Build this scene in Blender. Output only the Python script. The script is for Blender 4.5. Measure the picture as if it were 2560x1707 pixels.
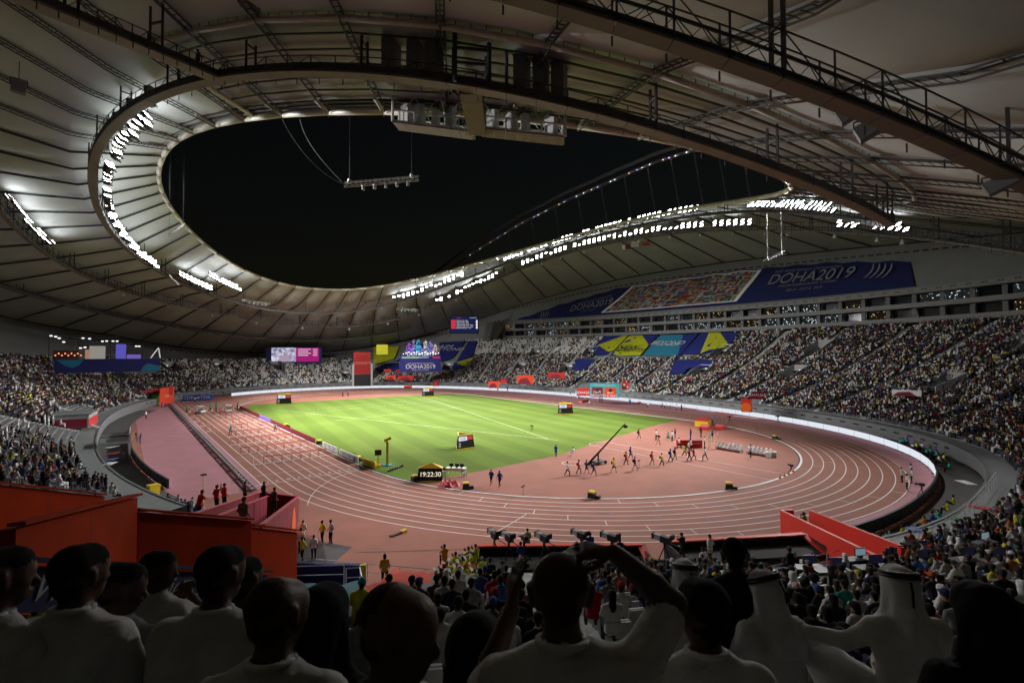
import bpy, math, random
import numpy as np
from mathutils import Vector, Matrix
R = math.radians
random.seed(7); rng = np.random.default_rng(7)
sc = bpy.context.scene
for o in list(bpy.data.objects): bpy.data.objects.remove(o)
COL = sc.collection

# ---------------------------------------------------------------- camera
CAM = np.array([-61.239, -102.333, 14.891])
YAW, PITCH, ROLL, FPX = 0.68781, 0.02560, -0.00182, 1187.1
_cy, _sy, _cp, _sp = math.cos(YAW), math.sin(YAW), math.cos(PITCH), math.sin(PITCH)
FW = np.array([_sy*_cp, _cy*_cp, _sp]); _r = np.array([_cy, -_sy, 0.]); _u = np.cross(_r, FW)
RT = math.cos(ROLL)*_r + math.sin(ROLL)*_u; UP = -math.sin(ROLL)*_r + math.cos(ROLL)*_u
cam_d = bpy.data.cameras.new('camera'); cam = bpy.data.objects.new('camera', cam_d); COL.objects.link(cam)
cam.matrix_world = Matrix(((RT[0], UP[0], -FW[0], CAM[0]), (RT[1], UP[1], -FW[1], CAM[1]), (RT[2], UP[2], -FW[2], CAM[2]), (0, 0, 0, 1)))
cam_d.sensor_width = 36; cam_d.lens = 36*FPX/2560; cam_d.clip_start = 0.05; cam_d.clip_end = 3000
cam_d.dof.use_dof = True; cam_d.dof.focus_distance = 60; cam_d.dof.aperture_fstop = 3.5
sc.camera = cam

# ---------------------------------------------------------------- night sky, no sun
w = bpy.data.worlds.new('World'); sc.world = w; w.use_nodes = True
nt = w.node_tree; nt.nodes.clear()
_o = nt.nodes.new('ShaderNodeOutputWorld'); _b = nt.nodes.new('ShaderNodeBackground'); _s = nt.nodes.new('ShaderNodeTexSky')
_s.sky_type = 'NISHITA'; _s.sun_disc = False; _s.sun_elevation = R(1); _s.sun_rotation = R(250)
_b.inputs[1].default_value = 0.004
nt.links.new(_s.outputs[0], _b.inputs[0]); nt.links.new(_b.outputs[0], _o.inputs[0])

sc.render.engine = 'CYCLES'
sc.cycles.use_denoising = True
try: sc.cycles.denoiser = 'OPENIMAGEDENOISE'
except Exception: pass
sc.cycles.max_bounces = 6; sc.cycles.diffuse_bounces = 3; sc.cycles.glossy_bounces = 2
sc.cycles.transmission_bounces = 2; sc.cycles.caustics_reflective = False; sc.cycles.caustics_refractive = False
sc.cycles.sample_clamp_indirect = 4.0; sc.cycles.use_light_tree = True
sc.view_settings.view_transform = 'Standard'; sc.view_settings.look = 'None'
sc.view_settings.exposure = 0.0; sc.view_settings.gamma = 1.0; sc.view_settings.use_curve_mapping = False
FLOOD = 1.8          # overall power of the stadium floodlights

# ---------------------------------------------------------------- pixel <-> place
def ray(px, py):
    d = (px-1280)/FPX*RT + (853.5-py)/FPX*UP + FW
    return d
def GP(px, py, z=0.0):
    d = ray(px, py); return CAM + d*((z-CAM[2])/d[2])
def DP(px, py, dist):
    d = ray(px, py); return CAM + d*(dist/math.hypot(d[0], d[1]))
def project(P):
    d = np.asarray(P, float)-CAM; zf = d@FW
    return np.stack([1280+FPX*(d@RT)/zf, 853.5-FPX*(d@UP)/zf, zf], -1)

# ---------------------------------------------------------------- materials
MATS = {}
def mat(name, col, rough=0.6, var=0.12, scale=3.0, bump=0.0, bscale=40.0, metal=0.0, spec=0.4, coat=0.0, trans=0.0, obj=False):
    if name in MATS: return MATS[name]
    m = bpy.data.materials.new(name); m.use_nodes = True; t = m.node_tree; p = t.nodes['Principled BSDF']
    p.inputs['Roughness'].default_value = rough; p.inputs['Metallic'].default_value = metal
    p.inputs['Specular IOR Level'].default_value = spec
    if coat: p.inputs['Coat Weight'].default_value = coat
    tc = t.nodes.new('ShaderNodeTexCoord'); src = tc.outputs['Object']
    n = t.nodes.new('ShaderNodeTexNoise'); n.inputs['Scale'].default_value = scale; n.inputs['Detail'].default_value = 5
    t.links.new(src, n.inputs['Vector'])
    r = t.nodes.new('ShaderNodeMapRange'); r.inputs[1].default_value = 0.3; r.inputs[2].default_value = 0.7
    r.inputs[3].default_value = 1-var; r.inputs[4].default_value = 1+var
    t.links.new(n.outputs[0], r.inputs[0])
    mx = t.nodes.new('ShaderNodeVectorMath'); mx.operation = 'SCALE'; mx.inputs[0].default_value = col[:3]
    t.links.new(r.outputs[0], mx.inputs[3]); t.links.new(mx.outputs[0], p.inputs['Base Color'])
    r2 = t.nodes.new('ShaderNodeMapRange'); r2.inputs[3].default_value = max(0, rough-0.1); r2.inputs[4].default_value = min(1, rough+0.1)
    t.links.new(n.outputs[0], r2.inputs[0]); t.links.new(r2.outputs[0], p.inputs['Roughness'])
    if bump:
        n2 = t.nodes.new('ShaderNodeTexNoise'); n2.inputs['Scale'].default_value = bscale; n2.inputs['Detail'].default_value = 4
        t.links.new(src, n2.inputs['Vector'])
        b = t.nodes.new('ShaderNodeBump'); b.inputs['Strength'].default_value = bump; b.inputs['Distance'].default_value = 0.02
        t.links.new(n2.outputs[0], b.inputs['Height']); t.links.new(b.outputs[0], p.inputs['Normal'])
    MATS[name] = m; return m
def emat(name, col, strength):
    if name in MATS: return MATS[name]
    m = bpy.data.materials.new(name); m.use_nodes = True; t = m.node_tree; t.nodes.clear()
    o = t.nodes.new('ShaderNodeOutputMaterial'); e = t.nodes.new('ShaderNodeEmission')
    e.inputs[0].default_value = (*col[:3], 1); e.inputs[1].default_value = strength
    t.links.new(e.outputs[0], o.inputs[0]); MATS[name] = m; return m

# ---------------------------------------------------------------- mesh builder
class MB:
    def __init__(s): s.v = []; s.f = []; s.m = []; s.n = 0
    def add(s, v, f, mi=0):
        v = np.asarray(v, float); s.v.append(v)
        for q in f: s.f.append(tuple(int(i)+s.n for i in q)); s.m.append(mi)
        s.n += len(v)
    def box(s, c, size, mi=0, M=None, taper=1.0):
        x, y, z = np.array(size)/2
        v = np.array([(-x,-y,-z),(x,-y,-z),(x,y,-z),(-x,y,-z),(-x*taper,-y*taper,z),(x*taper,-y*taper,z),(x*taper,y*taper,z),(-x*taper,y*taper,z)])
        if M is not None: v = v@np.array(M).T
        s.add(v+np.array(c, float), [(0,3,2,1),(4,5,6,7),(0,1,5,4),(1,2,6,5),(2,3,7,6),(3,0,4,7)], mi)
    def tube(s, path, r, n=6, mi=0, cap=True, up=None):
        P = [np.array(p, float) for p in path]; rr = r if hasattr(r, '__len__') else [r]*len(P); V = []
        ref = np.array(up if up is not None else (0, 0, 1.0))
        for i, p in enumerate(P):
            d = P[min(i+1, len(P)-1)]-P[max(i-1, 0)]; d = d/(np.linalg.norm(d)+1e-9)
            rf = ref if abs(d@ref) < 0.95 else np.array([1., 0, 0])
            a = np.cross(d, rf); a /= np.linalg.norm(a); b = np.cross(a, d)
            for k in range(n):
                t = 2*math.pi*(k+.5)/n; V.append(p+rr[i]*(math.cos(t)*a+math.sin(t)*b))
        F = []
        for i in range(len(P)-1):
            for k in range(n):
                F.append((i*n+k, i*n+(k+1)%n, (i+1)*n+(k+1)%n, (i+1)*n+k))
        if cap: F.append(tuple(range(n-1, -1, -1))); F.append(tuple(range((len(P)-1)*n, len(P)*n)))
        s.add(V, F, mi)
    def bar(s, a, b, wdt, mi=0): s.tube([a, b], wdt*0.62, 4, mi)
    def quad(s, a, b, c, d, mi=0): s.add([a, b, c, d], [(0, 1, 2, 3)], mi)
    def slab(s, a, b, c, d, th, mi=0):
        a, b, c, d = [np.array(p, float) for p in (a, b, c, d)]
        n = np.cross(b-a, d-a); n = n/(np.linalg.norm(n)+1e-9)*th
        s.add([a, b, c, d, a-n, b-n, c-n, d-n], [(0,1,2,3),(7,6,5,4),(0,4,5,1),(1,5,6,2),(2,6,7,3),(3,7,4,0)], mi)
    def poly(s, pts, z0, z1, mi=0):
        n = len(pts); v = [(p[0], p[1], z0) for p in pts]+[(p[0], p[1], z1) for p in pts]
        s.add(v, [tuple(range(n-1, -1, -1)), tuple(range(n, 2*n))]+[(i, (i+1) % n, n+(i+1) % n, n+i) for i in range(n)], mi)
    def ell(s, c, r, mi=0, nu=10, nv=6):
        V = [(0, 0, r[2])]; F = []
        for j in range(1, nv):
            p = math.pi*j/nv
            for i in range(nu): t = 2*math.pi*i/nu; V.append((r[0]*math.sin(p)*math.cos(t), r[1]*math.sin(p)*math.sin(t), r[2]*math.cos(p)))
        V.append((0, 0, -r[2])); L = len(V)-1
        for i in range(nu):
            F.append((0, 1+i, 1+(i+1) % nu)); F.append((L, L-nu+(i+1) % nu, L-nu+i))
            for j in range(nv-2): a = 1+j*nu; F.append((a+i, a+nu+i, a+nu+(i+1) % nu, a+(i+1) % nu))
        s.add(np.array(V)+np.array(c, float), F, mi)
    def mesh(s, name, mats, smooth=False):
        me = bpy.data.meshes.new(name)
        v = np.concatenate(s.v) if s.v else np.zeros((0, 3))
        me.from_pydata(v.tolist(), [], s.f)
        for m in (mats if isinstance(mats, (list, tuple)) else [mats]): me.materials.append(m)
        if len(me.materials) > 1: me.polygons.foreach_set('material_index', s.m)
        if smooth: me.polygons.foreach_set('use_smooth', [True]*len(me.polygons))
        me.update(); return me
    def build(s, name, mats, parent=None, smooth=False, **kw):
        return obj(name, s.mesh(name, mats, smooth), parent, **kw)
def tag(o, label=None, cat=None, group=None, kind=None):
    if label: o['label'] = label
    if cat: o['category'] = cat
    if group: o['group'] = group
    if kind: o['kind'] = kind
    return o
def obj(name, data, parent=None, loc=None, rz=0.0, **kw):
    o = bpy.data.objects.new(name, data); COL.objects.link(o)
    if parent is not None: o.parent = parent
    if loc is not None: o.location = tuple(float(x) for x in loc)
    if rz: o.rotation_euler = (0, 0, rz)
    if kw: tag(o, **kw)
    return o
def empty(name, loc=(0, 0, 0), rz=0.0, **kw):
    o = obj(name, None, None, loc, rz, **kw); o.empty_display_size = 0.3; return o
def rotz(a): c, s_ = math.cos(a), math.sin(a); return np.array([[c, -s_, 0], [s_, c, 0], [0, 0, 1.]])
_txt = {}
def text(body, size, mt, parent, loc, rot, name='lettering', extrude=0.0, align='CENTER', shear=0.0, sx=1.0):
    c = bpy.data.curves.new(name, 'FONT'); c.body = body; c.size = size; c.align_x = align; c.align_y = 'CENTER'
    c.extrude = extrude; c.shear = shear; c.materials.append(mt)
    o = bpy.data.objects.new(name, c); COL.objects.link(o); o.parent = parent; o.location = loc
    o.rotation_euler = rot; o.scale = (sx, 1, 1); return o
def text_m(body, size, mt, parent, M, name='lettering', shear=0.0):
    o = text(body, size, mt, parent, (0, 0, 0), (0, 0, 0), name, 0.0, 'CENTER', shear); o.matrix_local = M; return o
def frame_m(o, xdir, ydir):
    x = Vector(xdir).normalized(); y = Vector(ydir).normalized(); z = x.cross(y).normalized(); y = z.cross(x)
    return Matrix(((x[0], y[0], z[0], o[0]), (x[1], y[1], z[1], o[1]), (x[2], y[2], z[2], o[2]), (0, 0, 0, 1)))

# ---------------------------------------------------------------- ovals
class Ov:
    def __init__(s, aR, aL, bF, bN, n): s.aR, s.aL, s.bF, s.bN, s.n = aR, aL, bF, bN, n
    def off(s, d): return Ov(s.aR+d, s.aL+d, s.bF+d, s.bN+d, s.n)
    def pt(s, th):
        th = np.asarray(th, float); c, sn = np.cos(th), np.sin(th); e = 2/s.n
        return np.stack([np.where(c > 0, s.aR, s.aL)*np.sign(c)*np.abs(c)**e, np.where(sn > 0, s.bF, s.bN)*np.sign(sn)*np.abs(sn)**e], -1)
    def p3(s, th, z): p = s.pt(th); return np.array([p[0], p[1], z])
    def th(s, P):
        P = np.asarray(P, float); x, y = P[..., 0], P[..., 1]
        X = np.sign(x)*np.abs(x/np.where(x > 0, s.aR, s.aL))**(s.n/2); Y = np.sign(y)*np.abs(y/np.where(y > 0, s.bF, s.bN))**(s.n/2)
        return np.arctan2(Y, X)
    def arc(s, t0, t1, step):
        """angles at even spacing along the oval"""
        t = np.linspace(t0, t1, 4000); p = s.pt(t); L = np.concatenate([[0], np.cumsum(np.hypot(*np.diff(p, axis=0).T))])
        n = max(2, int(round(L[-1]/step))+1); return np.interp(np.linspace(0, L[-1], n), L, t)
def ordn(n): return str(n)+('th' if 10 <= n % 100 <= 20 else {1: 'st', 2: 'nd', 3: 'rd'}.get(n % 10, 'th'))
def relabel(objs, fmt):
    """name each of a row by its place counted from the left of the picture"""
    xs = [(float(project(np.array(o.location))[0]), -o.location[2], o) for o in objs]
    for i, (_, _, o) in enumerate(sorted(xs, key=lambda q: q[:2])): o['label'] = fmt % ordn(i+1)
FR = Ov(60, 60, 100, 91.5, 2.4)
def four(c, t):
    r = c[0]
    for k in range(1, (len(c)-1)//2+1): r = r+c[2*k-1]*np.cos(k*t)+c[2*k]*np.sin(k*t)
    return r
# ================================================================ people: smooth-blended bodies, one continuous surface each
def _cone(P, a, b, ra, rb):
    a = np.array(a, float); b = np.array(b, float); ab = b-a; L2 = ab@ab+1e-9
    t = np.clip(((P-a)@ab)/L2, 0, 1); return np.sqrt((((P-a)-t[..., None]*ab)**2).sum(-1))-(ra+(rb-ra)*t)
def _ellp(P, c, r):
    r = np.array(r, float); q = (P-np.array(c, float)); k0 = np.sqrt(((q/r)**2).sum(-1)); k1 = np.sqrt(((q/(r*r))**2).sum(-1))
    return k0*(k0-1)/np.maximum(k1, 1e-6)
def sdf_mesh(prims, h, collar=None):
    """prims: (kind, args, region, blend). returns verts, quads, region per face"""
    lo = np.full(3, 1e9); hi = -lo; bb = []
    for kd, a, rg, k in prims:
        if kd == 'c': p0, p1 = np.minimum(a[0], a[1])-max(a[2], a[3]), np.maximum(a[0], a[1])+max(a[2], a[3])
        else: p0, p1 = np.array(a[0])-np.array(a[1]), np.array(a[0])+np.array(a[1])
        bb.append((np.array(p0), np.array(p1))); lo = np.minimum(lo, p0); hi = np.maximum(hi, p1)
    lo = lo-3*h; hi = hi+3*h; N = np.ceil((hi-lo)/h).astype(int)+1
    D = np.full(N, 9.0, np.float32); Rg = np.zeros(N, np.int16); Best = np.full(N, 9.0, np.float32)
    ax = [lo[i]+h*np.arange(N[i]) for i in range(3)]
    for (kd, a, rg, k), (p0, p1) in zip(prims, bb):
        mg = max(0.06, 2.5*h, 2*k)
        i0 = np.clip(np.floor((p0-mg-lo)/h).astype(int), 0, N-1); i1 = np.clip(np.ceil((p1+mg-lo)/h).astype(int)+1, 1, N)
        sl = tuple(slice(i0[i], i1[i]) for i in range(3))
        G = np.stack(np.meshgrid(*[ax[i][sl[i]] for i in range(3)], indexing='ij'), -1)
        d = (_cone(G, *a) if kd == 'c' else _ellp(G, *a)).astype(np.float32)
        D0 = D[sl]
        if k > 0:
            hh = np.clip(0.5+0.5*(D0-d)/k, 0, 1); nd = D0*(1-hh)+d*hh-k*hh*(1-hh); nd = np.where(D0 > 5, d, nd)
        else: nd = np.minimum(D0, d)
        D[sl] = nd; B0 = Best[sl]; w_ = d < B0+(0.004 if k == 0 else 0); Rg[sl] = np.where(w_, rg, Rg[sl]); Best[sl] = np.minimum(B0, d)
    S = D < 0
    c8 = [S[i:N[0]-1+i, j:N[1]-1+j, k:N[2]-1+k] for i in (0, 1) for j in (0, 1) for k in (0, 1)]
    cnt = sum(c.astype(np.int8) for c in c8); act = (cnt > 0) & (cnt < 8)
    idx = -np.ones(act.shape, np.int64); ii = np.argwhere(act); idx[act] = np.arange(len(ii))
    acc = np.zeros((len(ii), 3)); num = np.zeros(len(ii))
    off = np.array([(i, j, k) for i in (0, 1) for j in (0, 1) for k in (0, 1)])
    for e0 in range(8):
        for a_ in range(3):
            if off[e0][a_]: continue
            o1 = off[e0].copy(); o1[a_] = 1
            g0 = ii+off[e0]; g1 = ii+o1; d0 = D[tuple(g0.T)]; d1 = D[tuple(g1.T)]
            m_ = (d0 < 0) != (d1 < 0); t = np.where(m_, d0/(d0-d1+1e-12), 0)
            p = off[e0]+0.0*acc; p[:, a_] = t; acc += np.where(m_[:, None], p, 0); num += m_
    V = lo+h*(ii+acc/num[:, None])
    faces = []
    for a_ in range(3):
        b_, c_ = (a_+1) % 3, (a_+2) % 3
        sl0 = [slice(1, N[i]-1) for i in range(3)]; sl1 = list(sl0); sl0[a_] = slice(0, N[a_]-1); sl1[a_] = slice(1, N[a_])
        s0 = S[tuple(sl0)]; s1 = S[tuple(sl1)]; ch = np.argwhere(s0 != s1)
        if not len(ch): continue
        base = ch.copy(); base[:, b_] += 1; base[:, c_] += 1; fl = s0[tuple(ch.T)]
        q = []
        for db, dc in ((0, 0), (1, 0), (1, 1), (0, 1)):
            g = base.copy(); g[:, b_] -= db; g[:, c_] -= dc; q.append(idx[tuple(g.T)])
        q = np.stack(q, -1); q[~fl] = q[~fl][:, ::-1]; faces.append(q)
    Fq = np.concatenate(faces); Fq = Fq[(Fq >= 0).all(1)][:, ::-1]
    vr = Rg[tuple(np.clip(np.round((V-lo)/h).astype(int), 0, N-1).T)]
    if collar is not None:
        nec, hup = collar; q_ = V-nec; ax_ = q_@hup; rr_ = np.linalg.norm(q_-ax_[:, None]*hup, axis=1); vr = np.where((ax_ < .03) & (ax_ > -.2) & (rr_ < .15) & (vr < 2), 2, vr)
    fr = vr[Fq[:, 0]].astype(int)
    return V, Fq, fr
# regions: 0 skin 1 hair 2 top 3 legs 4 shoes 5 extra
SK, HA, TO, LE, SH, EX = range(6)
def body_prims(J, sex=0, sleeve=0.5, short=False, fine=False, hair='short', bulk=1.0, robe=False, face=True, bag=False, hood=False):
    """J: joints in metres, person facing +Y. keys pel,che,nec,hed,(sh,el,ha,hi,kn,an)x(l,r), optional look (unit vector)"""
    A = {k: np.array(v, float) for k, v in J.items()}; pr = []
    def c(a, b, ra, rb, rg, k=0.03): pr.append(('c', (np.array(a, float), np.array(b, float), ra, rb), rg, k))
    def e(p, r, rg, k=0.03): pr.append(('e', (np.array(p, float), np.array(r, float)), rg, k))
    B = bulk; pel, che, nec, hed = A['pel'], A['che'], A['nec'], A['hed']
    lw = LE if not robe else TO
    mid = pel*0.5+che*0.5
    side = A['shr']-A['shl']; side = side/np.linalg.norm(side)
    for sgn in (-1, 1):
        c(pel+side*sgn*0.075*B, mid+side*sgn*0.065*B, 0.115*B, 0.105*B, TO, 0.05)
        c(mid+side*sgn*0.065*B, che+side*sgn*0.085*B, 0.105*B, 0.115*B, TO, 0.05)
        c(che+side*sgn*0.08*B, nec*0.75+che*0.25+side*sgn*0.06, 0.11*B, 0.06, TO, 0.05)
    for s in 'lr':
        sh, el, ha = A['sh'+s], A['el'+s], A['ha'+s]
        c(nec*0.85+che*0.15, sh, 0.058, 0.062*B, TO, 0.05)
        m = sh+(el-sh)*min(1.0, sleeve*2)
        if sleeve > 0: c(sh, m, 0.064*B, 0.06*B if sleeve < .5 else 0.052, TO, 0.04)
        if sleeve < 0.5: c(m, el, 0.05, 0.042, SK, 0.02)
        if sleeve > 0.5:
            m2 = el+(ha-el)*(sleeve*2-1); c(el, m2, 0.05, 0.042, TO, 0.02)
            if sleeve < 1: c(m2, ha, 0.036, 0.027, SK, 0.012)
        else: c(el, el+(ha-el)*0.35, 0.042, 0.042, SK, 0.015); c(el+(ha-el)*0.35, ha, 0.042, 0.027, SK, 0.015)
        d = ha-el; d = d/(np.linalg.norm(d)+1e-9); hd = A.get('hd'+s, d); hd = hd/np.linalg.norm(hd)
        if fine:
            nrm = A.get('hn'+s, np.cross(hd, side)); nrm = nrm-hd*(nrm@hd); nrm = nrm/(np.linalg.norm(nrm)+1e-9); lat = np.cross(hd, nrm)
            tl = A.get('ht'+s, lat); tl = lat if lat@tl >= 0 else -lat
            curl = float(J.get('curl'+s, 0.35)) if not isinstance(J.get('curl'+s, 0.35), np.ndarray) else 0.35
            for f in (-.028, -.009, .01, .028): c(ha+hd*.015, ha+hd*0.09+lat*f, 0.016, 0.0145, SK, 0.008)
            for f, L in ((.031, .072), (.0105, .085), (-.0105, .08), (-.031, .062)):
                b0 = ha+hd*0.09+tl*f; dr = hd; p = b0
                for j_, (fr_, rr_) in enumerate(((.45, .0092), (.3, .0084), (.25, .0076))):
                    ang = curl*(0.6+0.5*j_); dr = dr*math.cos(ang)+nrm*math.sin(ang); dr = dr/np.linalg.norm(dr)
                    q_ = p+dr*L*fr_; c(p, q_, rr_, rr_*0.93, SK, 0.004); p = q_
            b0 = ha+hd*0.03+tl*0.03; q_ = b0+(hd*.6+tl*.75+nrm*.2)*.045; c(b0, q_, .0125, .0105, SK, .006); c(q_, q_+(hd*.9+tl*.35+nrm*.25)*.034, .0105, .0085, SK, .004)
        else: c(ha, ha+hd*0.1, 0.03, 0.022, SK, 0.015)
        hi, kn, an = A['hi'+s], A['kn'+s], A['an'+s]
        if robe: c(hi, kn, 0.115*B, 0.1, TO, 0.06); c(kn, an*0.85+kn*0.15, 0.1, 0.09, TO, 0.06)
        else:
            c(pel+(hi-pel)*0.6, hi, 0.1*B, 0.095*B, LE, 0.03)
            if short: c(hi, hi+(kn-hi)*0.85, 0.095*B, 0.075, LE, 0.02); c(kn+(hi-kn)*.2, kn, 0.058, 0.052, SK, 0.015); c(kn, kn+(an-kn)*.35, .052, .056, SK, .02); c(kn+(an-kn)*.35, an, 0.056, 0.036, SK, 0.02)
            else: c(hi, kn, 0.092*B, 0.066, LE, 0.025); c(kn, an, 0.064, 0.052, LE, 0.02)
        ft = A.get('ft'+s, an+np.array([0, .15, -.055])); c(an+np.array([0, -.03, -.045]), ft, 0.042, 0.036, SH, 0.012)
    # neck and head, turned to look
    lk = A.get('look', np.array([0, 1., 0])); lk = lk/np.linalg.norm(lk); hup = hed-nec; hup = hup/np.linalg.norm(hup)
    hup = hup-lk*(hup@lk); hup = hup/np.linalg.norm(hup); hs = np.cross(lk, hup)
    c(nec-hup*0.02, hed-hup*0.03-lk*.01, 0.058, 0.054, SK, 0.025)
    c(hed+hup*.045-lk*.022, hed+hup*.04+lk*.025, 0.088, 0.078, SK, 0.02)          # skull
    c(hed+hup*.0+lk*.02, hed-hup*.062+lk*.052, 0.07, 0.042, SK, 0.025)             # jaw
    if fine or face:
        c(hed+hup*.012+lk*.098, hed-hup*.024+lk*.112, 0.008, 0.015, SK, 0.012)     # nose
        for sgn in (-1, 1):
            c(hed+hs*sgn*.032+hup*.034+lk*.084, hed+hs*sgn*.012+hup*.038+lk*.096, .011, .01, SK, .012)   # brow
            if hair != 'veil': c(hed+hs*sgn*.088-lk*.014+hup*.032, hed+hs*sgn*.083-lk*.004-hup*.02, .019, .012, SK, .006)  # ears
            e(hed+hs*sgn*.034+lk*.05-hup*.01, (.03, .03, .03), SK, .02)
        c(hed+hs*.018-hup*.052+lk*.094, hed-hs*.018-hup*.052+lk*.094, .0085, .0085, SK, .008)          # lips
    if hood: pass
    elif hair == 'short': c(hed+hup*.058-lk*.03, hed+hup*.062+lk*.02, .088, .079, HA, 0.006); c(hed+hup*.03-lk*.035, hed-hup*.01-lk*.04, .078, .062, HA, .006)
    elif hair == 'long':
        c(hed+hup*.055-lk*.03, hed+hup*.06+lk*.022, .095, .085, HA, 0.01); c(hed+hup*.02-lk*.05, nec-lk*.07-hup*.08, .092, .06, HA, .02)
    elif hair == 'afro': e(hed+hup*.06-lk*.015, (.135, .135, .125), HA, .01)
    elif hair == 'cap':
        c(hed+hup*.062-lk*.025, hed+hup*.064+lk*.02, .09, .083, EX, 0.005); c(hed+hup*.06+lk*.09, hed+hup*.052+lk*.155, .04, .03, EX, .004); c(hed+hup*.02-lk*.04, hed-lk*.04, .078, .06, HA, .005)
    elif hair == 'veil':
        c(hed+hup*.05-lk*.025, hed+hup*.055+lk*.015, .1, .092, EX, 0.01); c(hed+hup*.01-lk*.035, nec-lk*.045-hup*.0, .1, .082, EX, .02); c(nec-lk*.045-hup*.0, nec-lk*.07-hup*.16, .085, .105, EX, .03)
        for sgn in (-1, 1): c(hed+hs*sgn*.062+hup*.02, nec+hs*sgn*.08-hup*.02+lk*.01, .042, .045, EX, .02); c(nec+hs*sgn*.08-hup*.02+lk*.01, nec+hs*sgn*.13-hup*.1+lk*.05, .045, .05, EX, .02)
    elif hair == 'bald': c(hed+hup*.05-lk*.036, hed-hup*.005-lk*.038, .083, .064, HA, .006)
    if bag: e(che*.75+pel*.25-np.array([0, .19, 0]), (.15, .1, .21), EX, .01)
    return pr
def J_stand(stride=0.0, arm=0.0, lean=0.0, up=None, h=1.0):
    s = stride; z = .93-.05*abs(s)
    J = dict(pel=(0, 0, z), che=(0, lean*.4, z+.38), nec=(0, lean*.55+.005, z+.575), hed=(0, lean*.65+.03, z+.71),
        shl=(-.185, lean*.5, z+.485), shr=(.185, lean*.5, z+.485), ell=(-.25, -.06-arm*.6+lean*.4, z+.24), elr=(.25, -.06+arm*.6+lean*.4, z+.24),
        hal=(-.25, .1-arm*.7+lean*.4, z+.02), har=(.25, .1+arm*.7+lean*.4, z+.02), hil=(-.1, 0, z-.06), hir=(.1, 0, z-.06),
        knl=(-.11, .04+s*.28, .5), knr=(.11, .04-s*.2, .5), anl=(-.11, s*.34, .09), anr=(.11, -s*.42, .1+.05*abs(s)))
    if up == 'hold': J.update(ell=(-.24, .1, z+.26), hal=(-.1, .3, z+.36), elr=(.24, .1, z+.26), har=(.1, .3, z+.36))
    if up == 'photo': J.update(ell=(-.22, .2, z+.42), hal=(-.07, .26, z+.62), elr=(.24, .16, z+.4), har=(.07, .22, z+.62))
    if up == 'wave': J.update(elr=(.36, .05, z+.62), har=(.3, .1, z+.9))
    if up == 'reach': J.update(ell=(-.2, .22, z+.35), hal=(-.15, .45, z+.3), elr=(.2, .22, z+.35), har=(.15, .45, z+.3))
    return {k: np.array(v)*h for k, v in J.items()}
def J_sit(lean=0.0, arms=0, zs=.45):
    z = zs+.09
    J = dict(pel=(0, 0, z), che=(0, .02+lean*.6, z+.36), nec=(0, .02+lean, z+.56), hed=(0, .045+lean*1.2, z+.695),
        shl=(-.185, .01+lean*.9, z+.465), shr=(.185, .01+lean*.9, z+.465), ell=(-.24, .08+lean, z+.22), elr=(.24, .08+lean, z+.22),
        hal=(-.13, .32+lean*.5, z+.1), har=(.13, .32+lean*.5, z+.1), hil=(-.1, .06, z-.02), hir=(.1, .06, z-.02),
        knl=(-.14, .46, z+.02), knr=(.14, .46, z+.02), anl=(-.13, .5, .09), anr=(.13, .5, .09))
    if arms == 1: J.update(ell=(-.24, .2+lean, z+.3), hal=(-.06, .3+lean, z+.42), elr=(.24, .2+lean, z+.3), har=(.06, .3+lean, z+.42))
    if arms == 2: J.update(elr=(.34, .1, z+.62), har=(.28, .12, z+.92))
    return {k: np.array(v) for k, v in J.items()}
def J_kneel():
    J = J_sit(.12, 1, .2); J.update(knl=(-.16, .38, .34), knr=(.16, .3, .1), anl=(-.15, .3, .09), anr=(.13, -.12, .09)); return {k: np.array(v, float) for k, v in J.items()}
PMESH = {}
def pmesh(key, J, h=0.035, **kw):
    if key in PMESH: return PMESH[key]
    V, Fq, fr = sdf_mesh(body_prims(J, **kw), h, (np.array(J['nec']), np.array([0, .25, .97])))
    me = bpy.data.meshes.new('person'); me.from_pydata(V.tolist(), [], Fq.tolist())
    for i in range(6): me.materials.append(None)
    me.polygons.foreach_set('material_index', fr); me.polygons.foreach_set('use_smooth', [True]*len(me.polygons)); me.update()
    PMESH[key] = me; return me
def cloth(c): return mat('cloth_%.3f_%.3f_%.3f' % tuple(c[:3]), c, 0.85, 0.15, 6.0, 0.35, 14.0, spec=0.15)
def skin(c): return mat('skin_%.3f' % c[0], c, 0.5, 0.1, 20.0, 0.1, 80.0, spec=0.35)
SKINS = [(.10, .045, .025), (.055, .026, .016), (.32, .17, .11), (.2, .1, .06), (.4, .24, .17)]
def wear(o, sk, hair, top, legs, shoes=(.03, .03, .03), extra=(.05, .05, .05)):
    ms = [skin(sk), cloth(hair), cloth(top), cloth(legs), cloth(shoes), cloth(extra)]
    for sl, m in zip(o.material_slots, ms): sl.link = 'OBJECT'; sl.material = m
def person(mesh, loc, rz, label, top, legs, sk=SKINS[0], hair=(.012, .01, .009), shoes=(.03, .03, .03), extra=(.05, .05, .05), group=None, scale=1.0):
    o = obj('person', mesh, None, loc, rz, label=label, cat='person', group=group); o.scale = (scale,)*3
    wear(o, sk, hair, top, legs, shoes, extra); return o
WHITE = (.75, .75, .74); BLACK = (.015, .015, .017); NAVY = (.02, .03, .16); BLUE = (.03, .1, .5); RED = (.5, .02, .025); YEL = (.75, .62, .03); TEAL = (.03, .42, .35); GREY = (.25, .25, .26); GREEN = (.03, .22, .06); ORANGE = (.75, .2, .02)
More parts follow.
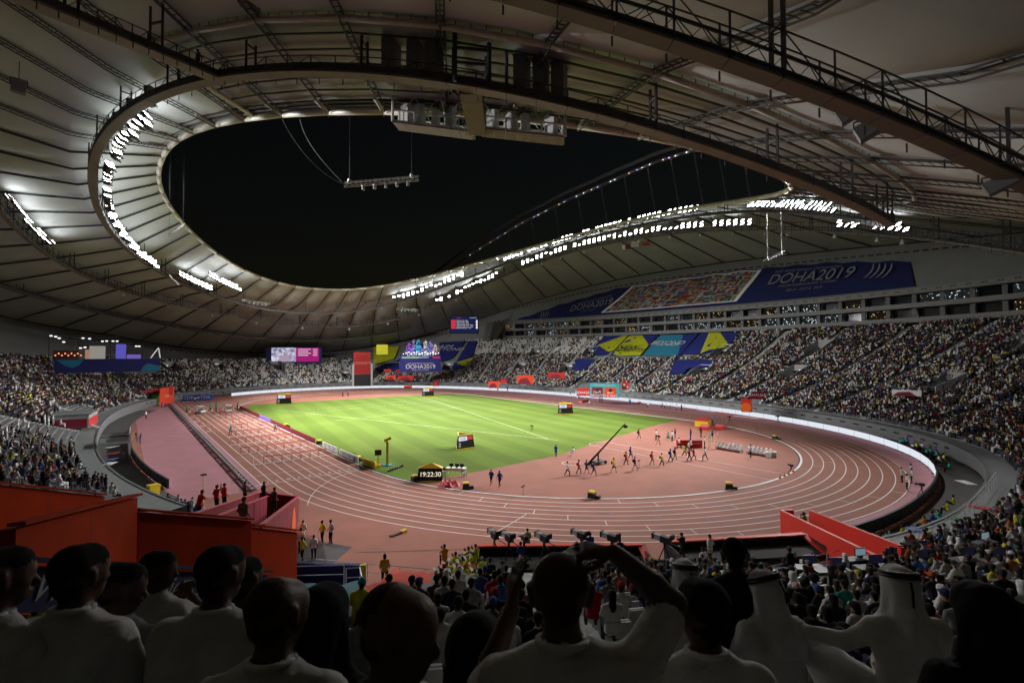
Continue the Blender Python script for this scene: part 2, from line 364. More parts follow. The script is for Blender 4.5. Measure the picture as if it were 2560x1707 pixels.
# ================================================================ ground, track, infield
def face(loc, tgt): return math.atan2(-(tgt[0]-loc[0]), tgt[1]-loc[1])      # +Y looks at tgt
def front(loc, tgt): return math.atan2(tgt[0]-loc[0], -(tgt[1]-loc[1]))     # -Y looks at tgt
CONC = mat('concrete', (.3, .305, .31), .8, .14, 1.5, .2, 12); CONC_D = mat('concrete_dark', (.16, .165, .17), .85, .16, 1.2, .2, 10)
TRACK = mat('track_rubber', (.305, .115, .08), .8, .13, .35, .25, 160); PINK = mat('pink_rubber', (.43, .19, .22), .75, .1, .4, .2, 160)
LINE = mat('line_white', (.78, .78, .76), .6, .06, 3); KERB = mat('kerb_white', (.8, .8, .8), .5, .05, 4); DARK = mat('gutter_dark', (.02, .02, .022), .7)
STEEL = mat('steel_dark', (.05, .052, .054), .5, .2, 8, metal=.3); STEEL_L = mat('steel_light', (.5, .51, .52), .4, .12, 8, metal=.4)
BLK = mat('black_plastic', (.012, .012, .013), .45, .2, 8); YELP = mat('yellow_paint', (.75, .52, .02), .5, .08, 4); WHTP = mat('white_paint', (.78, .78, .77), .45, .06, 4)
REDP = mat('red_paint', (.5, .025, .02), .55, .12, 1.2); REDD = mat('red_maroon', (.2, .01, .03), .55, .12, 1.2); ORGP = mat('red_orange', (.68, .06, .015), .55, .1, 1.2)
def grass_mat():
    m = mat('grass_turf', (.118, .182, .027), .9, .1, .08, .5, 60, spec=.1); t = m.node_tree; p = t.nodes['Principled BSDF']
    src = p.inputs['Base Color'].links[0].from_socket; tc = [n for n in t.nodes if n.bl_idname == 'ShaderNodeTexCoord'][0]
    mp = t.nodes.new('ShaderNodeMapping'); mp.inputs['Rotation'].default_value = (0, 0, R(8)); t.links.new(tc.outputs['Object'], mp.inputs[0])
    wv = t.nodes.new('ShaderNodeTexWave'); wv.inputs['Scale'].default_value = .052; wv.inputs['Distortion'].default_value = .7; wv.inputs['Detail'].default_value = 1
    t.links.new(mp.outputs[0], wv.inputs[0]); rp = t.nodes.new('ShaderNodeMapRange'); rp.inputs[1].default_value = .35; rp.inputs[2].default_value = .65; rp.inputs[3].default_value = .9; rp.inputs[4].default_value = 1.08
    t.links.new(wv.outputs[1], rp.inputs[0]); n2 = t.nodes.new('ShaderNodeTexNoise'); n2.inputs['Scale'].default_value = .09; n2.inputs['Detail'].default_value = 8; t.links.new(tc.outputs['Object'], n2.inputs[0])
    cr = t.nodes.new('ShaderNodeValToRGB'); cr.color_ramp.elements[0].position = .56; cr.color_ramp.elements[1].position = .78; cr.color_ramp.elements[0].color = (1, 1, 1, 1); cr.color_ramp.elements[1].color = (1.35, 1.08, 1.6, 1)
    t.links.new(n2.outputs[0], cr.inputs[0]); a = t.nodes.new('ShaderNodeVectorMath'); a.operation = 'SCALE'; t.links.new(src, a.inputs[0]); t.links.new(rp.outputs[0], a.inputs[3])
    b = t.nodes.new('ShaderNodeVectorMath'); b.operation = 'MULTIPLY'; t.links.new(a.outputs[0], b.inputs[0]); t.links.new(cr.outputs[0], b.inputs[1]); t.links.new(b.outputs[0], p.inputs['Base Color']); return m
GRASS = grass_mat()
b = MB(); b.poly([(-900, -900), (900, -900), (900, 900), (-900, 900)], -.6, -.5); b.build('ground', CONC_D, kind='structure')
th = np.linspace(0, 2*math.pi, 241)[:-1]
b = MB(); b.poly(FR.off(7).pt(th), -.4, 0.0); track = b.build('running_track', TRACK, kind='structure')
b = MB(); ta = np.radians(np.linspace(-100, 47, 120)); pin, pout = [], FR.pt(ta)-0.0
def stadium(r, n=64):
    a1 = np.linspace(0, math.pi, n); a2 = np.linspace(math.pi, 2*math.pi, n); h = 42.195
    return np.concatenate([np.stack([r*np.cos(a1), h+r*np.sin(a1)], -1), np.stack([r*np.cos(a2), -h+r*np.sin(a2)], -1)])
st = stadium(47.6, 200)
ins = []
for p in pout:
    cy_ = np.clip(p[1], -42.195, 42.195); v = p-np.array([0, cy_]); v = v/np.linalg.norm(v); ins.append(np.array([0, cy_])+v*47.65)
for i in range(len(pout)-1):
    b.add([(*ins[i], .004), (*pout[i], .004), (*pout[i+1], .004), (*ins[i+1], .004)], [(0, 1, 2, 3)])
b.add([(-58.6, -44, .004), (-48.76, -44, .004), (-48.76, 84, .004), (-58.6, 84, .004)], [(0, 1, 2, 3)])
b.add([(-53, -72, .004), (-50.6, -72, .004), (-49.2, -62, .004), (-53, -62, .004)], [(0, 1, 2, 3)])
b.build('apron', PINK, kind='structure')
gp = [(-35.1, -52.1), (-30, -52.7), (-22, -52.7), (-12, -52.5), (5.7, -48.6), (26, -44.5), (36.2, -43.6), (36.2, 43), (31, 49.8), (15, 52.8), (-10, 53.8), (-31.5, 54.5), (-36.2, 43), (-36.2, -43), (-36, -47)]
b = MB(); b.poly(gp, -.1, .008); b.build('infield_lawn', GRASS, kind='structure')
def ribbon(b, path, w_, z, closed=False, mi=0):
    P = np.array(path, float); n = len(P); T = (np.roll(P, -1, 0)-np.roll(P, 1, 0)) if closed else np.gradient(P, axis=0)
    T = T/np.linalg.norm(T, axis=1)[:, None]; N = np.stack([-T[:, 1], T[:, 0]], -1)*w_/2
    V = np.concatenate([np.c_[P+N, np.full(n, z)], np.c_[P-N, np.full(n, z)]])
    m_ = n if closed else n-1
    b.add(V, [(n+i, n+(i+1) % n, (i+1) % n, i) for i in range(m_)], mi)
for k in range(1, 10):
    b = MB(); ribbon(b, stadium(36.5+1.22*k, 90), .1, .012, True); b.build('lane_line', LINE, track)
b = MB(); ribbon(b, [(-48.7, y) for y in np.linspace(-42.2, 80, 30)], .1, .012); b.build('lane_line', LINE, track)
for k in range(2, 10):
    b = MB(); ribbon(b, [(-(36.5+1.22*k), y) for y in np.linspace(42.2, 80, 12)], .07, .0125); b.build('lane_line', LINE, track)
b = MB(); P = stadium(36.5, 110); n = len(P)                     # raised kerb with a dark drain slot beside it
for i in range(n):
    a_, c_ = P[i], P[(i+1) % n]; 
    b.add([(*a_, .0), (*c_, .0), (*c_, .06), (*a_, .06), (*(a_*.9965), .0), (*(c_*.9965), .0), (*(c_*.9965), .06), (*(a_*.9965), .06)], [(0, 1, 2, 3), (3, 2, 6, 7), (5, 4, 7, 6)])
b.build('kerb', KERB, track)
b = MB(); ribbon(b, stadium(36.2, 110), .3, .0105, True); b.build('drain_slot', DARK, track)
def mark(pts, w_=.07, mt=LINE, nm='line_marking'):
    b = MB(); ribbon(b, pts, w_, .014); b.build(nm, mt, track)
mark([(-49.6, -42.195), (-36.6, -42.195)], .1)                     # finish line
for k in range(1, 11): 
    x = -(36.5+1.22*(k-.5))-.0
    text(str(k), .9, LINE, track, (x, -41.2, .015), (0, 0, math.pi), 'lane_number')
mark([(-48.7, -37.5), (-36.6, -37.5)]); mark([(-48.7, -27.4), (-36.6, -27.4)])
def pol(r, a): return (r*math.cos(a), -42.195+r*math.sin(a))
mark([pol(36.6+11.5*t, R(180+4*t+9*t*t)) for t in np.linspace(0, 1, 16)])   # curved starts
mark([pol(36.6+11*t, R(222-5*t)) for t in np.linspace(0.45, 1, 14)])
for k in range(1, 10):
    for a0, full in ((185+3.2*k, .35), (203+4.4*k, 1), (228+5.1*k, 1), (276+4.6*k, 1), (322+3.*k, .3)):
        if (k+int(a0)) % 2 == 0 and full < 1: continue
        r0 = 36.5+1.22*(k-1); mark([pol(r0, R(a0)), pol(r0+1.22*full, R(a0))], .06)
BLUEL = mat('line_blue', (.12, .16, .5), .6)
for k in range(1, 9): r0 = 36.5+1.22*k; mark([pol(r0, R(214+5.6*k)), pol(r0+.9, R(214+5.6*k))], .06, BLUEL)
mark([(-2, -78.3), (-2, -50)]); mark([(2, -78.0), (2, -50)]); mark([(-2, -50), (-1, -49.4), (0, -49.2), (1, -49.4), (2, -50)], .08)   # javelin runway
mark([(-3, -44), (-28.9, 35.6)], .08); mark([(-3.5, -42), (20.4, 48)], .08)
mark([(x, 8+.12*x) for x in np.linspace(-24, 12, 10)], .06); mark([(x, 27+.14*x) for x in np.linspace(-24, 16, 10)], .06); mark([(x, 34+.14*x) for x in np.linspace(-20, 18, 10)], .06)
ang = np.linspace(0, 2*math.pi, 25); mark([(-13.9+1.2*math.cos(a), -57.3+1.2*math.sin(a)) for a in ang], .07)
mark([(10, -60), (13.5, -60)]); mark([(13.5, -60), (10.5, -57)])
mark([(-47.5, -67), (-30, -79.5)], .08, mat('seam', (.1, .05, .045), .8), 'seam')
mark([(22, 40), (60, 46)], .07)
mark([(20, 60), (-20, 66)], .07); mark([(-36.5, 60), (-44, 72)], .07)

# camera rail along the home straight
t = empty('camera_rail', (-49.9, 15, 0), label='long grey twin rail for a track camera beside the home straight', cat='camera rail')
for dx in (-.22, .22):
    b = MB(); b.box((dx, 0, .28), (.1, 119, .12)); b.build('rail', STEEL_L, t)
b = MB()
for y in np.arange(-59, 60, 1.6): b.box((0, y, .1), (.6, .12, .2))
b.build('sleepers', mat('steel_mid', (.2, .21, .21), .5), t, kind='stuff')
for y in np.arange(-58, 60, 5.0): b = MB(); b.box((-.62, y, .18), (.5, .12, .08)); b.box((-.85, y, .09), (.1, .3, .18)); b.build('outrigger', STEEL, t)

# hurdles
hm_post = {}
def hurdle_parts():
    P = {}
    b = MB(); b.box((0, 0, .99), (1.14, .025, .085)); P['crossbar'] = b.mesh('crossbar', [mat('hurdle_bar', (.5, .03, .03), .5)])
    b = MB(); b.box((0, -.014, .99), (.22, .008, .075)); P['bar_stripe'] = b.mesh('bar_stripe', [WHTP])
    b = MB(); b.bar((0, 0, .03), (0, 0, .97), .05); P['upright'] = b.mesh('upright', [mat('hurdle_red', (.42, .04, .03), .5)])
    b = MB(); b.bar((0, 0, .03), (0, 0, .97), .05); P['upright_white'] = b.mesh('upright', [WHTP])
    b = MB(); b.box((0, .32, .035), (.06, .68, .07)); P['foot'] = b.mesh('foot', [WHTP])
    b = MB(); b.box((0, .0, .05), (1.16, .07, .08)); P['base_bar'] = b.mesh('base_bar', [WHTP]); return P
HP = hurdle_parts(); ORD = ['nearest', 'second', 'third', 'fourth', 'fifth', 'sixth', 'seventh', 'eighth', 'farthest']
LN = {2: 'innermost', 3: 'second from infield', 4: 'third from infield', 5: 'fourth from infield', 6: 'fifth from infield', 7: 'sixth from infield', 8: 'seventh from infield', 9: 'outermost', 10: 'outermost'}
rows = [[9, 8, 7, 6, 5, 4, 3, 2]]*3+[[8, 7, 6, 5, 4, 2]]+[[10, 6, 5, 2]]*5
for i, L_ in enumerate(rows):
    y = -30.9+9.05*i
    for ln in L_:
        nobar = i == 0 and ln == 9
        lab = ('bare white hurdle without its crossbar, outermost in the nearest hurdle row' if nobar else 'red and white hurdle, %s in the %s hurdle row' % (LN[ln], ORD[i]))
        t = empty('hurdle', (-(36.5+1.22*(ln-.5))+random.uniform(-.03, .03), y+random.uniform(-.05, .05), .012), R(180)+R(random.uniform(-1.5, 1.5)), label=lab, cat='hurdle', group='hurdles on the home straight')
        if not nobar: cb = obj('crossbar', HP['crossbar'], t); obj('bar_stripe', HP['bar_stripe'], cb, (-.3, 0, 0)); obj('bar_stripe', HP['bar_stripe'], cb, (.3, 0, 0))
        for s in (-.53, .53): obj('upright', HP['upright_white' if nobar else 'upright'], t, (s, 0, 0)); obj('foot', HP['foot'], t, (s, 0, 0))
        obj('base_bar', HP['base_bar'], t)

# ---------------------------------------------------------------- boards along the infield edge
def flat_board(name, p0, p1, h, mt, label, txt=None, tm=None, th_=.12, size=None, z0=.02, cat='board', tilt=0.0):
    p0 = np.array(p0, float)[:2]; p1 = np.array(p1, float)[:2]; c = (p0+p1)/2; L = np.linalg.norm(p1-p0); a = math.atan2(p1[1]-p0[1], p1[0]-p0[0])
    t = empty(name, (c[0], c[1], z0), a, label=label, cat=cat)
    b = MB(); b.box((0, 0, h/2), (L, th_, h)); pn = b.build('panel', mt, t)
    b = MB(); b.box((0, th_*.5+.12, h*.3), (L*.8, .05, .05)); b.box((-L*.35, th_*.5+.12, h*.25), (.05, .3, h*.5)); b.box((L*.35, th_*.5+.12, h*.25), (.05, .3, h*.5)); b.build('stand', STEEL, t)
    if txt: text(txt, size or h*.7, tm, pn, (0, -th_/2-.006, h/2), (R(90), 0, 0))
    return t
BLUEP = mat('blue_print', (.02, .13, .62), .5); LIME = mat('lime_print', (.42, .72, .08), .5); TEALP = mat('teal_print', (.02, .3, .36), .6); NAVYP = mat('navy_print', (.012, .014, .14), .6); YELB = mat('yellow_print', (.56, .58, .02), .65); SKYP = mat('pale_blue_print', (.03, .22, .4), .6)
PURP = mat('purple_print', (.25, .15, .55), .5)
flat_board('sponsor_board', (-36.0, 46), (-36.0, 22), .75, REDD, 'long maroon board along the infield edge, far part')
flat_board('sponsor_board', (-36.0, 21.8), (-36.0, 11.2), .75, PURP, 'purple length of board between the two maroon boards at the infield')
flat_board('sponsor_board', (-36.0, 11), (-36.0, -19.5), .75, REDD, 'long maroon board along the infield edge, near part')
flat_board('sponsor_board', (-36.0, -23.5), (-36.0, -30.2), .8, WHTP, 'white board lettered three times in black beside the finish straight', 'TDK  TDK  TDK', BLK, size=.75)
flat_board('sponsor_board', (-36.0, -31.3), (-36.0, -38.4), .8, WHTP, 'white board with round emblems nearest to the yellow timing board', 'O QNB  O QNB  O QNB', BLK, size=.6)
t = flat_board('timing_board', (-35.9, -39.7), (-35.6, -42.6), .85, YELP, 'small yellow timing board with black letters beside the finish line', 'SEIKO', BLK, size=.7)
b = MB(); b.tube([(1.75, .1, .5), (1.75, -.25, .5)], .48, 14); b.build('round_head', YELP, t)
A0, A1 = GP(445, 1003), GP(531, 1000)
t = flat_board('backdrop_board', A0, A1, 1.9, BLUEP, 'blue backdrop board with white letters behind the hurdles start', None, WHTP, th_=.2)
for sx in (-3.75, .75):
    text('TDK', 1.5, WHTP, t, (sx+2.0, -.11, .95), (R(90), 0, 0)); b = MB(); b.tube([(sx, -.105, .95), (sx, -.115, .95)], .48, 8); b.build('emblem', WHTP, t); b = MB(); b.tube([(sx, -.12, .95), (sx, -.125, .95)], .2, 8); b.build('emblem', BLUEP, t)
A0, A1 = GP(367, 1013), GP(398, 1015); t = flat_board('backdrop_board', A0, A1, 3.4, LIME, 'lime green backdrop with a pale top band by the red wall', th_=.2)
b = MB(); b.box((0, -.11, 3.1), (np.linalg.norm((A1-A0)[:2]), .02, .5)); b.build('top_band', TEALP, t)
A0, A1 = GP(398, 1015), GP(434, 1007); flat_board('backdrop_board', A0, A1, 5.0, ORGP, 'tall bright red backdrop wall next to the lime backdrop', 'DOHA', WHTP, size=.9, th_=.3)

# ---------------------------------------------------------------- field equipment
def speaker_box(px, py, label, h=.75):
    p = GP(px, py); t = empty('start_speaker', p, front(p, CAM)+R(random.uniform(-30, 30)), label=label, cat='loudspeaker', group='black and yellow trackside loudspeakers')
    b = MB(); b.box((0, 0, h*.4), (.75, .7, h*.8), taper=.92); b.build('cabinet', BLK, t)
    b = MB(); b.box((0, 0, h*.9), (.72, .67, h*.2), taper=.85); b.build('lid', YELP, t)
    b = MB(); b.box((.6, .1, .16), (.45, .4, .32)); b.build('battery_box', BLK, t)
for px, py, l in [(714, 1068, 'low black box with yellow lid behind the maroon board'), (798, 1110, 'small black and yellow box at the end of the maroon board'), (893, 1152, 'black and yellow box beside the yellow timing board'), (1037, 1203, 'black and yellow box next to the wedge shaped clock'), (1165, 1222, 'black and yellow box by the crumpled red cover'), (1480, 1245, 'black and yellow box on the near kerb below the walking group'), (1823, 1222, 'black and yellow box on the near right of the kerb'), (1938, 1098, 'black and yellow box on the far right of the kerb')]:
    speaker_box(px, py, l)
def scoreboard(px, py, label, wd=3.2, h=2.3, rot=0.0):
    p = GP(px, py); t = empty('triangle_scoreboard', (p[0], p[1], .01), front(p, CAM)+R(rot), label=label, cat='scoreboard', group='three sided scoreboards on the infield')
    r0, r1 = wd*.577, wd*.5
    def tri(r, z): return [np.array([r*math.sin(R(60+120*i))*1.0, -r*math.cos(R(60+120*i)), z]) for i in range(3)]
    for nm, z0, z1, ra, rb, m_ in (('base_frame', 0, .16, r0*1.04, r0*1.04, YELP), ('top_frame', h-.26, h, r1*1.03, r1*.98, YELP)):
        b = MB(); a_, c_ = tri(ra, z0), tri(rb, z1); b.add(a_+c_, [(0, 1, 4, 3), (1, 2, 5, 4), (2, 0, 3, 5)]); 
        i_, k_ = tri(ra*.8, z0), tri(rb*.8, z1); b.add(c_+k_, [(0, 1, 4, 3), (1, 2, 5, 4), (2, 0, 3, 5)]); b.build(nm, m_, t)
    a_, c_ = tri(r0, .16), tri(r1, h-.26)
    for i in range(3):
        j = (i+1) % 3; A, B_, C_, D_ = a_[i], a_[j], c_[j], c_[i]
        b = MB(); b.slab(A, B_, C_, D_, .08); pn = b.build('panel', BLK, t)
        def q(u, v, o=.012):
            P = (A*(1-u)+B_*u)*(1-v)+(D_*(1-u)+C_*u)*v; n_ = np.cross(B_-A, D_-A); n_ = n_/np.linalg.norm(n_); return P+n_*o
        b = MB(); b.add([q(.06, .62), q(.6, .62), q(.6, .95), q(.06, .95)], [(0, 1, 2, 3)]); b.build('screen', emat('score_white', (.8, .85, 1), .9), pn)
        b = MB(); b.add([q(.64, .66), q(.94, .66), q(.94, .92), q(.64, .92)], [(0, 1, 2, 3)]); b.build('screen', emat('score_red', (.9, .08, .1), .7), pn)
        b = MB(); b.add([q(.08, .1), q(.2, .1), q(.2, .5), q(.08, .5)], [(0, 1, 2, 3)]); b.build('digit_panel', emat('score_grey', (.6, .6, .6), .35), pn)
        P0 = q(.33, .78, .02); xd = B_-A; yd = D_-A
        text_m('4x400', .42, BLK, pn, frame_m(P0, xd, yd))
scoreboard(1157, 1120, 'large three sided scoreboard standing alone in the middle of the grass', rot=32)
scoreboard(712, 1009, 'three sided scoreboard on the far left of the grass', 4.2, 3.0, -12)
scoreboard(1069, 990, 'three sided scoreboard at the far edge of the grass', 4.2, 3.0, 8)
scoreboard(1411, 1034, 'three sided scoreboard by the back straight', 3.9, 2.7, 15)
p = GP(1076, 1201); t = empty('clock_display', p, front(p, CAM)+R(-9), label='wedge shaped black digital clock with a yellow peaked top showing the time', cat='clock')
b = MB(); b.add([(-1.45, -.6, .1), (1.45, -.6, .1), (1.35, -.15, 1.5), (-1.35, -.15, 1.5), (-1.45, .6, .1), (1.45, .6, .1), (1.35, .3, 1.5), (-1.35, .3, 1.5)], [(0, 1, 2, 3), (5, 4, 7, 6), (4, 0, 3, 7), (1, 5, 6, 2), (3, 2, 6, 7)]); b.build('case', BLK, t)
b = MB(); b.box((0, -.02, .06), (3.1, 1.4, .1)); b.build('base_frame', YELP, t)
b = MB(); b.add([(-1.45, -.3, 1.5), (1.45, -.3, 1.5), (1.45, .5, 1.5), (-1.45, .5, 1.5), (.1, .1, 2.1)], [(0, 1, 4), (1, 2, 4), (2, 3, 4), (3, 0, 4), (3, 2, 1, 0)]); b.build('peaked_top', YELP, t)
text('19:22:30', .74, emat('clock_digits', (1, .92, .7), 1.0), t, (.05, -.42, .82), (R(72), 0, 0), 'clock_digits')
p = GP(968, 1163); t = empty('photo_finish_post', (p[0], p[1], 0), front(p, CAM), label='tall yellow post with a slanted camera head beside the finish line', cat='post')
b = MB(); b.box((0, 0, 1.6), (.32, .28, 3.2)); b.build('column', mat('cream_yellow', (.75, .62, .2), .5), t)
b = MB(); b.box((.05, 0, 3.45), (.95, .4, .32), M=np.array([[.92, 0, -.4], [0, 1, 0], [.4, 0, .92]])); b.build('camera_head', YELP, t)
b = MB(); b.box((0, 0, .06), (1.2, 1.2, .12)); b.build('foot_plate', TEALP, t)
p = GP(945, 1166); t = empty('display_stand', (p[0], p[1], 0), front(p, CAM), label='small black display on a yellow stand left of the finish post', cat='display')
b = MB(); b.box((0, 0, .75), (.14, .14, 1.5)); b.build('pole', YELP, t); b = MB(); b.box((0, 0, 1.85), (.85, .2, .7)); b.build('screen', BLK, t); b = MB(); b.box((0, 0, .12), (.7, .6, .24)); b.build('foot', YELP, t); b = MB(); b.box((0, 0, 2.23), (.9, .24, .08)); b.build('cap', YELP, t)
p = GP(992, 1173); t = empty('starting_blocks', p, R(20), label='row of small black starting blocks on the grass behind the post', cat='starting blocks')
for i in range(7): b = MB(); b.box((i*.45-1.4, i*.06, .12), (.3, .22, .24), M=rotz(.3)); b.bar((i*.45-1.4, 0, .05), (i*.45-1.4, .3, .4), .05); b.build('block', BLK, t)
# table with monitors, chairs
p = GP(1140, 1190); rz = front(p, CAM)+R(-14); t = empty('officials_table', p, rz, label='white officials table with a panelled front by the digital clock', cat='table')
b = MB(); b.box((0, 0, 1.0), (2.4, .9, .07)); b.box((0, -.43, .86), (2.4, .05, .24)); b.build('table_top', WHTP, t)
for sx, sy in ((-1.15, -.4), (1.15, -.4), (-1.15, .4), (1.15, .4)): b = MB(); b.box((sx, sy, .49), (.08, .08, .97)); b.build('leg', WHTP, t)
for i, sx in enumerate((-.6, .1, .7)):
    M_ = Matrix.Rotation(rz, 4, 'Z') @ Vector((sx, .1, 1.035)); o = empty('monitor', (p[0]+M_[0], p[1]+M_[1], 1.035), rz+math.pi, label='%s small black monitor on the officials table' % ('left', 'middle', 'right')[i], cat='monitor')
    b = MB(); b.box((0, 0, .3), (.5, .05, .34)); b.build('screen', BLK, o); b = MB(); b.box((0, .05, .06), (.2, .18, .12)); b.build('stand', BLK, o)
def chair(p, rz, label, mt, cat='chair', name='folding_chair', grp=None):
    t = empty(name, p, rz, label=label, cat=cat, group=grp)
    b = MB(); b.box((0, 0, .45), (.45, .42, .04)); b.build('seat', mt, t); b = MB(); b.box((0, -.2, .74), (.45, .04, .34)); b.build('backrest', mt, t)
    for sx in (-.2, .2):
        for sy in (-.19, .19): b = MB(); b.box((sx, sy, .22), (.035, .035, .44 if sy > 0 else .44)); b.build('leg', STEEL, t)
    return t
chair(GP(1110, 1188), R(120), 'black folding chair between the clock and the white table', BLK); chair(GP(1160, 1192), R(200), 'black folding chair right of the white table', BLK)
# crumpled red cover
p = GP(1123, 1214); b = MB(); n = 18; V = []; F_ = []
for i in range(n):
    for j in range(n):
        u, v = i/(n-1)*2-1, j/(n-1)*2-1; r_ = max(0, 1-(abs(u)**3+abs(v)**3)); V.append((u*1.15+.08*math.sin(9*v), v*.9+.08*math.sin(8*u), .03+(r_**.6)*(.38+.16*math.sin(5*u+3*v)+.14*math.sin(11*u-7*v)+.1*math.sin(13*v+4*u))))
for i in range(n-1):
    for j in range(n-1): F_.append((i*n+j, (i+1)*n+j, (i+1)*n+j+1, i*n+j+1))
b.add(V, F_); b.build('crumpled_cover', mat('red_sheet', (.45, .02, .04), .5, .2, 4, .3, 10), None, True, loc=p, label='crumpled red plastic cover lying at the edge of the grass', cat='cover')
# camera crane
p = GP(1500, 1158); D0 = np.linalg.norm((p-CAM)[:2]); tip = DP(1562, 1060, D0+1.5)-p; piv = np.array([-.35, 0, 1.45]); t = empty('camera_crane', p, 0, label='long black camera crane reaching up over the grass edge', cat='camera crane')
dr = (tip-piv)/np.linalg.norm(tip-piv); tail = piv-dr*2.2
for k, (ox, oz) in enumerate(((-.1, .1), (.1, .1), (-.1, -.1), (.1, -.1))): b = MB(); b.tube([tail+np.array([ox, 0, oz]), tip+np.array([ox*.4, 0, oz*.4])], [.05, .035], 5); b.build('boom_tube', BLK, t)
b = MB()
L = np.linalg.norm(tip-tail)
for i in range(int(L/.5)):
    s0 = tail+dr*(i*.5); s1 = tail+dr*(i*.5+.5); b.bar(s0+np.array([0, 0, .09]), s1-np.array([0, 0, .09]), .03)
b.build('boom_lattice', BLK, t, kind='stuff')
b = MB(); b.box(tail, (.6, .5, .6)); b.build('counterweight', BLK, t); b = MB(); b.bar((-.35, 0, .3), piv, .16); b.bar((-.75, -.5, .35), piv-np.array([0, 0, .4]), .07); b.bar((.1, .5, .35), piv-np.array([0, 0, .4]), .07); b.build('column', BLK, t)
b = MB(); b.box((-.35, 0, .32), (1.9, 1.2, .12)); b.build('dolly', BLK, t)
for sx in (-1.15, .45):
    for sy in (-.6, .6): b = MB(); b.tube([(sx, sy-.07, .22), (sx, sy+.07, .22)], .22, 12); b.build('wheel', BLK, t)
b = MB(); b.box(tip+np.array([.15, 0, -.35]), (.5, .3, .35)); b.bar(tip, tip+np.array([.15, 0, -.2]), .06); b.build('camera_head', BLK, t)
b = MB(); b.box(tail+np.array([-.1, -.3, -.5]), (.5, .1, .4)); b.build('monitor', BLK, t)
# seat benches on wheels
for nm, (q0, q1), lab, ns in (('a', ((10.9, -64.9), (10.9, -69.0)), 'row of white bucket seats on wheels, the one nearer the flags', 7), ('b', ((10.9, -69.6), (10.9, -73.2)), 'row of white bucket seats on wheels, the one nearer the white cubes', 6)):
    q0 = np.array(q0); q1 = np.array(q1); c = (q0+q1)/2; L = np.linalg.norm(q1-q0); t = empty('athletes_bench', (c[0], c[1], 0), R(-90), label=lab, cat='bench')
    b = MB(); b.box((0, .1, .32), (L, .9, .1)); b.build('frame', STEEL_L, t); b = MB(); b.box((0, -.25, .2), (L, .06, .28)); b.build('front_panel', REDD, t)
    for i in range(ns):
        x = -L/2+(i+.5)*L/ns; b = MB(); b.box((x, -.05, .52), (L/ns*.86, .5, .1)); b.ell((x, .2, .85), (L/ns*.44, .1, .36)); b.build('seat', WHTP, t, True)
    for sx in (-L/2+.15, L/2-.15): b = MB(); b.tube([(sx, -.4, .13), (sx, -.3, .13)], .13, 10); b.build('wheel', WHTP, t)
for i, (px, py) in enumerate(((1922, 1143), (1934, 1142))):
    p = GP(px, py); b = MB(); b.box((0, 0, .4), (.75, .75, .8)); b.box((-.2, -.385, .5), (.3, .01, .35), 1); b.build('cool_box', [WHTP, NAVYP], None, loc=p, rz=R(20), label=('left', 'right')[i]+' white cube box at the end of the seat row', cat='box')
# red desk
p = GP(1738, 1118); t = empty('interview_desk', p, front(p, CAM)+R(25), label='red panelled desk with white lettering next to the flags', cat='desk')
b = MB(); b.box((0, 0, .55), (1.9, .9, 1.1)); b.build('body', REDP, t); b = MB(); b.box((0, 0, 1.13), (2.0, 1.0, .06)); b.build('top', REDD, t); text('DOHA2019', .3, WHTP, t, (0, -.46, .7), (R(90), 0, 0)); b = MB(); b.box((-1.9, .5, .7), (1.6, .8, .9)); b.build('wing', REDP, t)
for i, (px, py, c) in enumerate(((1772, 1122, LIME), (1776, 1120, LIME), (1790, 1123, mat('pale_flag', (.55, .6, .7), .7)), (1795, 1121, mat('pale_flag', (.55, .6, .7), .7)))):
    p = GP(px, py); t = empty('feather_flag', p, R(30), label=['lime feather flag, left one of its pair', 'lime feather flag, right one of its pair', 'pale feather flag, left one of its pair', 'pale feather flag, right one of its pair'][i], cat='flag')
    b = MB(); b.tube([(0, 0, 0), (0, 0, 2.6)], .025, 5); b.build('pole', STEEL_L, t); b = MB(); b.slab((0, 0, .5), (.42, 0, .8), (.32, .04, 2.4), (0, 0, 2.6), .02); b.build('cloth', c, t)
for i, (px, py) in enumerate(((1950, 1196), (1961, 1191), (1971, 1186), (1983, 1180))):
    p = GP(px, py); b = MB(); b.tube([(0, 0, .04), (0, 0, .5)], [.16, .04], 10); b.box((0, 0, .02), (.36, .36, .04)); b.tube([(0, 0, .26), (0, 0, .36)], [.106, .082], 10, 1); b.build('traffic_cone', [mat('cone_orange', (.85, .12, .02), .5), WHTP], None, loc=p, label='orange cone on the kerb, %s from the near end of the runway' % ('first', 'second', 'third', 'fourth')[i], cat='cone', group='orange cones at the runway start')
# golf carts
def cart(px, py, label, rz):
    p = GP(px, py); t = empty('electric_cart', p, rz, label=label, cat='cart', group='white carts by the hurdles')
    b = MB(); b.box((0, 0, .45), (1.25, 2.3, .35)); b.box((0, .85, .72), (1.2, .6, .3), taper=.8); b.build('body', WHTP, t); b = MB(); b.box((0, -.2, .72), (1.1, .5, .2)); b.box((0, -.45, .95), (1.1, .12, .4)); b.build('seat', BLK, t)
    b = MB(); b.box((0, -.05, 1.8), (1.3, 1.7, .08)); b.build('canopy', WHTP, t)
    for sx in (-.55, .55):
        for sy in (-.8, .7): b = MB(); b.bar((sx, sy, .6), (sx, sy, 1.78), .05); b.build('post', STEEL_L, t)
        for sy in (-.75, .8): b = MB(); b.tube([(sx-.08, sy, .25), (sx+.08, sy, .25)], .25, 12); wh = b.build('wheel', BLK, t); b = MB(); b.tube([(sx-.09, sy, .25), (sx+.09, sy, .25)], .13, 10); b.build('rim', STEEL_L, wh)
    b = MB(); b.box((0, -1.35, .6), (1.2, .7, .5)); b.build('cargo_bed', WHTP, t)
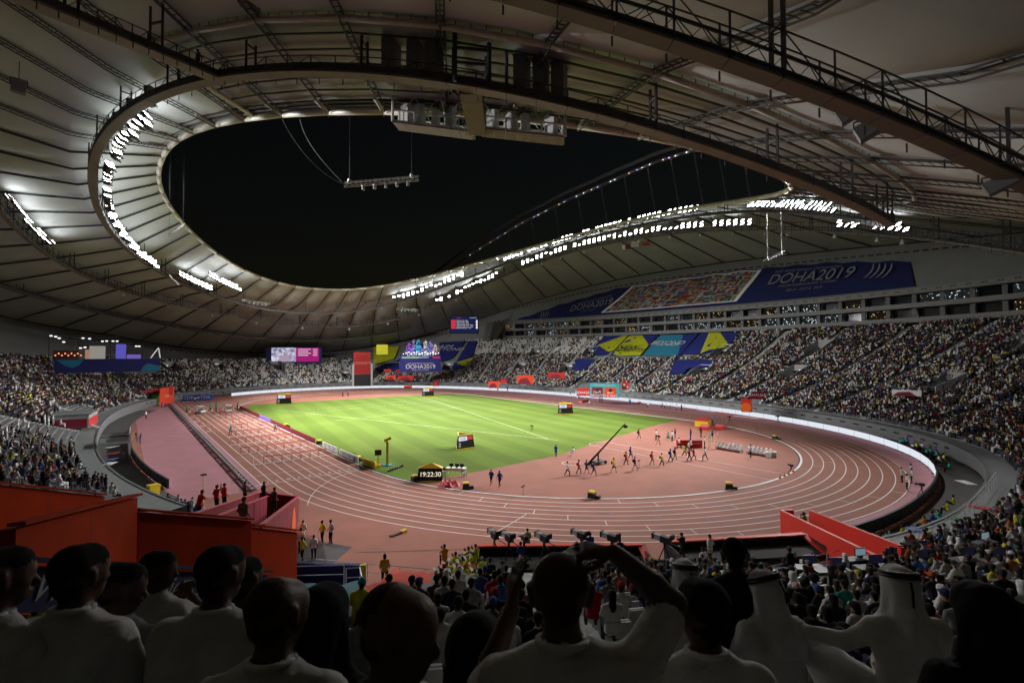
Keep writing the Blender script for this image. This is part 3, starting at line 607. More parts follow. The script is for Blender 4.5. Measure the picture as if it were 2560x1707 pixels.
cart(500, 1033, 'white electric cart among the hurdles, left one', R(20)); cart(571, 1030, 'white electric cart among the hurdles, right one', R(-5))
# high jump pads, small camera stands
def pad(px, py, s, mt, label, nm='landing_mat'):
    p = GP(px, py); t = empty(nm, p, R(20), label=label, cat='mat'); b = MB(); b.box((0, 0, s[2]*.35), (s[0], s[1], s[2]*.7), taper=.96); b.build('cushion', mt, t); b = MB(); b.box((0, 0, s[2]*.78), (s[0]*.98, s[1]*.97, s[2]*.14)); b.build('cover', REDP if mt is not REDP else mat('red_pale', (.6, .1, .1), .6), t)
pad(1758, 1063, (4.5, 2.6, 1.6), YELP, 'yellow landing mat on the far right corner of the grass'); pad(1762, 1072, (3.4, 1.8, .8), REDP, 'red mat in front of the yellow landing mat'); pad(1800, 1072, (3, 1.6, .9), REDP, 'red mat right of the man in blue at the track edge')
pad(1500-40, 1004, (5.5, 1.2, .5), ORGP, 'orange and yellow low mat beside the back straight'); pad(1600, 1005+2, (3.5, 1.0, .4), REDP, 'low red mat under the portal beside the back straight')
for px0, px1, py0, py1, l in ((1720, 1815, 1021, 1033, 'flat red printed mat lying far along the back straight'), (1800, 1935, 1036, 1050, 'flat red printed mat lying nearer along the back straight')):
    A = GP(px0, py0); B_ = GP(px1, py1); d_ = (B_-A)[:2]; L = np.linalg.norm(d_); c = (A+B_)/2; t = empty('printed_mat', (c[0], c[1], .016), math.atan2(d_[1], d_[0]), label=l, cat='mat'); b = MB(); b.box((0, 0, .01), (L, 2.2, .02)); b.build('sheet', mat('mat_red', (.6, .1, .06), .6), t); b = MB(); b.box((0, 0, .024), (L*.45, 1.2, .005)); b.build('print', WHTP, t)
def tripod(px, py, label, h=1.5, z=0.0, loc=None, aim=0.0, big=False):
    p = GP(px, py, z) if loc is None else np.array(loc); t = empty('camera_tripod', p, aim, label=label, cat='camera', group=None)
    for k in range(3): a = R(90+120*k); b = MB(); b.tube([(.55*math.cos(a)*h/1.5, .55*math.sin(a)*h/1.5, 0), (0, 0, h*.86)], [.025, .04], 5); b.build('leg', BLK, t)
    b = MB(); b.tube([(0, 0, h*.8), (0, 0, h)], .07, 8); b.build('head', BLK, t)
    s = 1.3 if big else 1.0; g = mat('camera_grey', (.3, .3, .3), .5, .15, 9)
    b = MB(); b.box((0, -.05, h+.17*s), (.24*s, .42*s, .28*s)); b.build('camera_body', BLK, t)
    if big:
        b = MB(); b.box((0, .42, h+.2*s), (.28, .55, .28), taper=.96); b.build('box_lens', g, t); b = MB(); b.box((0, .72, h+.2*s), (.33, .08, .33)); b.build('lens_hood', BLK, t); b = MB(); b.box((0, -.5, h+.36*s), (.34, .12, .26)); b.bar((0, -.5, h+.2), (0, -.3, h+.3), .05); b.build('viewfinder', BLK, t)
        b = MB(); b.bar((.15, -.2, h), (.35, -.95, h-.1), .04); b.bar((-.15, -.2, h), (-.35, -.95, h-.1), .04); b.build('pan_bar', BLK, t)
    else: b = MB(); b.tube([(0, .16, h+.17), (0, .52, h+.17)], [.08, .1], 8); b.build('lens', BLK, t)
    return t
for px, py, l, h in ((2305, 1258, 'tripod camera on the pink apron at the near right bend', 1.7), (1824, 1062, 'thin tripod at the right end of the back straight kerb', 1.5), (1945, 1062, 'thin tripod in front of the white lit boards', 1.6), (1647, 1113, 'tripod with a white base on the runway', 1.3), (1978, 1176, 'small black stand camera next to the orange cones', .5), (340, 1106, 'tripod held by the cameraman on the pink apron', 1.3), (515, 1000, 'small tripod by the blue backdrop board', 1.2), (558, 990, 'small camera stand before the far white boards', 1.2), (1330, 1078+.0, 'thin stand alone on the grass', .9)):
    tripod(px, py, l, h, aim=R(random.uniform(-60, 60)))
for px, py, l in ((1308, 1239, 'thin pole microphone on the near inner kerb'), (2330, 1240, 'furry microphone on a stand on the pink apron'), (1893, 1085, 'small microphone stand by the right kerb'), (1598, 1170, 'small black microphone stand among the walkers'), (650, 1075, 'thin measuring stand beside the maroon board')):
    p = GP(px, py); t = empty('microphone_stand', p, 0, label=l, cat='microphone'); b = MB(); b.tube([(0, 0, 0), (0, 0, .9)], .02, 5); b.build('pole', BLK, t); b = MB(); b.tube([(-.2, 0, .95), (.25, .1, 1.02)], .09, 8); b.build('wind_shield', mat('fur_grey', (.1, .1, .1), .9), t); b = MB(); b.box((0, 0, .02), (.4, .4, .04)); b.build('foot', BLK, t)
p = GP(990, 1352-15); t = empty('start_gun_kit', p, R(10), label='black and yellow kit lying on the near left track', cat='equipment'); b = MB(); b.box((0, 0, .06), (1.1, .3, .12)); b.build('strap', BLK, t); b = MB(); b.box((.8, .05, .1), (.5, .3, .2)); b.build('pouch', YELP, t)
p = GP(508, 1256); t = empty('yellow_pole', p, 0, label='thin orange pole with a small camera on the near pink apron', cat='pole'); b = MB(); b.tube([(0, 0, 0), (0, 0, 2.7)], .05, 6); b.build('pole', YELP, t); b = MB(); b.box((0, 0, 2.8), (.5, .3, .14)); b.build('camera', BLK, t)

# ---------------------------------------------------------------- people on the field
PS = pmesh('st', J_stand()); PSl = pmesh('stl', J_stand(), hair='long'); PSc = pmesh('stc', J_stand(.15, .1), hair='cap'); PW = pmesh('wk', J_stand(.8, .22)); PWs = pmesh('wks', J_stand(.75, .2), short=True); PWb = pmesh('wkb', J_stand(.8, .2), short=True, bag=True)
PWB = pmesh('wkB', J_stand(.7, .2), bag=True); PH = pmesh('hold', J_stand(0, 0, .1, 'hold')); PP = pmesh('photo', J_stand(.1, 0, .05, 'photo')); PK = pmesh('kneel', J_kneel()); PI = pmesh('sit', J_sit(.04)); PI2 = pmesh('sit2', J_sit(.16)); PI3 = pmesh('sit3', J_sit(.03, 1)); PI4 = pmesh('sit4', J_sit(0, 2)); PWV = pmesh('wave', J_stand(0, 0, 0, 'wave')); PR = pmesh('reach', J_stand(.3, 0, .25, 'reach')); PRo = pmesh('robe', J_stand(), robe=True, hair='veil', sleeve=1.0); PIr = pmesh('robesit', J_sit(), robe=True, hair='veil', sleeve=1.0); PIl = pmesh('sitl', J_sit(.03), hair='long'); PIc = pmesh('sitc', J_sit(.05), hair='cap')
FP = [(1418, 1190, PW, WHITE, BLACK, 'walking man in white shirt, leftmost of the group below the crane', 0), (1447, 1184, PWB, RED, BLACK, 'walker in red hooded top with black backpack', 0), (1466, 1184, PWs, NAVY, BLACK, 'walker in navy shirt and shorts behind the red hooded walker', 0), (1484, 1190, PWb, NAVY, (.03, .04, .1), 'walker in navy carrying a bag nearest the camera crane', 0), (1534, 1181, PWb, YEL, BLACK, 'walker in yellow shirt and black shorts with a bag', 0), (1565, 1162, PWB, RED, BLACK, 'person in red shirt with dark bag right of the crane', 0), (1576, 1148, PWs, NAVY, NAVY, 'person in navy behind the red shirted one', 0), (1587, 1176, PWb, BLACK, GREY, 'walker in black top and grey shorts', 0), (1630, 1162, PWB, RED, GREEN, 'walker in red top and green trousers', 0), (1654, 1165, PWB, (.6, .6, .05), BLACK, 'walker in yellow and black with black backpack', 0), (1676, 1154, PWB, BLUE, NAVY, 'walker in bright blue with dark bag', 0), (1687, 1150, PWB, BLACK, GREEN, 'walker in black top and green trousers', 0), (1711, 1140, PW, (.65, .75, .05), BLACK, 'man in a yellow safety vest near the red desk', 0), (1723, 1152, PW, NAVY, BLACK, 'walker in navy with wide stride near the desk', 0), (1734, 1150, PW, (.3, .02, .03), BLACK, 'walker in dark red behind the navy walker', 0), (1763, 1150, PW, WHITE, BLACK, 'man in white shirt walking before the seat rows', 1), (1877, 1143, PS, WHITE, BLACK, 'man in white shirt standing at the seat rows', 1),
 (1390, 1142, PH, BLUE, NAVY, 'man in blue shirt standing on the grass edge', 1), (1434, 1140, PI, WHITE, WHITE, 'person in white sitting on a chair on the grass', 1), (1228, 1212, PWb, NAVY, BLACK, 'man in navy shirt and shorts with backpack, left of two', 0), (1249, 1217, PWs, NAVY, BLACK, 'man in navy shirt and shorts, right of two', 0), (1597, 1098, PWb, BLACK, GREY, 'photographer in dark clothes walking on the grass', 0), (1641, 1100, PSc, WHITE, BLACK, 'man in white shirt and cap on the grass corner', 1), (1681, 1103, PSc, WHITE, BLACK, 'man in white shirt and cap beside the teal kneeler', 1), (1673, 1096, PK, TEAL, BLACK, 'kneeling person in teal at the grass corner', 1), (1688, 1097, PS, NAVY, GREY, 'person in navy standing behind the white capped man', 1), (1753, 1093, PH, BLACK, NAVY, 'man in dark clothes holding a camera behind the desk', 1), (1727, 1098, PS, NAVY, NAVY, 'person in navy standing left of the red desk', 1), (1762, 1118, PS, WHITE, BLACK, 'man in white shirt standing right of the red desk', 1), (1698, 1121, PW, WHITE, BLACK, 'man in white shirt walking left of the red desk', 1), (1781, 1103, PS, NAVY, WHITE, 'person in navy between the two pairs of flags', 1), (1722, 1125, PI, WHITE, BLACK, 'person in white bending by the red desk, left', 1), (1728, 1127, PH, WHITE, BLACK, 'person in white bending by the red desk, right', 1),
 (2268, 1225, PS, WHITE, BLACK, 'man in white shirt on the near right bend, nearest of four', 1), (2256, 1206, PH, WHITE, BLACK, 'man in white shirt on the near right bend, left of four', 1), (2280, 1208, PS, WHITE, BLACK, 'man in white shirt on the near right bend, right of four', 1), (2278, 1196, PS, WHITE, BLACK, 'man in white shirt on the near right bend, farthest of four', 1),
 (757, 1357, PS, WHITE, BLACK, 'man in white shirt standing against the end of the red gate wall', 1), (752, 1382, PS, WHITE, BLACK, 'man in white shirt right beside the red gate wall', 1), (806, 1357, PSc, YEL, BLACK, 'person in yellow shirt with number and blue cap by the red gate', 0), (827, 1358, PS, (.6, .6, .62), BLACK, 'person in white and black top walking with the yellow shirted one', 0), (784, 1400, PS, WHITE, BLACK, 'man in white polo behind the railing', 1), (756, 1402, PSc, YEL, BLACK, 'person in yellow vest behind the railing', 0),
 (350, 1108, PH, NAVY, BLACK, 'cameraman in navy with a tripod on the pink apron', 1), (365, 1046, PS, WHITE, BLACK, 'man in white shirt walking on the pink apron', 1), (404, 1020, PH, BLUE, NAVY, 'person in blue at the end of the pink apron, left', 1), (412, 1017, PK, BLUE, NAVY, 'person in blue crouching at the end of the pink apron, right', 1),
 (467, 1031, PR, TEAL, BLACK, 'helper in teal shirt at the left far hurdle', 0), (525, 1027, PR, TEAL, BLACK, 'helper in teal shirt moving a hurdle between the carts', 0), (541, 1029, PR, TEAL, BLACK, 'helper in teal shirt just left of the right cart', 0), (540, 1021, PR, TEAL, BLACK, 'helper in teal shirt behind the other teal helper', 0), (594, 1022, PS, TEAL, BLACK, 'helper in teal shirt at the lane by the grass corner', 0), (576, 1087, PR, TEAL, BLACK, 'helper in teal shirt bending over a mid lane hurdle', 0), (688, 1080, PR, TEAL, BLACK, 'helper in teal shirt at the inner lane hurdle near the maroon board', 0), (487, 1006, PH, WHITE, BLACK, 'person in white before the blue backdrop board', 1), (522, 999, PK, YEL, WHITE, 'person in yellow kneeling at the blue backdrop board', 1), (433, 1003, PS, NAVY, NAVY, 'person in navy between red wall and blue board', 1), (441, 1001, PS, (.05, .4, .1), BLACK, 'person in green left of the blue board', 1),
 (857, 992, PH, NAVY, BLACK, 'left person of the dark pair on the far bend', 0), (870, 991, PH, NAVY, BLACK, 'right person of the dark pair on the far bend', 0), (1269, 979, PS, BLACK, BLACK, 'distant person in black at the back straight jump area', 0), (1365, 982, PS, BLUE, NAVY, 'distant person in blue by the white boards', 1), (1426, 992, PS, NAVY, WHITE, 'distant official by the back straight, left of the portal', 1), (1443, 996, PS, NAVY, WHITE, 'distant official in navy before the red portal panel', 1), (1447, 997, PS, BLUE, BLACK, 'distant official in blue before the red portal panel', 1), (1462, 996, PS, NAVY, WHITE, 'distant official standing before the portal', 1), (1475, 1008, PK, WHITE, WHITE, 'person in white crouching beside the back straight', 1), (1500, 1007, PS, NAVY, BLACK, 'left person of the pair below the portal', 1), (1505, 1008, PS, BLUE, BLACK, 'right person of the pair below the portal', 1), (1575, 1012, PS, BLUE, NAVY, 'official in blue standing right of the portal', 1), (1621, 1018, PI, WHITE, BLACK, 'person in white sitting by the back straight', 1), (1675, 1022, PS, WHITE, BLACK, 'person in white standing at the athletes bench', 1), (1692, 1028, PS, WHITE, BLACK, 'person in white walking by the tall camera', 1), (1704, 1027, PS, BLACK, BLACK, 'person in black right of the tall camera', 1), (1782, 1061, PS, (.1, .35, .7), NAVY, 'man in light blue beside the landing mat', 1), (1657, 1020, PI, GREEN, BLACK, 'person in green sitting on the distant bench', 1), (1665, 1020, PI, WHITE, BLACK, 'person in white sitting on the distant bench', 1), (1245, 977, PI, BLACK, BLACK, 'seated operator in black at the far camera dolly', 0)]
for i, (px, py, me, top, legs, lab, still) in enumerate(FP):
    p = GP(px, py); dirs = np.array([p[0]-20, p[1]-6.0]) if not still else np.array([random.uniform(-20, 20), random.uniform(-20, 40)])
    if me is PR: dirs = np.array([p[0]+random.uniform(-3, 3), p[1]-20])
    if 1410 < px < 1780 and not still: dirs = np.array([p[0]+12, p[1]-14.0])
    person(me, (p[0], p[1], .012), face(p, dirs), lab, top, legs, SKINS[i % 5 if i % 3 else 0], shoes=(.4, .4, .4) if i % 3 == 0 else (.02, .02, .02), extra=(.02, .02, .03), scale=random.uniform(.97, 1.05))
# ================================================================ bowl of the stadium
def _wrap(a): return (a+180) % 360-180
def nearw(td): t = np.clip(1-np.abs(_wrap(np.asarray(td, float)+124))/40, 0, 1); return np.clip(t*t*(3-2*t)*1.5, 0, 1)
def zb(d, td=0.0): e = np.maximum(np.asarray(d, float)-6, 0); w_ = nearw(td); wl = np.clip((13-np.abs(_wrap(np.asarray(td, float)+143)))/4, 0, 1); s_ = np.clip((np.asarray(d, float)-8)/14, 0, 1); return 2.2+(1-w_)*(.315*e+.0047*e*e)+w_*(.372*e)-1.8*wl*(1-s_*s_*(3-2*s_))
def dtop(td): return np.interp(_wrap(np.asarray(td, float)), [-180, -152, -146, 50, 66, 112, 180], [36, 36, 46, 46, 30, 30, 36])
def dinv(P):
    P = np.asarray(P, float); lo = np.zeros(P.shape[:-1])-20; hi = lo+140
    for _ in range(36):
        m_ = (lo+hi)/2; x = np.abs(P[..., 0])/(60+m_); y = np.abs(P[..., 1])/(np.where(P[..., 1] > 0, 100, 91.5)+m_)
        g = x**2.4+y**2.4 > 1; lo = np.where(g, m_, lo); hi = np.where(g, hi, m_)
    return (lo+hi)/2
def thd(P, d): return np.degrees(np.arctan2(np.sign(P[..., 1])*(np.abs(P[..., 1])/(np.where(P[..., 1] > 0, 100, 91.5)+d))**1.2, np.sign(P[..., 0])*(np.abs(P[..., 0])/(60+d))**1.2))
def RK(px, py, lift=0.0, far=False):
    """where a line of sight meets the seating rake"""
    dv = ray(px, py); t = np.arange(6, 420, .25)/math.hypot(dv[0], dv[1]); P = CAM+t[:, None]*dv
    d = dinv(P); td = thd(P, d); h = P[:, 2]-zb(d, td)-lift; ok = (d > 5) & (h < 0) & (t*math.hypot(dv[0], dv[1]) > (60 if far else 0))
    i = int(np.argmax(ok)); return P[i], float(td[i]), float(d[i])
def BP(td, d, lift=0.0): p = FR.off(d).pt(R(td)); return np.array([p[0], p[1], float(zb(d, td))+lift])
SEATC = mat('seat_white', (.62, .62, .6), .45, .08, 5); GLASS = mat('dark_glass', (.01, .012, .015), .08, .1, 3, spec=.6)
PITCH_D = .82
VOM = []      # (theta, d0, half width m, length)
for px, py in [(1335, 890), (1297, 924), (1469, 890), (1411, 930), (1791, 892), (1738, 940), (2027, 886), (1962, 946), (2506, 885), (2318, 975), (985, 924), (1117, 924), (868, 945), (560, 925), (445, 930), (700, 925), (310, 950)]:
    P, td, d = RK(px, py, 0, True); VOM.append((td, d, 2.4, 5.4))
def in_vom(td, d):
    r = np.zeros(np.broadcast(td, d).shape, bool)
    for t0, d0, hw, L in VOM:
        rad = math.hypot(*FR.off(d0+2).pt(R(t0))); r |= (np.abs(_wrap(td-t0)) < np.degrees(hw/rad)) & (d > d0-.2) & (d < d0+L)
    return r
AISLES = [float(np.degrees(t)) for t in FR.off(18).arc(R(-179), R(179), 13.5)]
gs = empty('grandstand', kind='structure')
NS = 720; tdeg = np.linspace(-180, 180, NS+1); nrow = int((46-6.5)/PITCH_D)+1
SEC = 30
for s in range(SEC):
    i0, i1 = s*NS//SEC, (s+1)*NS//SEC; b = MB(); V = []; F_ = []; cnt = 0
    for r_ in range(nrow):
        d0 = 6.5+r_*PITCH_D; d1 = d0+PITCH_D; td = tdeg[i0:i1+1]; p0 = FR.off(d0).pt(np.radians(td)); p1 = FR.off(d1).pt(np.radians(td))
        zl = zb(d0-PITCH_D, td) if r_ else np.full(len(td), .0); z = zb(d0, td); n = len(td)
        V += [np.c_[p0, zl], np.c_[p0, z], np.c_[p1, z]]
        mid = (td[:-1]+td[1:])/2; ok = (d0 < dtop(mid)-.3) & ~in_vom(mid, np.full(n-1, d0+.4))
        for k in np.where(ok)[0]:
            F_.append((cnt+k, cnt+k+1, cnt+n+k+1, cnt+n+k)); F_.append((cnt+n+k, cnt+n+k+1, cnt+2*n+k+1, cnt+2*n+k))
        cnt += 3*n
    if F_: b.add(np.concatenate(V), F_); b.build('terrace', CONC_D, gs)
# ledge, front wall, dark recess under it
def ring_surface(b, prof, t0, t1, n, mi=0, flip=False):
    td = np.linspace(t0, t1, n+1); V = []
    for d, z in prof: p = FR.off(d).pt(np.radians(td)); V.append(np.c_[p, z(td) if callable(z) else np.full(n+1, z)])
    m_ = n+1; F_ = []
    for j in range(len(prof)-1):
        for i in range(n): q = (j*m_+i, j*m_+i+1, (j+1)*m_+i+1, (j+1)*m_+i); F_.append(q if not flip else q[::-1])
    b.add(np.concatenate(V), F_, mi)
WALLG = mat('wall_grey', (.15, .155, .16), .6, .1, .8); LEDGE = mat('ledge_grey', (.2, .215, .22), .6, .12, .7)
pw = empty('perimeter_wall', kind='structure')
for a in range(-180, 180, 10):
    if a in (-150, -140): continue
    b = MB(); ring_surface(b, [(4.6, .0), (4.6, .55), (4.0, .6), (4.0, 2.2), (4.2, 2.2)], a, a+10, 16); b.build('wall_panel', WALLG, pw)
    b = MB(); ring_surface(b, [(4.2, 2.2), (4.2, 2.14), (6.2, 2.14), (6.5, 2.14)], a, a+10, 16); b.build('ledge_panel', LEDGE, pw)
b = MB(); ring_surface(b, [(.5, .006), (4.6, .006)], -128, -38, 90); ring_surface(b, [(.5, .006), (4.6, .006)], 150, 222, 60); b.build('pit_floor', mat('pit_dark', (.085, .08, .08), .8, .2, 1), None, kind='structure')
vm = MB()
for k in range(4): vm.tube([((k-1.5)*.34, -.03, 0), ((k-1.5)*.34, .05, 0)], .16, 8)
vm = vm.mesh('vent_group', [BLK])
ts = FR.off(4).arc(R(-70), R(150), 3.3); pts = FR.off(4).pt(ts)
for i in range(1, len(ts)-1):
    v = pts[i+1]-pts[i-1]; o = obj('vent_group', vm, pw, (*pts[i], 1.5), math.atan2(v[1], v[0])+math.pi)
# lit boards
LED = emat('lit_board_face', (.86, .91, 1.0), .88)
bm = MB(); bm.add([(-1.98, 0, .1), (1.98, 0, .1), (1.98, 0, 1.12), (-1.98, 0, 1.12), (-1.98, .2, .1), (1.98, .2, .1), (1.98, .2, 1.12), (-1.98, .2, 1.12)], [(0, 1, 2, 3)], 0)
bm.f += [(5, 4, 7, 6), (4, 5, 1, 0), (3, 2, 6, 7), (4, 0, 3, 7), (1, 5, 6, 2)]; bm.m += [1]*5
for x in (-1.6, 0, 1.6): bm.box((x, .3, .3), (.06, .6, .06), 1); bm.box((x, -.12, .04), (.08, .3, .05), 1)
bm = bm.mesh('lit_board', [LED, BLK])
BRD = {}
for t0, t1 in ((-105, 117), (174, 200)):
    ts = FR.arc(R(t0), R(t1), 4.0); pts = FR.pt(ts)
    for i in range(len(ts)-1):
        a_, c_ = pts[i], pts[i+1]; v = c_-a_; td = math.degrees(ts[i]) % 360
        lab = '%s white lit board from the left along the far bend' if 45 < td < 140 else ('%s white lit board from the left along the back straight' if (td <= 45 or td > 320) else ('%s white lit board from the left round the near right bend' if td > 284 else ('%s board from the left seen from behind along the near bend' if td > 215 else '%s dark board from the left along the pink apron')))
        BRD.setdefault(lab, []).append(obj('lit_board', bm, None, (*((a_+c_)/2), 0), math.atan2(v[1], v[0])+math.pi, cat='board', group='perimeter boards round the track'))
for k_, v_ in BRD.items(): relabel(v_, k_)
# stairs
for td in AISLES:
    if not (-152 < _wrap(td) < 180): continue
    b = MB(); a = R(td); dt = float(dtop(td))
    for j in range(int((dt-6.6)/(PITCH_D/2))):
        d0 = 6.5+j*PITCH_D/2
        if in_vom(np.array([td]), np.array([d0]))[0]: continue
        p0 = FR.off(d0).pt(a); p1 = FR.off(d0+PITCH_D/2).pt(a); v = (p1-p0); ang = math.atan2(v[1], v[0])
        r_ = j//2; zz = float(zb(6.5+r_*PITCH_D, td)); zn = float(zb(6.5+(r_+1)*PITCH_D, td)); h = .03 if j % 2 == 0 else (zn-zz)/2
        c = (p0+p1)/2; b.box((c[0], c[1], zz+h/2), (PITCH_D/2-.01, 1.5, h+.01), M=rotz(ang))
    if b.f: b.build('aisle_stairs', mat('stair_concrete', (.46, .46, .45), .8, .14, 1.5), gs)
# vomitories
for t0, d0, hw, L in VOM:
    a = R(t0); c0, c1 = FR.off(d0).pt(a), FR.off(d0+L).pt(a); v = (c1-c0)/np.linalg.norm(c1-c0); n_ = np.array([-v[1], v[0]])
    zf = float(zb(d0-.6, t0)); z0, z1 = float(zb(d0, t0)), float(zb(d0+L, t0)); 
    def q(s, u, z): p = c0+v*s+n_*u; return np.array([p[0], p[1], z])
    for sg in (-1, 1):
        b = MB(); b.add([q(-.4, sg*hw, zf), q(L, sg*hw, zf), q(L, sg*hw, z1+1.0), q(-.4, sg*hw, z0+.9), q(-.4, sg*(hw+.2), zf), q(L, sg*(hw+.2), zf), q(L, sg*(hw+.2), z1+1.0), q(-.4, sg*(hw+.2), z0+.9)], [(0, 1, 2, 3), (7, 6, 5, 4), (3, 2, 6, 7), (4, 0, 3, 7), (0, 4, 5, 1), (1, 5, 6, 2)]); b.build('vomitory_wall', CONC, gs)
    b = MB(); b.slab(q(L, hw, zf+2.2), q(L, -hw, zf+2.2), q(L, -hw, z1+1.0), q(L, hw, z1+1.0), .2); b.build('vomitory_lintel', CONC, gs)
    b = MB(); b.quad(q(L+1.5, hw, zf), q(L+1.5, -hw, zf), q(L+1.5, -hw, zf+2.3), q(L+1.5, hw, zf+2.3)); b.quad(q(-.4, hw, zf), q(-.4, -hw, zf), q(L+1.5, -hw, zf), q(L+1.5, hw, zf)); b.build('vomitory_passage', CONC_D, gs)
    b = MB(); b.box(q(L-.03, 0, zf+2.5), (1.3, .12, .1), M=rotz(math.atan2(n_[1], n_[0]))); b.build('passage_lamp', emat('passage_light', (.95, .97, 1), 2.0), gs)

# ---------------------------------------------------------------- outer wall, executive boxes
OUTER = mat('outer_wall', (.2, .205, .205), .75, .06, .25)
CE = [34.0, 3.104, -3.964, 14.358, -.667, -1.366, .643, .302, 1.202]
EO = Ov(120, 120, 145, 145, 2.2)
def zE(t): return four(CE, t)-np.where(np.cos(t) < -.5, 7*np.clip((-np.cos(t)-.5)/.5, 0, 1), 0)
ow = empty('outer_wall', kind='structure')
for a in range(-180, 180, 6):
    b = MB(); td = np.linspace(a, a+6, 7); t = np.radians(td); side = (-46 < a < 34); d_ = np.where(side, 51.0, dtop(td)+.1); zz = np.where(side, 32.0, zb(dtop(td)-1.0, td)+.1)
    p0 = np.array([FR.off(x).pt(y) for x, y in zip(d_, t)]); p1 = EO.pt(t); z1 = zE(t)-.2; NL = 4; V = []
    for j in range(NL+1): u = j/NL; V.append(np.c_[p0*(1-u)+p1*u, zz*(1-u)+z1*u])
    F_ = [(j*7+i, j*7+i+1, (j+1)*7+i+1, (j+1)*7+i) for j in range(NL) for i in range(6)]; b.add(np.concatenate(V), F_); o = b.build('wall_panel', OUTER, ow)
    if -40 < a < 130:
        b = MB()
        for i in range(6):
            u = .8 if side else .62; A = p0[i]*(1-u)+p1[i]*u; B_ = p0[i+1]*(1-u)+p1[i+1]*u; za = zz[i]*(1-u)+z1[i]*u; A3 = np.array([*A, za]); B3 = np.array([*B_, zz[i+1]*(1-u)+z1[i+1]*u]); inn = -A3/np.linalg.norm(A3[:2]); inn[2] = 0
            b.slab(A3+.12*inn, A3*.35+B3*.65+.12*inn, A3*.35+B3*.65+.12*inn+np.array([0, 0, .45]), A3+.12*inn+np.array([0, 0, .45]), .05)
        b.build('vent_slots', BLK, o)
ex = empty('executive_boxes', kind='structure')
FASC = mat('white_fascia', (.18, .18, .18), .6, .06, .6)
def lit_pane(name, col, s):
    if name in MATS: return MATS[name]
    m = emat(name, col, s); t = m.node_tree; e = [n for n in t.nodes if n.bl_idname == 'ShaderNodeEmission'][0]
    tc = t.nodes.new('ShaderNodeTexCoord'); v = t.nodes.new('ShaderNodeTexVoronoi'); v.inputs['Scale'].default_value = 1.6; t.links.new(tc.outputs['Object'], v.inputs[0])
    r_ = t.nodes.new('ShaderNodeValToRGB'); r_.color_ramp.elements[0].position = .12; r_.color_ramp.elements[0].color = (1, 1, 1, 1); r_.color_ramp.elements[1].position = .3; r_.color_ramp.elements[1].color = (.012, .01, .01, 1)
    t.links.new(v.outputs[0], r_.inputs[0]); mu = t.nodes.new('ShaderNodeMath'); mu.operation = 'MULTIPLY'; mu.inputs[1].default_value = s; t.links.new(r_.outputs[0], mu.inputs[0]); t.links.new(mu.outputs[0], e.inputs[1]); return m
ZF = [(22.9, 24.0), (26.7, 27.7), (30.3, 31.5)]
for z0, z1 in ZF:
    for a in np.arange(-46, 34, 8): b = MB(); ring_surface(b, [(47.6, z0-.3), (46.2, z0-.2), (46.2, z1), (47.6, z1)], a, a+8, 10); b.build('fascia', FASC, ex)
b = MB(); ring_surface(b, [(46, 22.2), (50.5, 22.2), (50.5, 32.0), (52, 32.0)], -47, 35, 60); b.build('back_wall', CONC_D, ex)
b = MB(); ring_surface(b, [(50.5, 26.9), (46.4, 26.9)], -47, 35, 60); ring_surface(b, [(50.5, 30.6), (46.4, 30.6)], -47, 35, 60); b.build('box_floors', CONC_D, ex)
bays = np.degrees(FR.off(48).arc(R(-46), R(34), 6.2))
for k in range(len(bays)-1):
    for lv, (z0, z1) in enumerate(((24.2, 26.3), (28.0, 30.0))):
        a0, a1 = bays[k]+.15, bays[k+1]-.15; p0, p1 = FR.off(49.6).pt(R(a0)), FR.off(49.6).pt(R(a1)); b = MB(); b.slab((*p0, z0), (*p1, z0), (*p1, z1), (*p0, z1), .05)
        q_ = random.random(); m_ = lit_pane('lit_pane_white', (.85, .95, 1.0), 1.3) if q_ < .25 else (lit_pane('lit_pane_warm', (1, .75, .45), .9) if q_ < .45 else GLASS); b.build('window', m_, ex)
    if k % 1 == 0:
        p0 = FR.off(48.2).pt(R(bays[k])); b = MB(); b.box((p0[0], p0[1], 27), (.9, .9, 7.2)); b.build('column', CONC_D, ex)
dash = MB()
for k in range(2): dash.box(((k-.5)*.7, -.03, 0), (.5, .06, .28))
dash = dash.mesh('vent_pair', [BLK]); ts = FR.off(46.2).arc(R(-45), R(33), 3.1); pts = FR.off(46.2).pt(ts)
for i in range(1, len(ts)-1): v = pts[i+1]-pts[i-1]; obj('vent_pair', dash, ex, (*pts[i], 30.95), math.atan2(v[1], v[0])+math.pi)

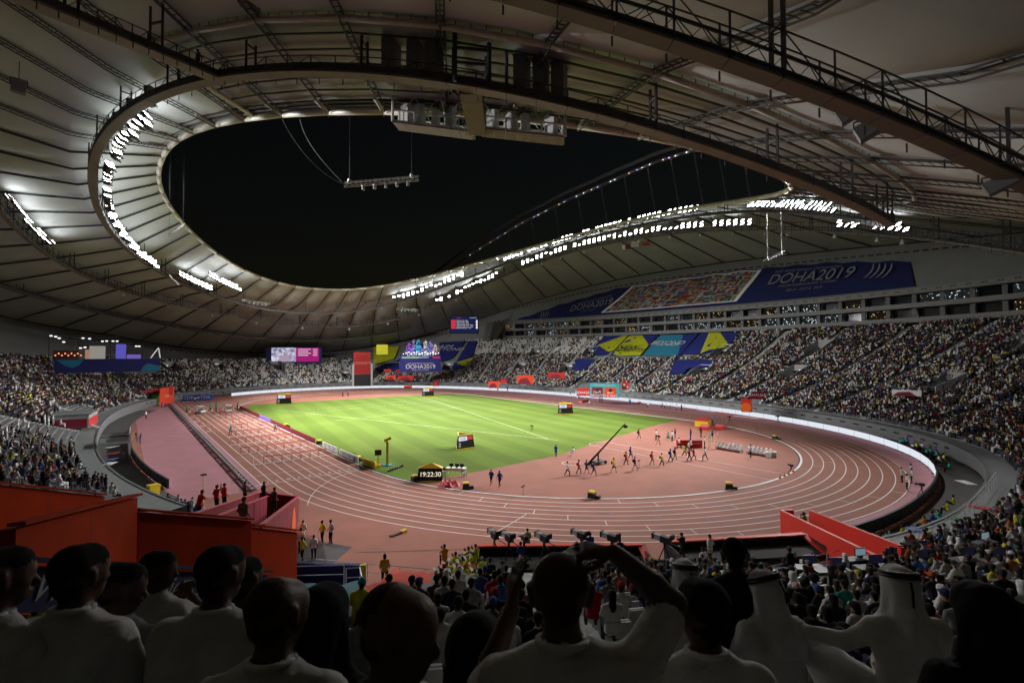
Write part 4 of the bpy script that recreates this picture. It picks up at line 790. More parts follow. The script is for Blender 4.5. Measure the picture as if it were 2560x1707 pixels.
# ---------------------------------------------------------------- cloth covers on the rake
def rk_cover(name, polys, label, cat='banner', lift=.75, texts=()):
    t = empty(name, RK(*polys[0][1][0], lift, True)[0], label=label, cat=cat); o0 = np.array(t.location)
    for i, (mt, px_) in enumerate(polys):
        W_ = [RK(x, y, lift+.06*i, True)[0]-o0 for x, y in px_]; n = len(W_); C0 = sum(W_)/n; b = MB()
        # subdivided fan so that the sheet follows the rake
        K = 5
        for j in range(n):
            A, B_ = np.array(px_[j], float), np.array(px_[(j+1) % n], float); Cc = np.mean(np.array(px_, float), 0); G = []
            for u in range(K+1):
                for v in range(u+1):
                    e_ = A+(B_-A)*(v/u if u else 0); p_ = Cc+(e_-Cc)*u/K; G.append(RK(p_[0], p_[1], lift+.06*i, True)[0]-o0)
            F_ = []
            for u in range(K):
                s0, s1 = u*(u+1)//2, (u+1)*(u+2)//2
                for v in range(u+1):
                    F_.append((s0+v, s1+v, s1+v+1))
                    if v < u: F_.append((s0+v, s1+v+1, s0+v+1))
            b.add(G, F_)
        b.build('cloth_field', mt, t)
    for body, size, mt, (x0, y0), (x1, y1), shr in texts:
        Pa, Pb = RK(x0, y0, lift+.5, True)[0], RK(x1, y1, lift+.5, True)[0]; c = (Pa+Pb)/2; up_ = RK((x0+x1)/2, (y0+y1)/2-14, lift+.5, True)[0]-c
        text_m(body, size, mt, t, frame_m(c-o0, Pb-Pa, up_), shear=shr)
    return t
WHT_T = mat('white_lettering', (.75, .76, .78), .6); BLK_T = mat('dark_lettering', (.02, .03, .02), .6)
TQ = mat('turquoise_cloth', (.03, .22, .34), .7); NVC = mat('navy_cloth', (.022, .03, .2), .7, .15, .3); YLC = mat('yellow_cloth', (.5, .52, .02), .7, .1, .3)
rk_cover('seat_cover', [(NVC, [(1480, 868), (1512, 840), (1560, 838), (1516, 887), (1490, 889)]), (YLC, [(1494, 862), (1556, 840), (1570, 838), (1534, 876), (1520, 879)])], 'navy seat cover with a yellow point, leftmost of the covers below the boxes')
rk_cover('seat_cover', [(NVC, [(1524, 889), (1572, 839), (1645, 837), (1600, 889)]), (YLC, [(1530, 884), (1572, 840), (1606, 838), (1622, 862), (1600, 888), (1545, 889)])], 'yellow seat cover lettered with two dark words beside the turquoise cover', texts=[('NEW', 4.2, BLK_T, (1538, 868), (1600, 868), .3), ('HEIGHTS', 3.6, BLK_T, (1532, 875), (1606, 875), .3)])
rk_cover('seat_cover', [(TQ, [(1606, 889), (1652, 837), (1708, 836), (1694, 889)]), (NVC, [(1708, 836), (1745, 834), (1700, 888), (1694, 888)])], 'turquoise seat cover with white slogan', texts=[('BEYOND', 3.6, WHT_T, (1640, 857), (1698, 857), .2), ('THE HEADS', 1.8, WHT_T, (1640, 862), (1694, 862), .2)])
rk_cover('seat_cover', [(NVC, [(1704, 885), (1752, 833), (1846, 831), (1820, 866), (1755, 884)]), (YLC, [(1750, 884), (1772, 832), (1800, 831), (1822, 862), (1816, 868), (1772, 874)])], 'navy seat cover with a broad yellow wedge, rightmost below the boxes')
rk_cover('seat_cover', [(NVC, [(1430, 911), (1441, 897), (1494, 897), (1462, 923), (1436, 926)])], 'dark navy seat cover right of the vomitory under the yellow cover')
rk_cover('seat_cover', [(NVC, [(1672, 934), (1690, 899), (1788, 899), (1770, 918), (1720, 920), (1706, 935)])], 'dark navy seat cover above the middle vomitory of the back stand')
rk_cover('seat_cover', [(NVC, [(1000, 897), (1040, 860), (1070, 850), (1010, 926), (955, 927), (935, 921)]), (YLC, [(935, 866), (998, 866), (985, 897), (934, 911)])], 'navy and yellow cover left of the skyline screen')
rk_cover('seat_cover', [(NVC, [(1098, 856), (1165, 852), (1130, 895), (1100, 905)])], 'navy cover with pale slogan right of the skyline screen', texts=[('AIM', 4.5, WHT_T, (1098, 866), (1128, 866), .3), ('BEYOND', 4.0, WHT_T, (1096, 873), (1146, 873), .3)])
rk_cover('seat_cover', [(NVC, [(1128, 924), (1172, 852), (1192, 852), (1178, 897), (1164, 919)]), (YLC, [(1140, 905), (1180, 894), (1184, 893), (1166, 917), (1138, 908)])], 'navy and yellow cover in the corner of the far stand')
# big blue banner hung above the boxes
bb = empty('hanging_banner', (108, 10, 34), label='huge navy banner above the executive boxes with a picture panel of flags', cat='banner'); o0 = np.array(bb.location)
def banP(td, u, out=0.0):
    t_ = R(td); p0 = FR.off(51.0).pt(t_); p1 = EO.pt(t_); z0, z1 = 32.0, float(zE(t_))-.2
    wl, wu = .04, np.interp(td, [-48, -27, -18, -5, 12, 24, 31], [.3, .6, .74, .78, .74, .5, .1]); w_ = wl+(wu-wl)*u
    p = p0*(1-w_)+p1*w_; inn = -p/np.linalg.norm(p); p = p+inn*(.7+out); return np.array([p[0], p[1], z0+(z1-z0)*w_+.25*math.sin(td*1.7)*u])-o0
BANN = mat('banner_navy', (.008, .013, .085), .75, .12, .12, .2, 1.2)
b = MB(); tds = np.linspace(-27, 31, 62); n = len(tds); V = [banP(t_, u) for u in np.linspace(0, 1, 9) for t_ in tds]; b.add(V, [(j*n+i, j*n+i+1, (j+1)*n+i+1, (j+1)*n+i) for j in range(8) for i in range(n-1)]); b.build('sheet', BANN, bb, True)
b = MB(); tds = np.linspace(-7.6, 10.6, 24); n = len(tds); V = [banP(t_-3.6*(u-.5), u, .12) for u in np.linspace(.07, .97, 6) for t_ in tds]; b.add(V, [(j*n+i, j*n+i+1, (j+1)*n+i+1, (j+1)*n+i) for j in range(5) for i in range(n-1)]); b.build('picture_border', WHT_T, bb)
fm = MB(); NC, NR = 22, 15; pal = [(.4, .02, .03), (.55, .55, .52), (.03, .06, .3), (.05, .18, .06), (.5, .35, .05), (.02, .02, .02), (.3, .05, .05), (.1, .25, .45), (.35, .1, .02)]; pm = [mat('flag_tone_%d' % i, tuple(x*.6 for x in c_), .7) for i, c_ in enumerate(pal)]
for i in range(NC):
    for j in range(NR):
        t0, t1 = -7.1+i*17.2/NC, -7.1+(i+1)*17.2/NC; u0, u1 = .1+j*.84/NR, .1+(j+1)*.84/NR; ks = rng.integers(0, 9, 3); k3 = rng.random() < .5
        for s in range(3):
            if k3: a0, a1, v0, v1 = t0, t1, u0+(u1-u0)*s/3, u0+(u1-u0)*(s+1)/3
            else: a0, a1, v0, v1 = t0+(t1-t0)*s/3, t0+(t1-t0)*(s+1)/3, u0, u1
            sk_ = lambda t_, u: banP(t_-3.6*(u-.5), u, .2); fm.add([sk_(a0, v0), sk_(a1, v0), sk_(a1, v1), sk_(a0, v1)], [(0, 1, 2, 3)], int(ks[s] if s != 1 else (1 if rng.random() < .4 else ks[1])))
fm.build('picture_of_flags', pm, bb)
def ban_text(body, size, td, u, shr=.25):
    c = banP(td, u, 1.3); xd = banP(td-3, u, 1.3)-banP(td+3, u, 1.3); yd = banP(td, u+.1, 1.3)-c; text_m(body, size, mat('banner_letters', (.24, .25, .27), .7), bb, frame_m(c, xd, yd), shear=shr)
ban_text('DOHA2019', 4.6, 15.2, .46); ban_text('IAAF World Athletics Championships', 1.2, 15.0, .7); ban_text('27 SEP - 6 OCT', 1.1, 15.2, .22)
ban_text('DOHA2019', 5.4, -15.4, .62); ban_text('IAAF World Athletics Championships', 1.4, -15.4, .86); ban_text('KHALIFA INTERNATIONAL STADIUM', 1.1, -15.1, .4); ban_text('SEP 27 - OCT 6   2019', 1.2, -14.8, .25)
ban_text('))))', 4, 25, .4, .2); ban_text('))))', 5, -24, .7, .2)

# ---------------------------------------------------------------- screens and signs at the far end
def vpanel(name, x0, y0, x1, y1, dist, label, cat, th_=.5, mt=BLK):
    P0, P1 = DP(x0, (y0+y1)/2, dist), DP(x1, (y0+y1)/2, dist); c = (P0+P1)/2; L = np.linalg.norm((P1-P0)[:2]); Z0, Z1 = DP((x0+x1)/2, y1, dist)[2], DP((x0+x1)/2, y0, dist)[2]
    t = empty(name, (c[0], c[1], Z0), math.atan2(P1[1]-P0[1], P1[0]-P0[0]), label=label, cat=cat); b = MB(); b.box((0, th_/2, (Z1-Z0)/2), (L, th_, Z1-Z0)); b.build('case', mt, t); return t, L, Z1-Z0
def panel(t, L, H, u0, v0, u1, v1, mt, nm='picture', out=.02):
    b = MB(); b.box(((u0+u1-1)*L/2, -out/2-.005, (v0+v1)*H/2), ((u1-u0)*L, out, (v1-v0)*H)); return b.build(nm, mt, t)
def vtext(t, L, H, body, u, v, size, mt, al='CENTER'): return text(body, size, mt, t, ((u-.5)*L, -.06, v*H), (R(90), 0, 0), align=al)
def pic_mat():
    m = emat('screen_picture', (1, 1, 1), 1); t_ = m.node_tree; e = [n for n in t_.nodes if n.bl_idname == 'ShaderNodeEmission'][0]; tc = t_.nodes.new('ShaderNodeTexCoord'); v = t_.nodes.new('ShaderNodeTexVoronoi'); v.inputs['Scale'].default_value = .9; t_.links.new(tc.outputs['Object'], v.inputs[0])
    r_ = t_.nodes.new('ShaderNodeValToRGB'); el = r_.color_ramp.elements; el[0].color = (.12, .16, .3, 1); el[1].color = (.7, .72, .85, 1); k = el.new(.5); k.color = (.42, .36, .5, 1); s_ = t_.nodes.new('ShaderNodeSeparateColor'); t_.links.new(v.outputs[1], s_.inputs[0]); t_.links.new(s_.outputs[0], r_.inputs[0]); t_.links.new(r_.outputs[0], e.inputs[0]); return m
t, L, H = vpanel('video_screen', 664, 868, 804, 907, 236, 'wide video screen with a magenta results half at the far end', 'screen', 1.0, NAVYP)
panel(t, L, H, .1, .08, .53, .97, pic_mat()); rh = panel(t, L, H, .53, .08, .95, .97, emat('screen_magenta', (.42, .02, .2), .8), 'results_half')
panel(t, L, H, .24, .08, .42, .5, emat('screen_lane', (.5, .36, .48), .8), 'picture_lane', .04)
for k in range(4): panel(rh, L, H, .57, .86-.13*k, .8-.05*(k % 2), .89-.13*k, emat('screen_text', (1, .95, 1), 1), 'results_line', .04); panel(rh, L, H, .84, .86-.13*k, .92, .89-.13*k, emat('screen_text', (1, .95, 1), 1), 'results_line', .04)
t, L, H = vpanel('results_screen', 1125, 790, 1197, 834, 226, 'dark results screen with white event lines and red times below the roof', 'screen', .8)
sf = panel(t, L, H, .03, .05, .97, .97, emat('screen_navy', (.02, .03, .12), .5), 'screen_face'); 
for k, s in enumerate(('1500 Metres Men - FINAL', 'Javelin Throw Men - FINAL', '10,000 Metres Men - FINAL', '100 Metres Hurdles Women - FINAL', '4x400 Metres Relay Women - FINAL', '4x400 Metres Relay Men - FINAL')):
    v = .74-.085*k; panel(sf, L, H, .04, v-.035, .2, v+.035, emat('screen_red', (.8, .04, .08), .9), 'time_cell', .03); vtext(sf, L, H, s, .22, v, .52, emat('screen_text', (1, .95, 1), 1), 'LEFT'); panel(sf, L, H, .9, v-.03, .96, v+.03, emat('screen_text', (1, .95, 1), 1), 'status_cell', .03)
vtext(t, L, H, 'Timetable', .3, .9, .6, emat('screen_red', (.8, .04, .08), .9)); vtext(t, L, H, 'Sunday 06 OCT', .8, .9, .5, emat('screen_text', (1, .95, 1), 1))
t, L, H = vpanel('skyline_sign', 1000, 886, 1102, 930, 205, 'navy sign with a glowing cut out skyline of towers on top', 'sign', .8, mat('sign_navy', (.02, .025, .2), .6))
tw = [(.02, .35, 3), (.1, .7, 5), (.17, .5, 4), (.25, .95, 2.2), (.31, .6, 4), (.4, .92, 4), (.47, .6, 3), (.55, .4, 3), (.63, .9, 3.6), (.7, .55, 4), (.8, .82, 4), (.88, .6, 3), (.95, .66, 3.5)]; tc_ = [(.2, .35, .9), (.45, .15, .75), (.3, .2, .9), (.5, .4, .95), (.15, .45, .8), (.1, .55, .95), (.2, .4, .85), (.3, .2, .7), (.85, .8, .75), (.2, .35, .85), (.35, .3, .9), (.75, .5, .55), (.8, .6, .65)]
def tower_mat(i, c_):
    m = emat('tower_light_%d' % i, c_, .9); t_ = m.node_tree; e = [n for n in t_.nodes if n.bl_idname == 'ShaderNodeEmission'][0]; tc = t_.nodes.new('ShaderNodeTexCoord'); v = t_.nodes.new('ShaderNodeTexVoronoi'); v.inputs['Scale'].default_value = 2.2; t_.links.new(tc.outputs['Object'], v.inputs[0]); r_ = t_.nodes.new('ShaderNodeMapRange'); r_.inputs[1].default_value = 0; r_.inputs[2].default_value = .6; r_.inputs[3].default_value = 1.9; r_.inputs[4].default_value = .15; t_.links.new(v.outputs[0], r_.inputs[0]); t_.links.new(r_.outputs[0], e.inputs[1]); return m
HS = DP(1050, 845, 205)[2]-DP(1050, 886, 205)[2]
for i, ((u, h_, w_), c_) in enumerate(zip(tw, tc_)):
    x = (.14+u*.76-.5)*L; b = MB(); hh = HS*h_; b.box((x, .2, H+hh*.42), (w_*.42, .3, hh*.84)); b.add([(x-w_*.21, .05, H+hh*.84), (x+w_*.21, .05, H+hh*.84), (x+w_*.21, .35, H+hh*.84), (x-w_*.21, .35, H+hh*.84), (x, .2, H+hh)], [(0, 1, 4), (1, 2, 4), (2, 3, 4), (3, 0, 4)]); b.build('tower', tower_mat(i, c_), t)
for k in range(14): b = MB(); b.ell(((-.42+k*.066)*L, -.1, H+.25+.4*(k % 3)), (.16, .16, .16), 0, 6, 4); b.build('bulb', emat('bulb_white', (1, 1, 1), 4), t)
vtext(t, L, H, 'DOHA2019', .5, 1.02, 2.3, emat('sign_letters', (.9, .95, 1), .9)); panel(t, L, H, .04, .78, .46, .88, emat('bar_green', (.55, .8, .4), .6), 'colour_bar'); vtext(t, L, H, 'DOHA2019', .58, .83, .8, emat('sign_letters', (.9, .95, 1), .9)); panel(t, L, H, .8, .78, .98, .88, emat('bar_red', (.85, .05, .1), .6), 'colour_bar')
vtext(t, L, H, 'DOHA2019', .5, .3, 2.5, WHT_T); vtext(t, L, H, 'IAAF World Athletics Championships', .5, .5, .7, WHT_T); vtext(t, L, H, 'Khalifa International Stadium', .5, .12, .6, WHT_T)
t, L, H = vpanel('tower_banner', 884, 880, 926, 935, 222, 'tall red banner with white lettering over the dark far gateway', 'banner', .6, mat('banner_red', (.42, .025, .02), .7, .12, .2)); vtext(t, L, H, 'DOHA2019', .5, .5, 1.5, mat('pale_red_letters', (.6, .3, .28), .7))
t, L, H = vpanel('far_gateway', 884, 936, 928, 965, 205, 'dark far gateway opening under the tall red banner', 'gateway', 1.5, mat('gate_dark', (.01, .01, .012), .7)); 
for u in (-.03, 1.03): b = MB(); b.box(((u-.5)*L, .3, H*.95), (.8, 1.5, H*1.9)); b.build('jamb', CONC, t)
t, L, H = vpanel('yellow_cube', 941, 861, 970, 886, 214, 'plain yellow box hanging at the top of the far stand', 'box', 3.0, YLC)
# portal, pods, red kiosks along the back straight
t, L, H = vpanel('portal', 1475, 958, 1548, 993, 139, 'turquoise portal frame with two red poster panels at the back straight', 'portal', 1.2, mat('portal_teal', (.05, .33, .36), .6)); panel(t, L, H, .07, 0, .44, .72, REDD, 'poster'); panel(t, L, H, .5, 0, .9, .7, ORGP, 'poster'); vtext(t, L, H, 'NEW\nHEIGHTS', .25, .25, .95, WHT_T); vtext(t, L, H, 'BEAT\nTHE HEAT', .7, .22, .8, WHT_T); vtext(t, L, H, 'IAAF World Athletics Championships', .5, .86, .4, WHT_T)
for u in (.25, .7): b = MB(); b.ell(((u-.5)*L, -.05, H*.52), (.5, .03, .5), 0, 10, 6); b.bar(((u-.5)*L-.5, -.06, H*.45), ((u-.5)*L+.6, -.06, H*.6), .1); b.build('figure_print', BLK_T, t)
t, L, H = vpanel('portal_wing', 1443, 970, 1477, 989, 140, 'red panel with white lettering left of the turquoise portal', 'panel', .4, REDP); vtext(t, L, H, 'DOHA2019', .5, .4, 1.0, WHT_T)
t, L, H = vpanel('cross_flag', 1555, 955, 1573, 973, 141, 'red flag with white crosses right of the turquoise portal', 'flag', .08, REDP)
for u, v in ((.3, .55), (.75, .3)): panel(t, L, H, u-.05, v-.22, u+.05, v+.22, WHTP, 'cross'); panel(t, L, H, u-.16, v-.07, u+.16, v+.07, WHTP, 'cross', .03)
for x0, y0, x1, y1, D_, lab, m_ in ((1293, 938, 1334, 960, 172, 'red wedge shaped pod in the crowd left of the portal', ORGP), (1370, 931, 1412, 946, 172, 'long red pod in the crowd above the back straight', REDP), (1221, 953, 1247, 970, 172, 'bright red kiosk with dark arch at the far end of the back straight', ORGP), (1250, 945, 1270, 958, 178, 'slanted maroon sign next to the bright red kiosk', REDD), (965, 939, 990, 950, 205, 'small red pod in the far stand, left one', ORGP), (996, 939, 1033, 951, 205, 'wide red pod in the far stand, right one', REDP), (1083, 950, 1098, 965, 196, 'dark red doorway panel in the far front wall', REDD), (960, 923, 978, 930, 207, 'small red panel at the left far vomitory', REDP), (990, 924, 1002, 932, 207, 'small square red panel at the far vomitory', REDP), (1822, 952, 1864, 962, 152, 'red and turquoise banner strip at the upper right vomitory', ORGP), (2230, 975, 2304, 990, 118, 'white and red banner strip at the right vomitory', WHTP), (1715, 945, 1752, 955, 158, 'red and yellow flag strip below the middle vomitory', REDP), (1010, 964, 1030, 970, 198, 'tiny red box on the far perimeter wall', ORGP)):
    t, L, H = vpanel('red_pod', x0, y0, x1, y1, D_, lab, 'panel', .9, m_); b = MB(); b.add([(-L*.5, -.02, 0), (L*.35, -.02, 0), (L*.1, -.02, H*.75), (-L*.3, -.02, H*.6)], [(0, 1, 2, 3)]); b.build('printed_shape', REDD if m_ is not REDD else REDP, t)
# red cube kiosk with tilted sign
p = GP(1880, 1030); c0 = FR.off(3.2).pt(R(-31)); P, td, d = RK(1885, 1025, 0, True); t, L, H = vpanel('red_kiosk', 1853, 997, 1880, 1030, 116, 'red cube kiosk with orange disc beside the right bend', 'kiosk', 3.4, REDP); b = MB(); b.tube([(-.1, -.02, H*.36), (-.1, -.04, H*.36)], H*.36, 18); b.build('orange_disc', mat('disc_orange', (.75, .12, .01), .6), t); b = MB(); b.slab((.2, -.2, H), (L*1.6, 1.0, H), (L*1.9, 1.6, H*1.55), (L*.5, .4, H*1.55), .15); b.build('tilted_sign', REDD, t); text_m('KHALIFA', .9, WHT_T, t, frame_m((L*1.05, .6, H*1.3), (L*1.4, 1.2, 0), (.3, .5, H*.5)))
# left studio
DSTU = float(np.min([np.linalg.norm((RK(x_, 931, .2, True)[0]-CAM)[:2]) for x_ in (140, 200, 260, 330, 395)]))-1.5
t, L, H = vpanel('studio_front', 134, 897, 400, 930, DSTU, 'long navy studio front with light blue waves above the left far crowd', 'banner', 1.2, mat('studio_navy', (.018, .022, .16), .6))
for pts_ in ([(.02, .95), (.26, .95), (.22, .55), (.16, .35), (.1, .5)], [(.8, .02), (1, .02), (1, .42), (.87, .62), (.83, .4)]): b = MB(); b.add([((u-.5)*L, -.03, v*H) for u, v in pts_], [tuple(range(len(pts_)))]); b.build('wave_print', SKYP, t)
st = empty('tv_studio', DP(250, 897, DSTU+1.5), front(DP(250, 897, DSTU+1.5), CAM), label='open television studio with lit sets on the navy platform', cat='studio'); W_ = L
for x0, x1, h_, m_, nm in ((-.42, -.2, 2.4, mat('studio_dark', (.05, .04, .03), .7), 'set_wall'), (-.1, .05, 3.6, emat('set_white', (.75, .7, .62), .35), 'set_screen'), (.15, .25, 4.2, emat('set_blue', (.16, .14, .75), .6), 'set_screen'), (.26, .4, 1.2, emat('set_violet', (.3, .2, .85), .5), 'desk'), (-.14, -.09, 2.6, emat('set_warm', (.8, .45, .3), .4), 'set_screen')): b = MB(); b.box(((x0+x1)/2*W_, 1.5, h_/2), ((x1-x0)*W_, .3, h_)); b.build(nm, m_, st)
for k in range(9): b = MB(); b.ell(((-.4+k*.028)*W_, .6, 1.0+.5*(k % 2)), (.18, .18, .18), 0, 6, 4); b.build('red_lamp', emat('lamp_red', (1, .25, .1), 2.0), st)
for k, (u, z) in enumerate(((-.44, 6.2), (-.4, 6.0), (-.37, 5.6), (-.33, 4.6), (-.18, 3.0), (-.14, 3.2), (-.1, 5.6), (.02, 4.9), (.06, 5.0), (.12, 5.0), (.16, 5.0), (.35, 3.6), (.38, 3.6), (-.16, 5.7))): b = MB(); b.box((u*W_, .2, z), (.55, .3, .3)); b.build('studio_lamp', emat('lamp_white', (1, 1, 1), 1.5), st)
for sx in (-.46, -.22, .1, .42): b = MB(); b.bar((sx*W_, 1.7, 0), (sx*W_, 1.7, 6.5), .15); b.build('post', STEEL, st)
b = MB(); b.bar((-.46*W_, 1.7, 6.4), (.42*W_, 1.7, 6.4), .18); b.bar((-.46*W_, .5, 6.0), (.42*W_, .5, 6.0), .14); b.build('truss', STEEL, st)
b = MB(); b.bar((.5*W_, 0, .2), (.58*W_, 0, 3.2), .3); b.bar((.58*W_, 0, 3.2), (.6*W_, 0, .2), .3); b.build('triangle_sign', emat('lamp_soft', (.9, .85, .9), .6), st)
# ================================================================ roof
OO = Ov(53, 56.6, 77, 77, 2.2); C1 = Ov(61.5, 65.2, 88, 88, 2.2); PO = C1.off(2.5); C2 = Ov(75, 78, 104, 104, 2.2)
CO = [44.341, 3.33, 1.166, 6.224, -.85, -.445, .683, -.076, -.449]; CC1 = [39.453, 5.812, -.089, 8.82, .775, .57, -.696, -.545, .049]; CC2 = [36.241, 5.49, .791, 11.478, 1.3, 1.419, -1.206, -.253, 1.489]
zO = lambda t: four(CO, t); zC1 = lambda t: four(CC1, t); zC2 = lambda t: four(CC2, t)
def mem(t, s):
    """roof underside: s 0 opening ring, 1 edge pipe, 2 above outer catwalk, 3 outer edge"""
    r = [(OO, zO(t)+.35), (PO, zC1(t)+3.2), (C2, zC2(t)+4.8), (EO, zE(t))]; i = min(int(s), 2); f = s-i; a, b_ = r[i], r[i+1]
    p = a[0].pt(t)*(1-f)+b_[0].pt(t)*f; return np.array([p[0], p[1], a[1]*(1-f)+b_[1]*f])
def hit(ov, px, py, far):
    dv = ray(px, py); t = np.linspace(1, 500, 10000); P = CAM+t[:, None]*dv; x, y = P[:, 0], P[:, 1]
    f = np.abs(x/np.where(x > 0, ov.aR, ov.aL))**ov.n+np.abs(y/np.where(y > 0, ov.bF, ov.bN))**ov.n-1; i = np.where(f[:-1]*f[1:] < 0)[0]
    return P[np.argmin(f)] if not len(i) else P[i[-1 if far else 0]]
FAB = mat('roof_fabric', (.425, .445, .44), .8, .1, .12, .15, .6); FAB2 = mat('roof_polycarbonate', (.3, .3, .3), .45, .22, .25, .2, 2.0)
CREAM = mat('cream_steel', (.5, .46, .36), .5, .1, 2); PLATE = mat('deck_plate', (.2, .165, .135), .7, .1, .6)
roof = empty('stadium_roof', kind='structure')
NB = 64; rib_t = PO.arc(-math.pi, math.pi, 1e9 if False else (lambda o: 1)(0) or 1); 
_tt = np.linspace(-math.pi, math.pi, 6000); _pp = PO.pt(_tt); _L = np.concatenate([[0], np.cumsum(np.hypot(*np.diff(_pp, axis=0).T))]); rib_t = np.interp(np.linspace(0, _L[-1], NB+1), _L, _tt)
for k in range(NB):
    t0, t1 = rib_t[k], rib_t[k+1]; tm = (t0+t1)/2; poly_ = -152 < math.degrees(tm) < -36
    for nm, s0, s1, ns, m_ in (('inner_panel', 0, 1, 4, FAB2 if poly_ else FAB), ('fabric_panel', 1, 3, 12, FAB)):
        b = MB(); na = 6; V = []
        for j in range(ns+1):
            for i in range(na+1):
                u = i/na; s = s0+(s1-s0)*j/ns; P = mem(t0+(t1-t0)*u, s); P[2] += (-.55 if s < 1 else -1.0)*(4*u*(1-u))*math.sin(math.pi*min(1, max(0, (s-s0)/(s1-s0))))*(0 if poly_ and s <= 1 else 1)+.25; V.append(P)
        b.add(V, [(j*(na+1)+i, (j+1)*(na+1)+i, (j+1)*(na+1)+i+1, j*(na+1)+i+1) for j in range(ns) for i in range(na)]); b.build(nm, m_, roof, True)
    if poly_:
        for j in range(1, 7): b = MB(); b.tube([mem(t0, j/7)-np.array([0, 0, .1]), mem(t1, j/7)-np.array([0, 0, .1])], .1, 4); b.build('purlin', STEEL, roof)
    # rib truss
    near_ = -172 < math.degrees(t0) < -40; b = MB(); n = 30 if near_ else 16; path = [mem(t0, s)+np.array([0, 0, -.15]) for s in np.linspace(0, 3, n)]
    if near_:
        d_ = path[-1]-path[0]; lat = np.cross(d_, (0, 0, 1)); lat = lat/np.linalg.norm(lat)*.28
        b.tube([p+lat for p in path], .07, 5); b.tube([p-lat for p in path], .07, 5); b.tube([p-np.array([0, 0, .45]) for p in path], .07, 5)
        for i in range(n-1):
            for f in (0, .5):
                p = path[i]*(1-f)+path[i+1]*f; q = path[i]*(.5-f)+path[i+1]*(.5+f) if f < .5 else path[i+1]; b.bar(p+lat, p-lat, .06); b.bar(p+lat, q-np.array([0, 0, .45]), .05)
    else: b.tube(path, .2, 5)
    b.build('rib_truss', STEEL, roof)
    # edge ring pieces
    b = MB(); b.tube([mem(t0, 0), mem(t1, 0)], .42, 8); b.build('edge_ring', CREAM, roof, True)
    for q in (.9, 1.7):
        b = MB(); A, B_ = [np.array([*OO.off(q).pt(t), zO(t)+.5]) for t in (t0, t1)]; b.tube([A, B_], .14, 5); b.build('ring_cable', STEEL, roof)
    b = MB(); A = mem(t0, 0)-np.array([0, 0, .2]); B_ = np.array([*OO.off(2.6).pt(t0), zO(t0)+.2]); b.tube([A, B_], .2, 6); b.build('ring_clamp', CREAM, roof)
    if poly_:
        b = MB(); A, B_ = mem(t0, 1)-np.array([0, 0, .3]), mem(t1, 1)-np.array([0, 0, .3]); b.tube([A, B_], .24, 8); b.build('edge_pipe', CREAM, roof, True); b = MB(); b.tube([A+np.array([0, 0, .9]), B_+np.array([0, 0, .9])], .1, 4)
        for u in np.linspace(0, 1, 8): b.bar(A*(1-u)+B_*u, A*(1-u)+B_*u+np.array([0, 0, .9]), .06)
        b.build('pipe_rail', STEEL, roof)
for tt_, s1 in ((R(-150), 1.02), (R(-37), 1.02)):
    b = MB(); b.tube([mem(tt_, 0), mem(tt_, .5)-np.array([0, 0, .5]), mem(tt_, s1)], .26, 8); b.build('edge_pipe', CREAM, roof, True)

# ---------------------------------------------------------------- catwalks
cat_panel = {}
def catwalk(name, ptf, topf, n, wd, label, hang=4, t_vis=None, rail_h=1.25, solid=True):
    t = empty(name, ptf(0)[0], label=label, cat='catwalk'); o0 = np.array(t.location); P = [ptf(i/n)[0] for i in range(n+1)]; key = (wd, round(np.linalg.norm(P[1]-P[0]), 1))
    seg = {}
    for i in range(n):
        A, B_ = P[i], P[i+1]; v = B_-A; L = np.linalg.norm(v); c = (A+B_)/2; a = math.atan2(v[1], v[0]); pt = math.asin(v[2]/L)
        if wd not in cat_panel: b = MB(); b.box((0, 0, 0), (1, wd, .14)); b.box((0, 0, .18), (1, wd*.9, .05), 0); cat_panel[wd] = b.mesh('deck_panel', [PLATE])
        o = obj('deck_panel', cat_panel[wd], t, c-o0); o.rotation_euler = (0, -pt, a); o.scale = (L*.985, 1, 1)
        lat = np.array([-v[1], v[0], 0]); lat = lat/np.linalg.norm(lat)*wd/2; s = i*max(1, n//40)//max(1, n//40)//12; b = seg.setdefault(s, MB())
        for sg in (-1, 1):
            A2, B2 = A-o0+lat*sg, B_-o0+lat*sg; z1 = np.array([0, 0, rail_h]); b.bar(A2, A2+z1, .09); b.bar(A2+z1, B2+z1, .07); b.bar(A2+z1*.5, B2+z1*.5, .04); b.bar(A2+z1*.12, B2+z1*.12, .14)
            if solid: b.quad(A2+z1*.08, B2+z1*.08, B2+z1*.5, A2+z1*.5)
            else:
                m0, m1 = A2+z1*.45, B2+z1*.45; b.bar(m0, m1, .1); mm = (A2+B2)/2
                for k_ in range(4): f0, f1 = k_/4, (k_+1)/4; p0, p1 = A2*(1-f0)+B2*f0, A2*(1-f1)+B2*f1; b.bar(p0+z1*.06, p1+z1*.45, .035) if k_ % 2 else b.bar(p0+z1*.45, p1+z1*.06, .035)
            if sg == -1 or True: b.bar(A2, B2+z1, .05) if i % 2 else b.bar(A2+z1, B2, .05)
        b.bar(A-o0+lat*1.15-np.array([0, 0, .1]), A-o0+lat*1.15-np.array([0, 0, .55]), .08)
        if i % hang == 0:
            top = topf(i/n)
            if top is not None:
                h_ = MB(); h_.bar(A-o0+lat*.95, np.array([*(A+lat*.95)[:2], top])-o0, .2); h_.bar(A-o0-lat*.95, np.array([*(A-lat*.95)[:2], top])-o0, .2); h_.bar(np.array([*(A-lat)[:2], A[2]+2.6])-o0, np.array([*(A+lat)[:2], A[2]+2.6])-o0, .16); h_.build('hanger', STEEL, t)
    for b in seg.values(): b.build('railing', STEEL, t)
    return t
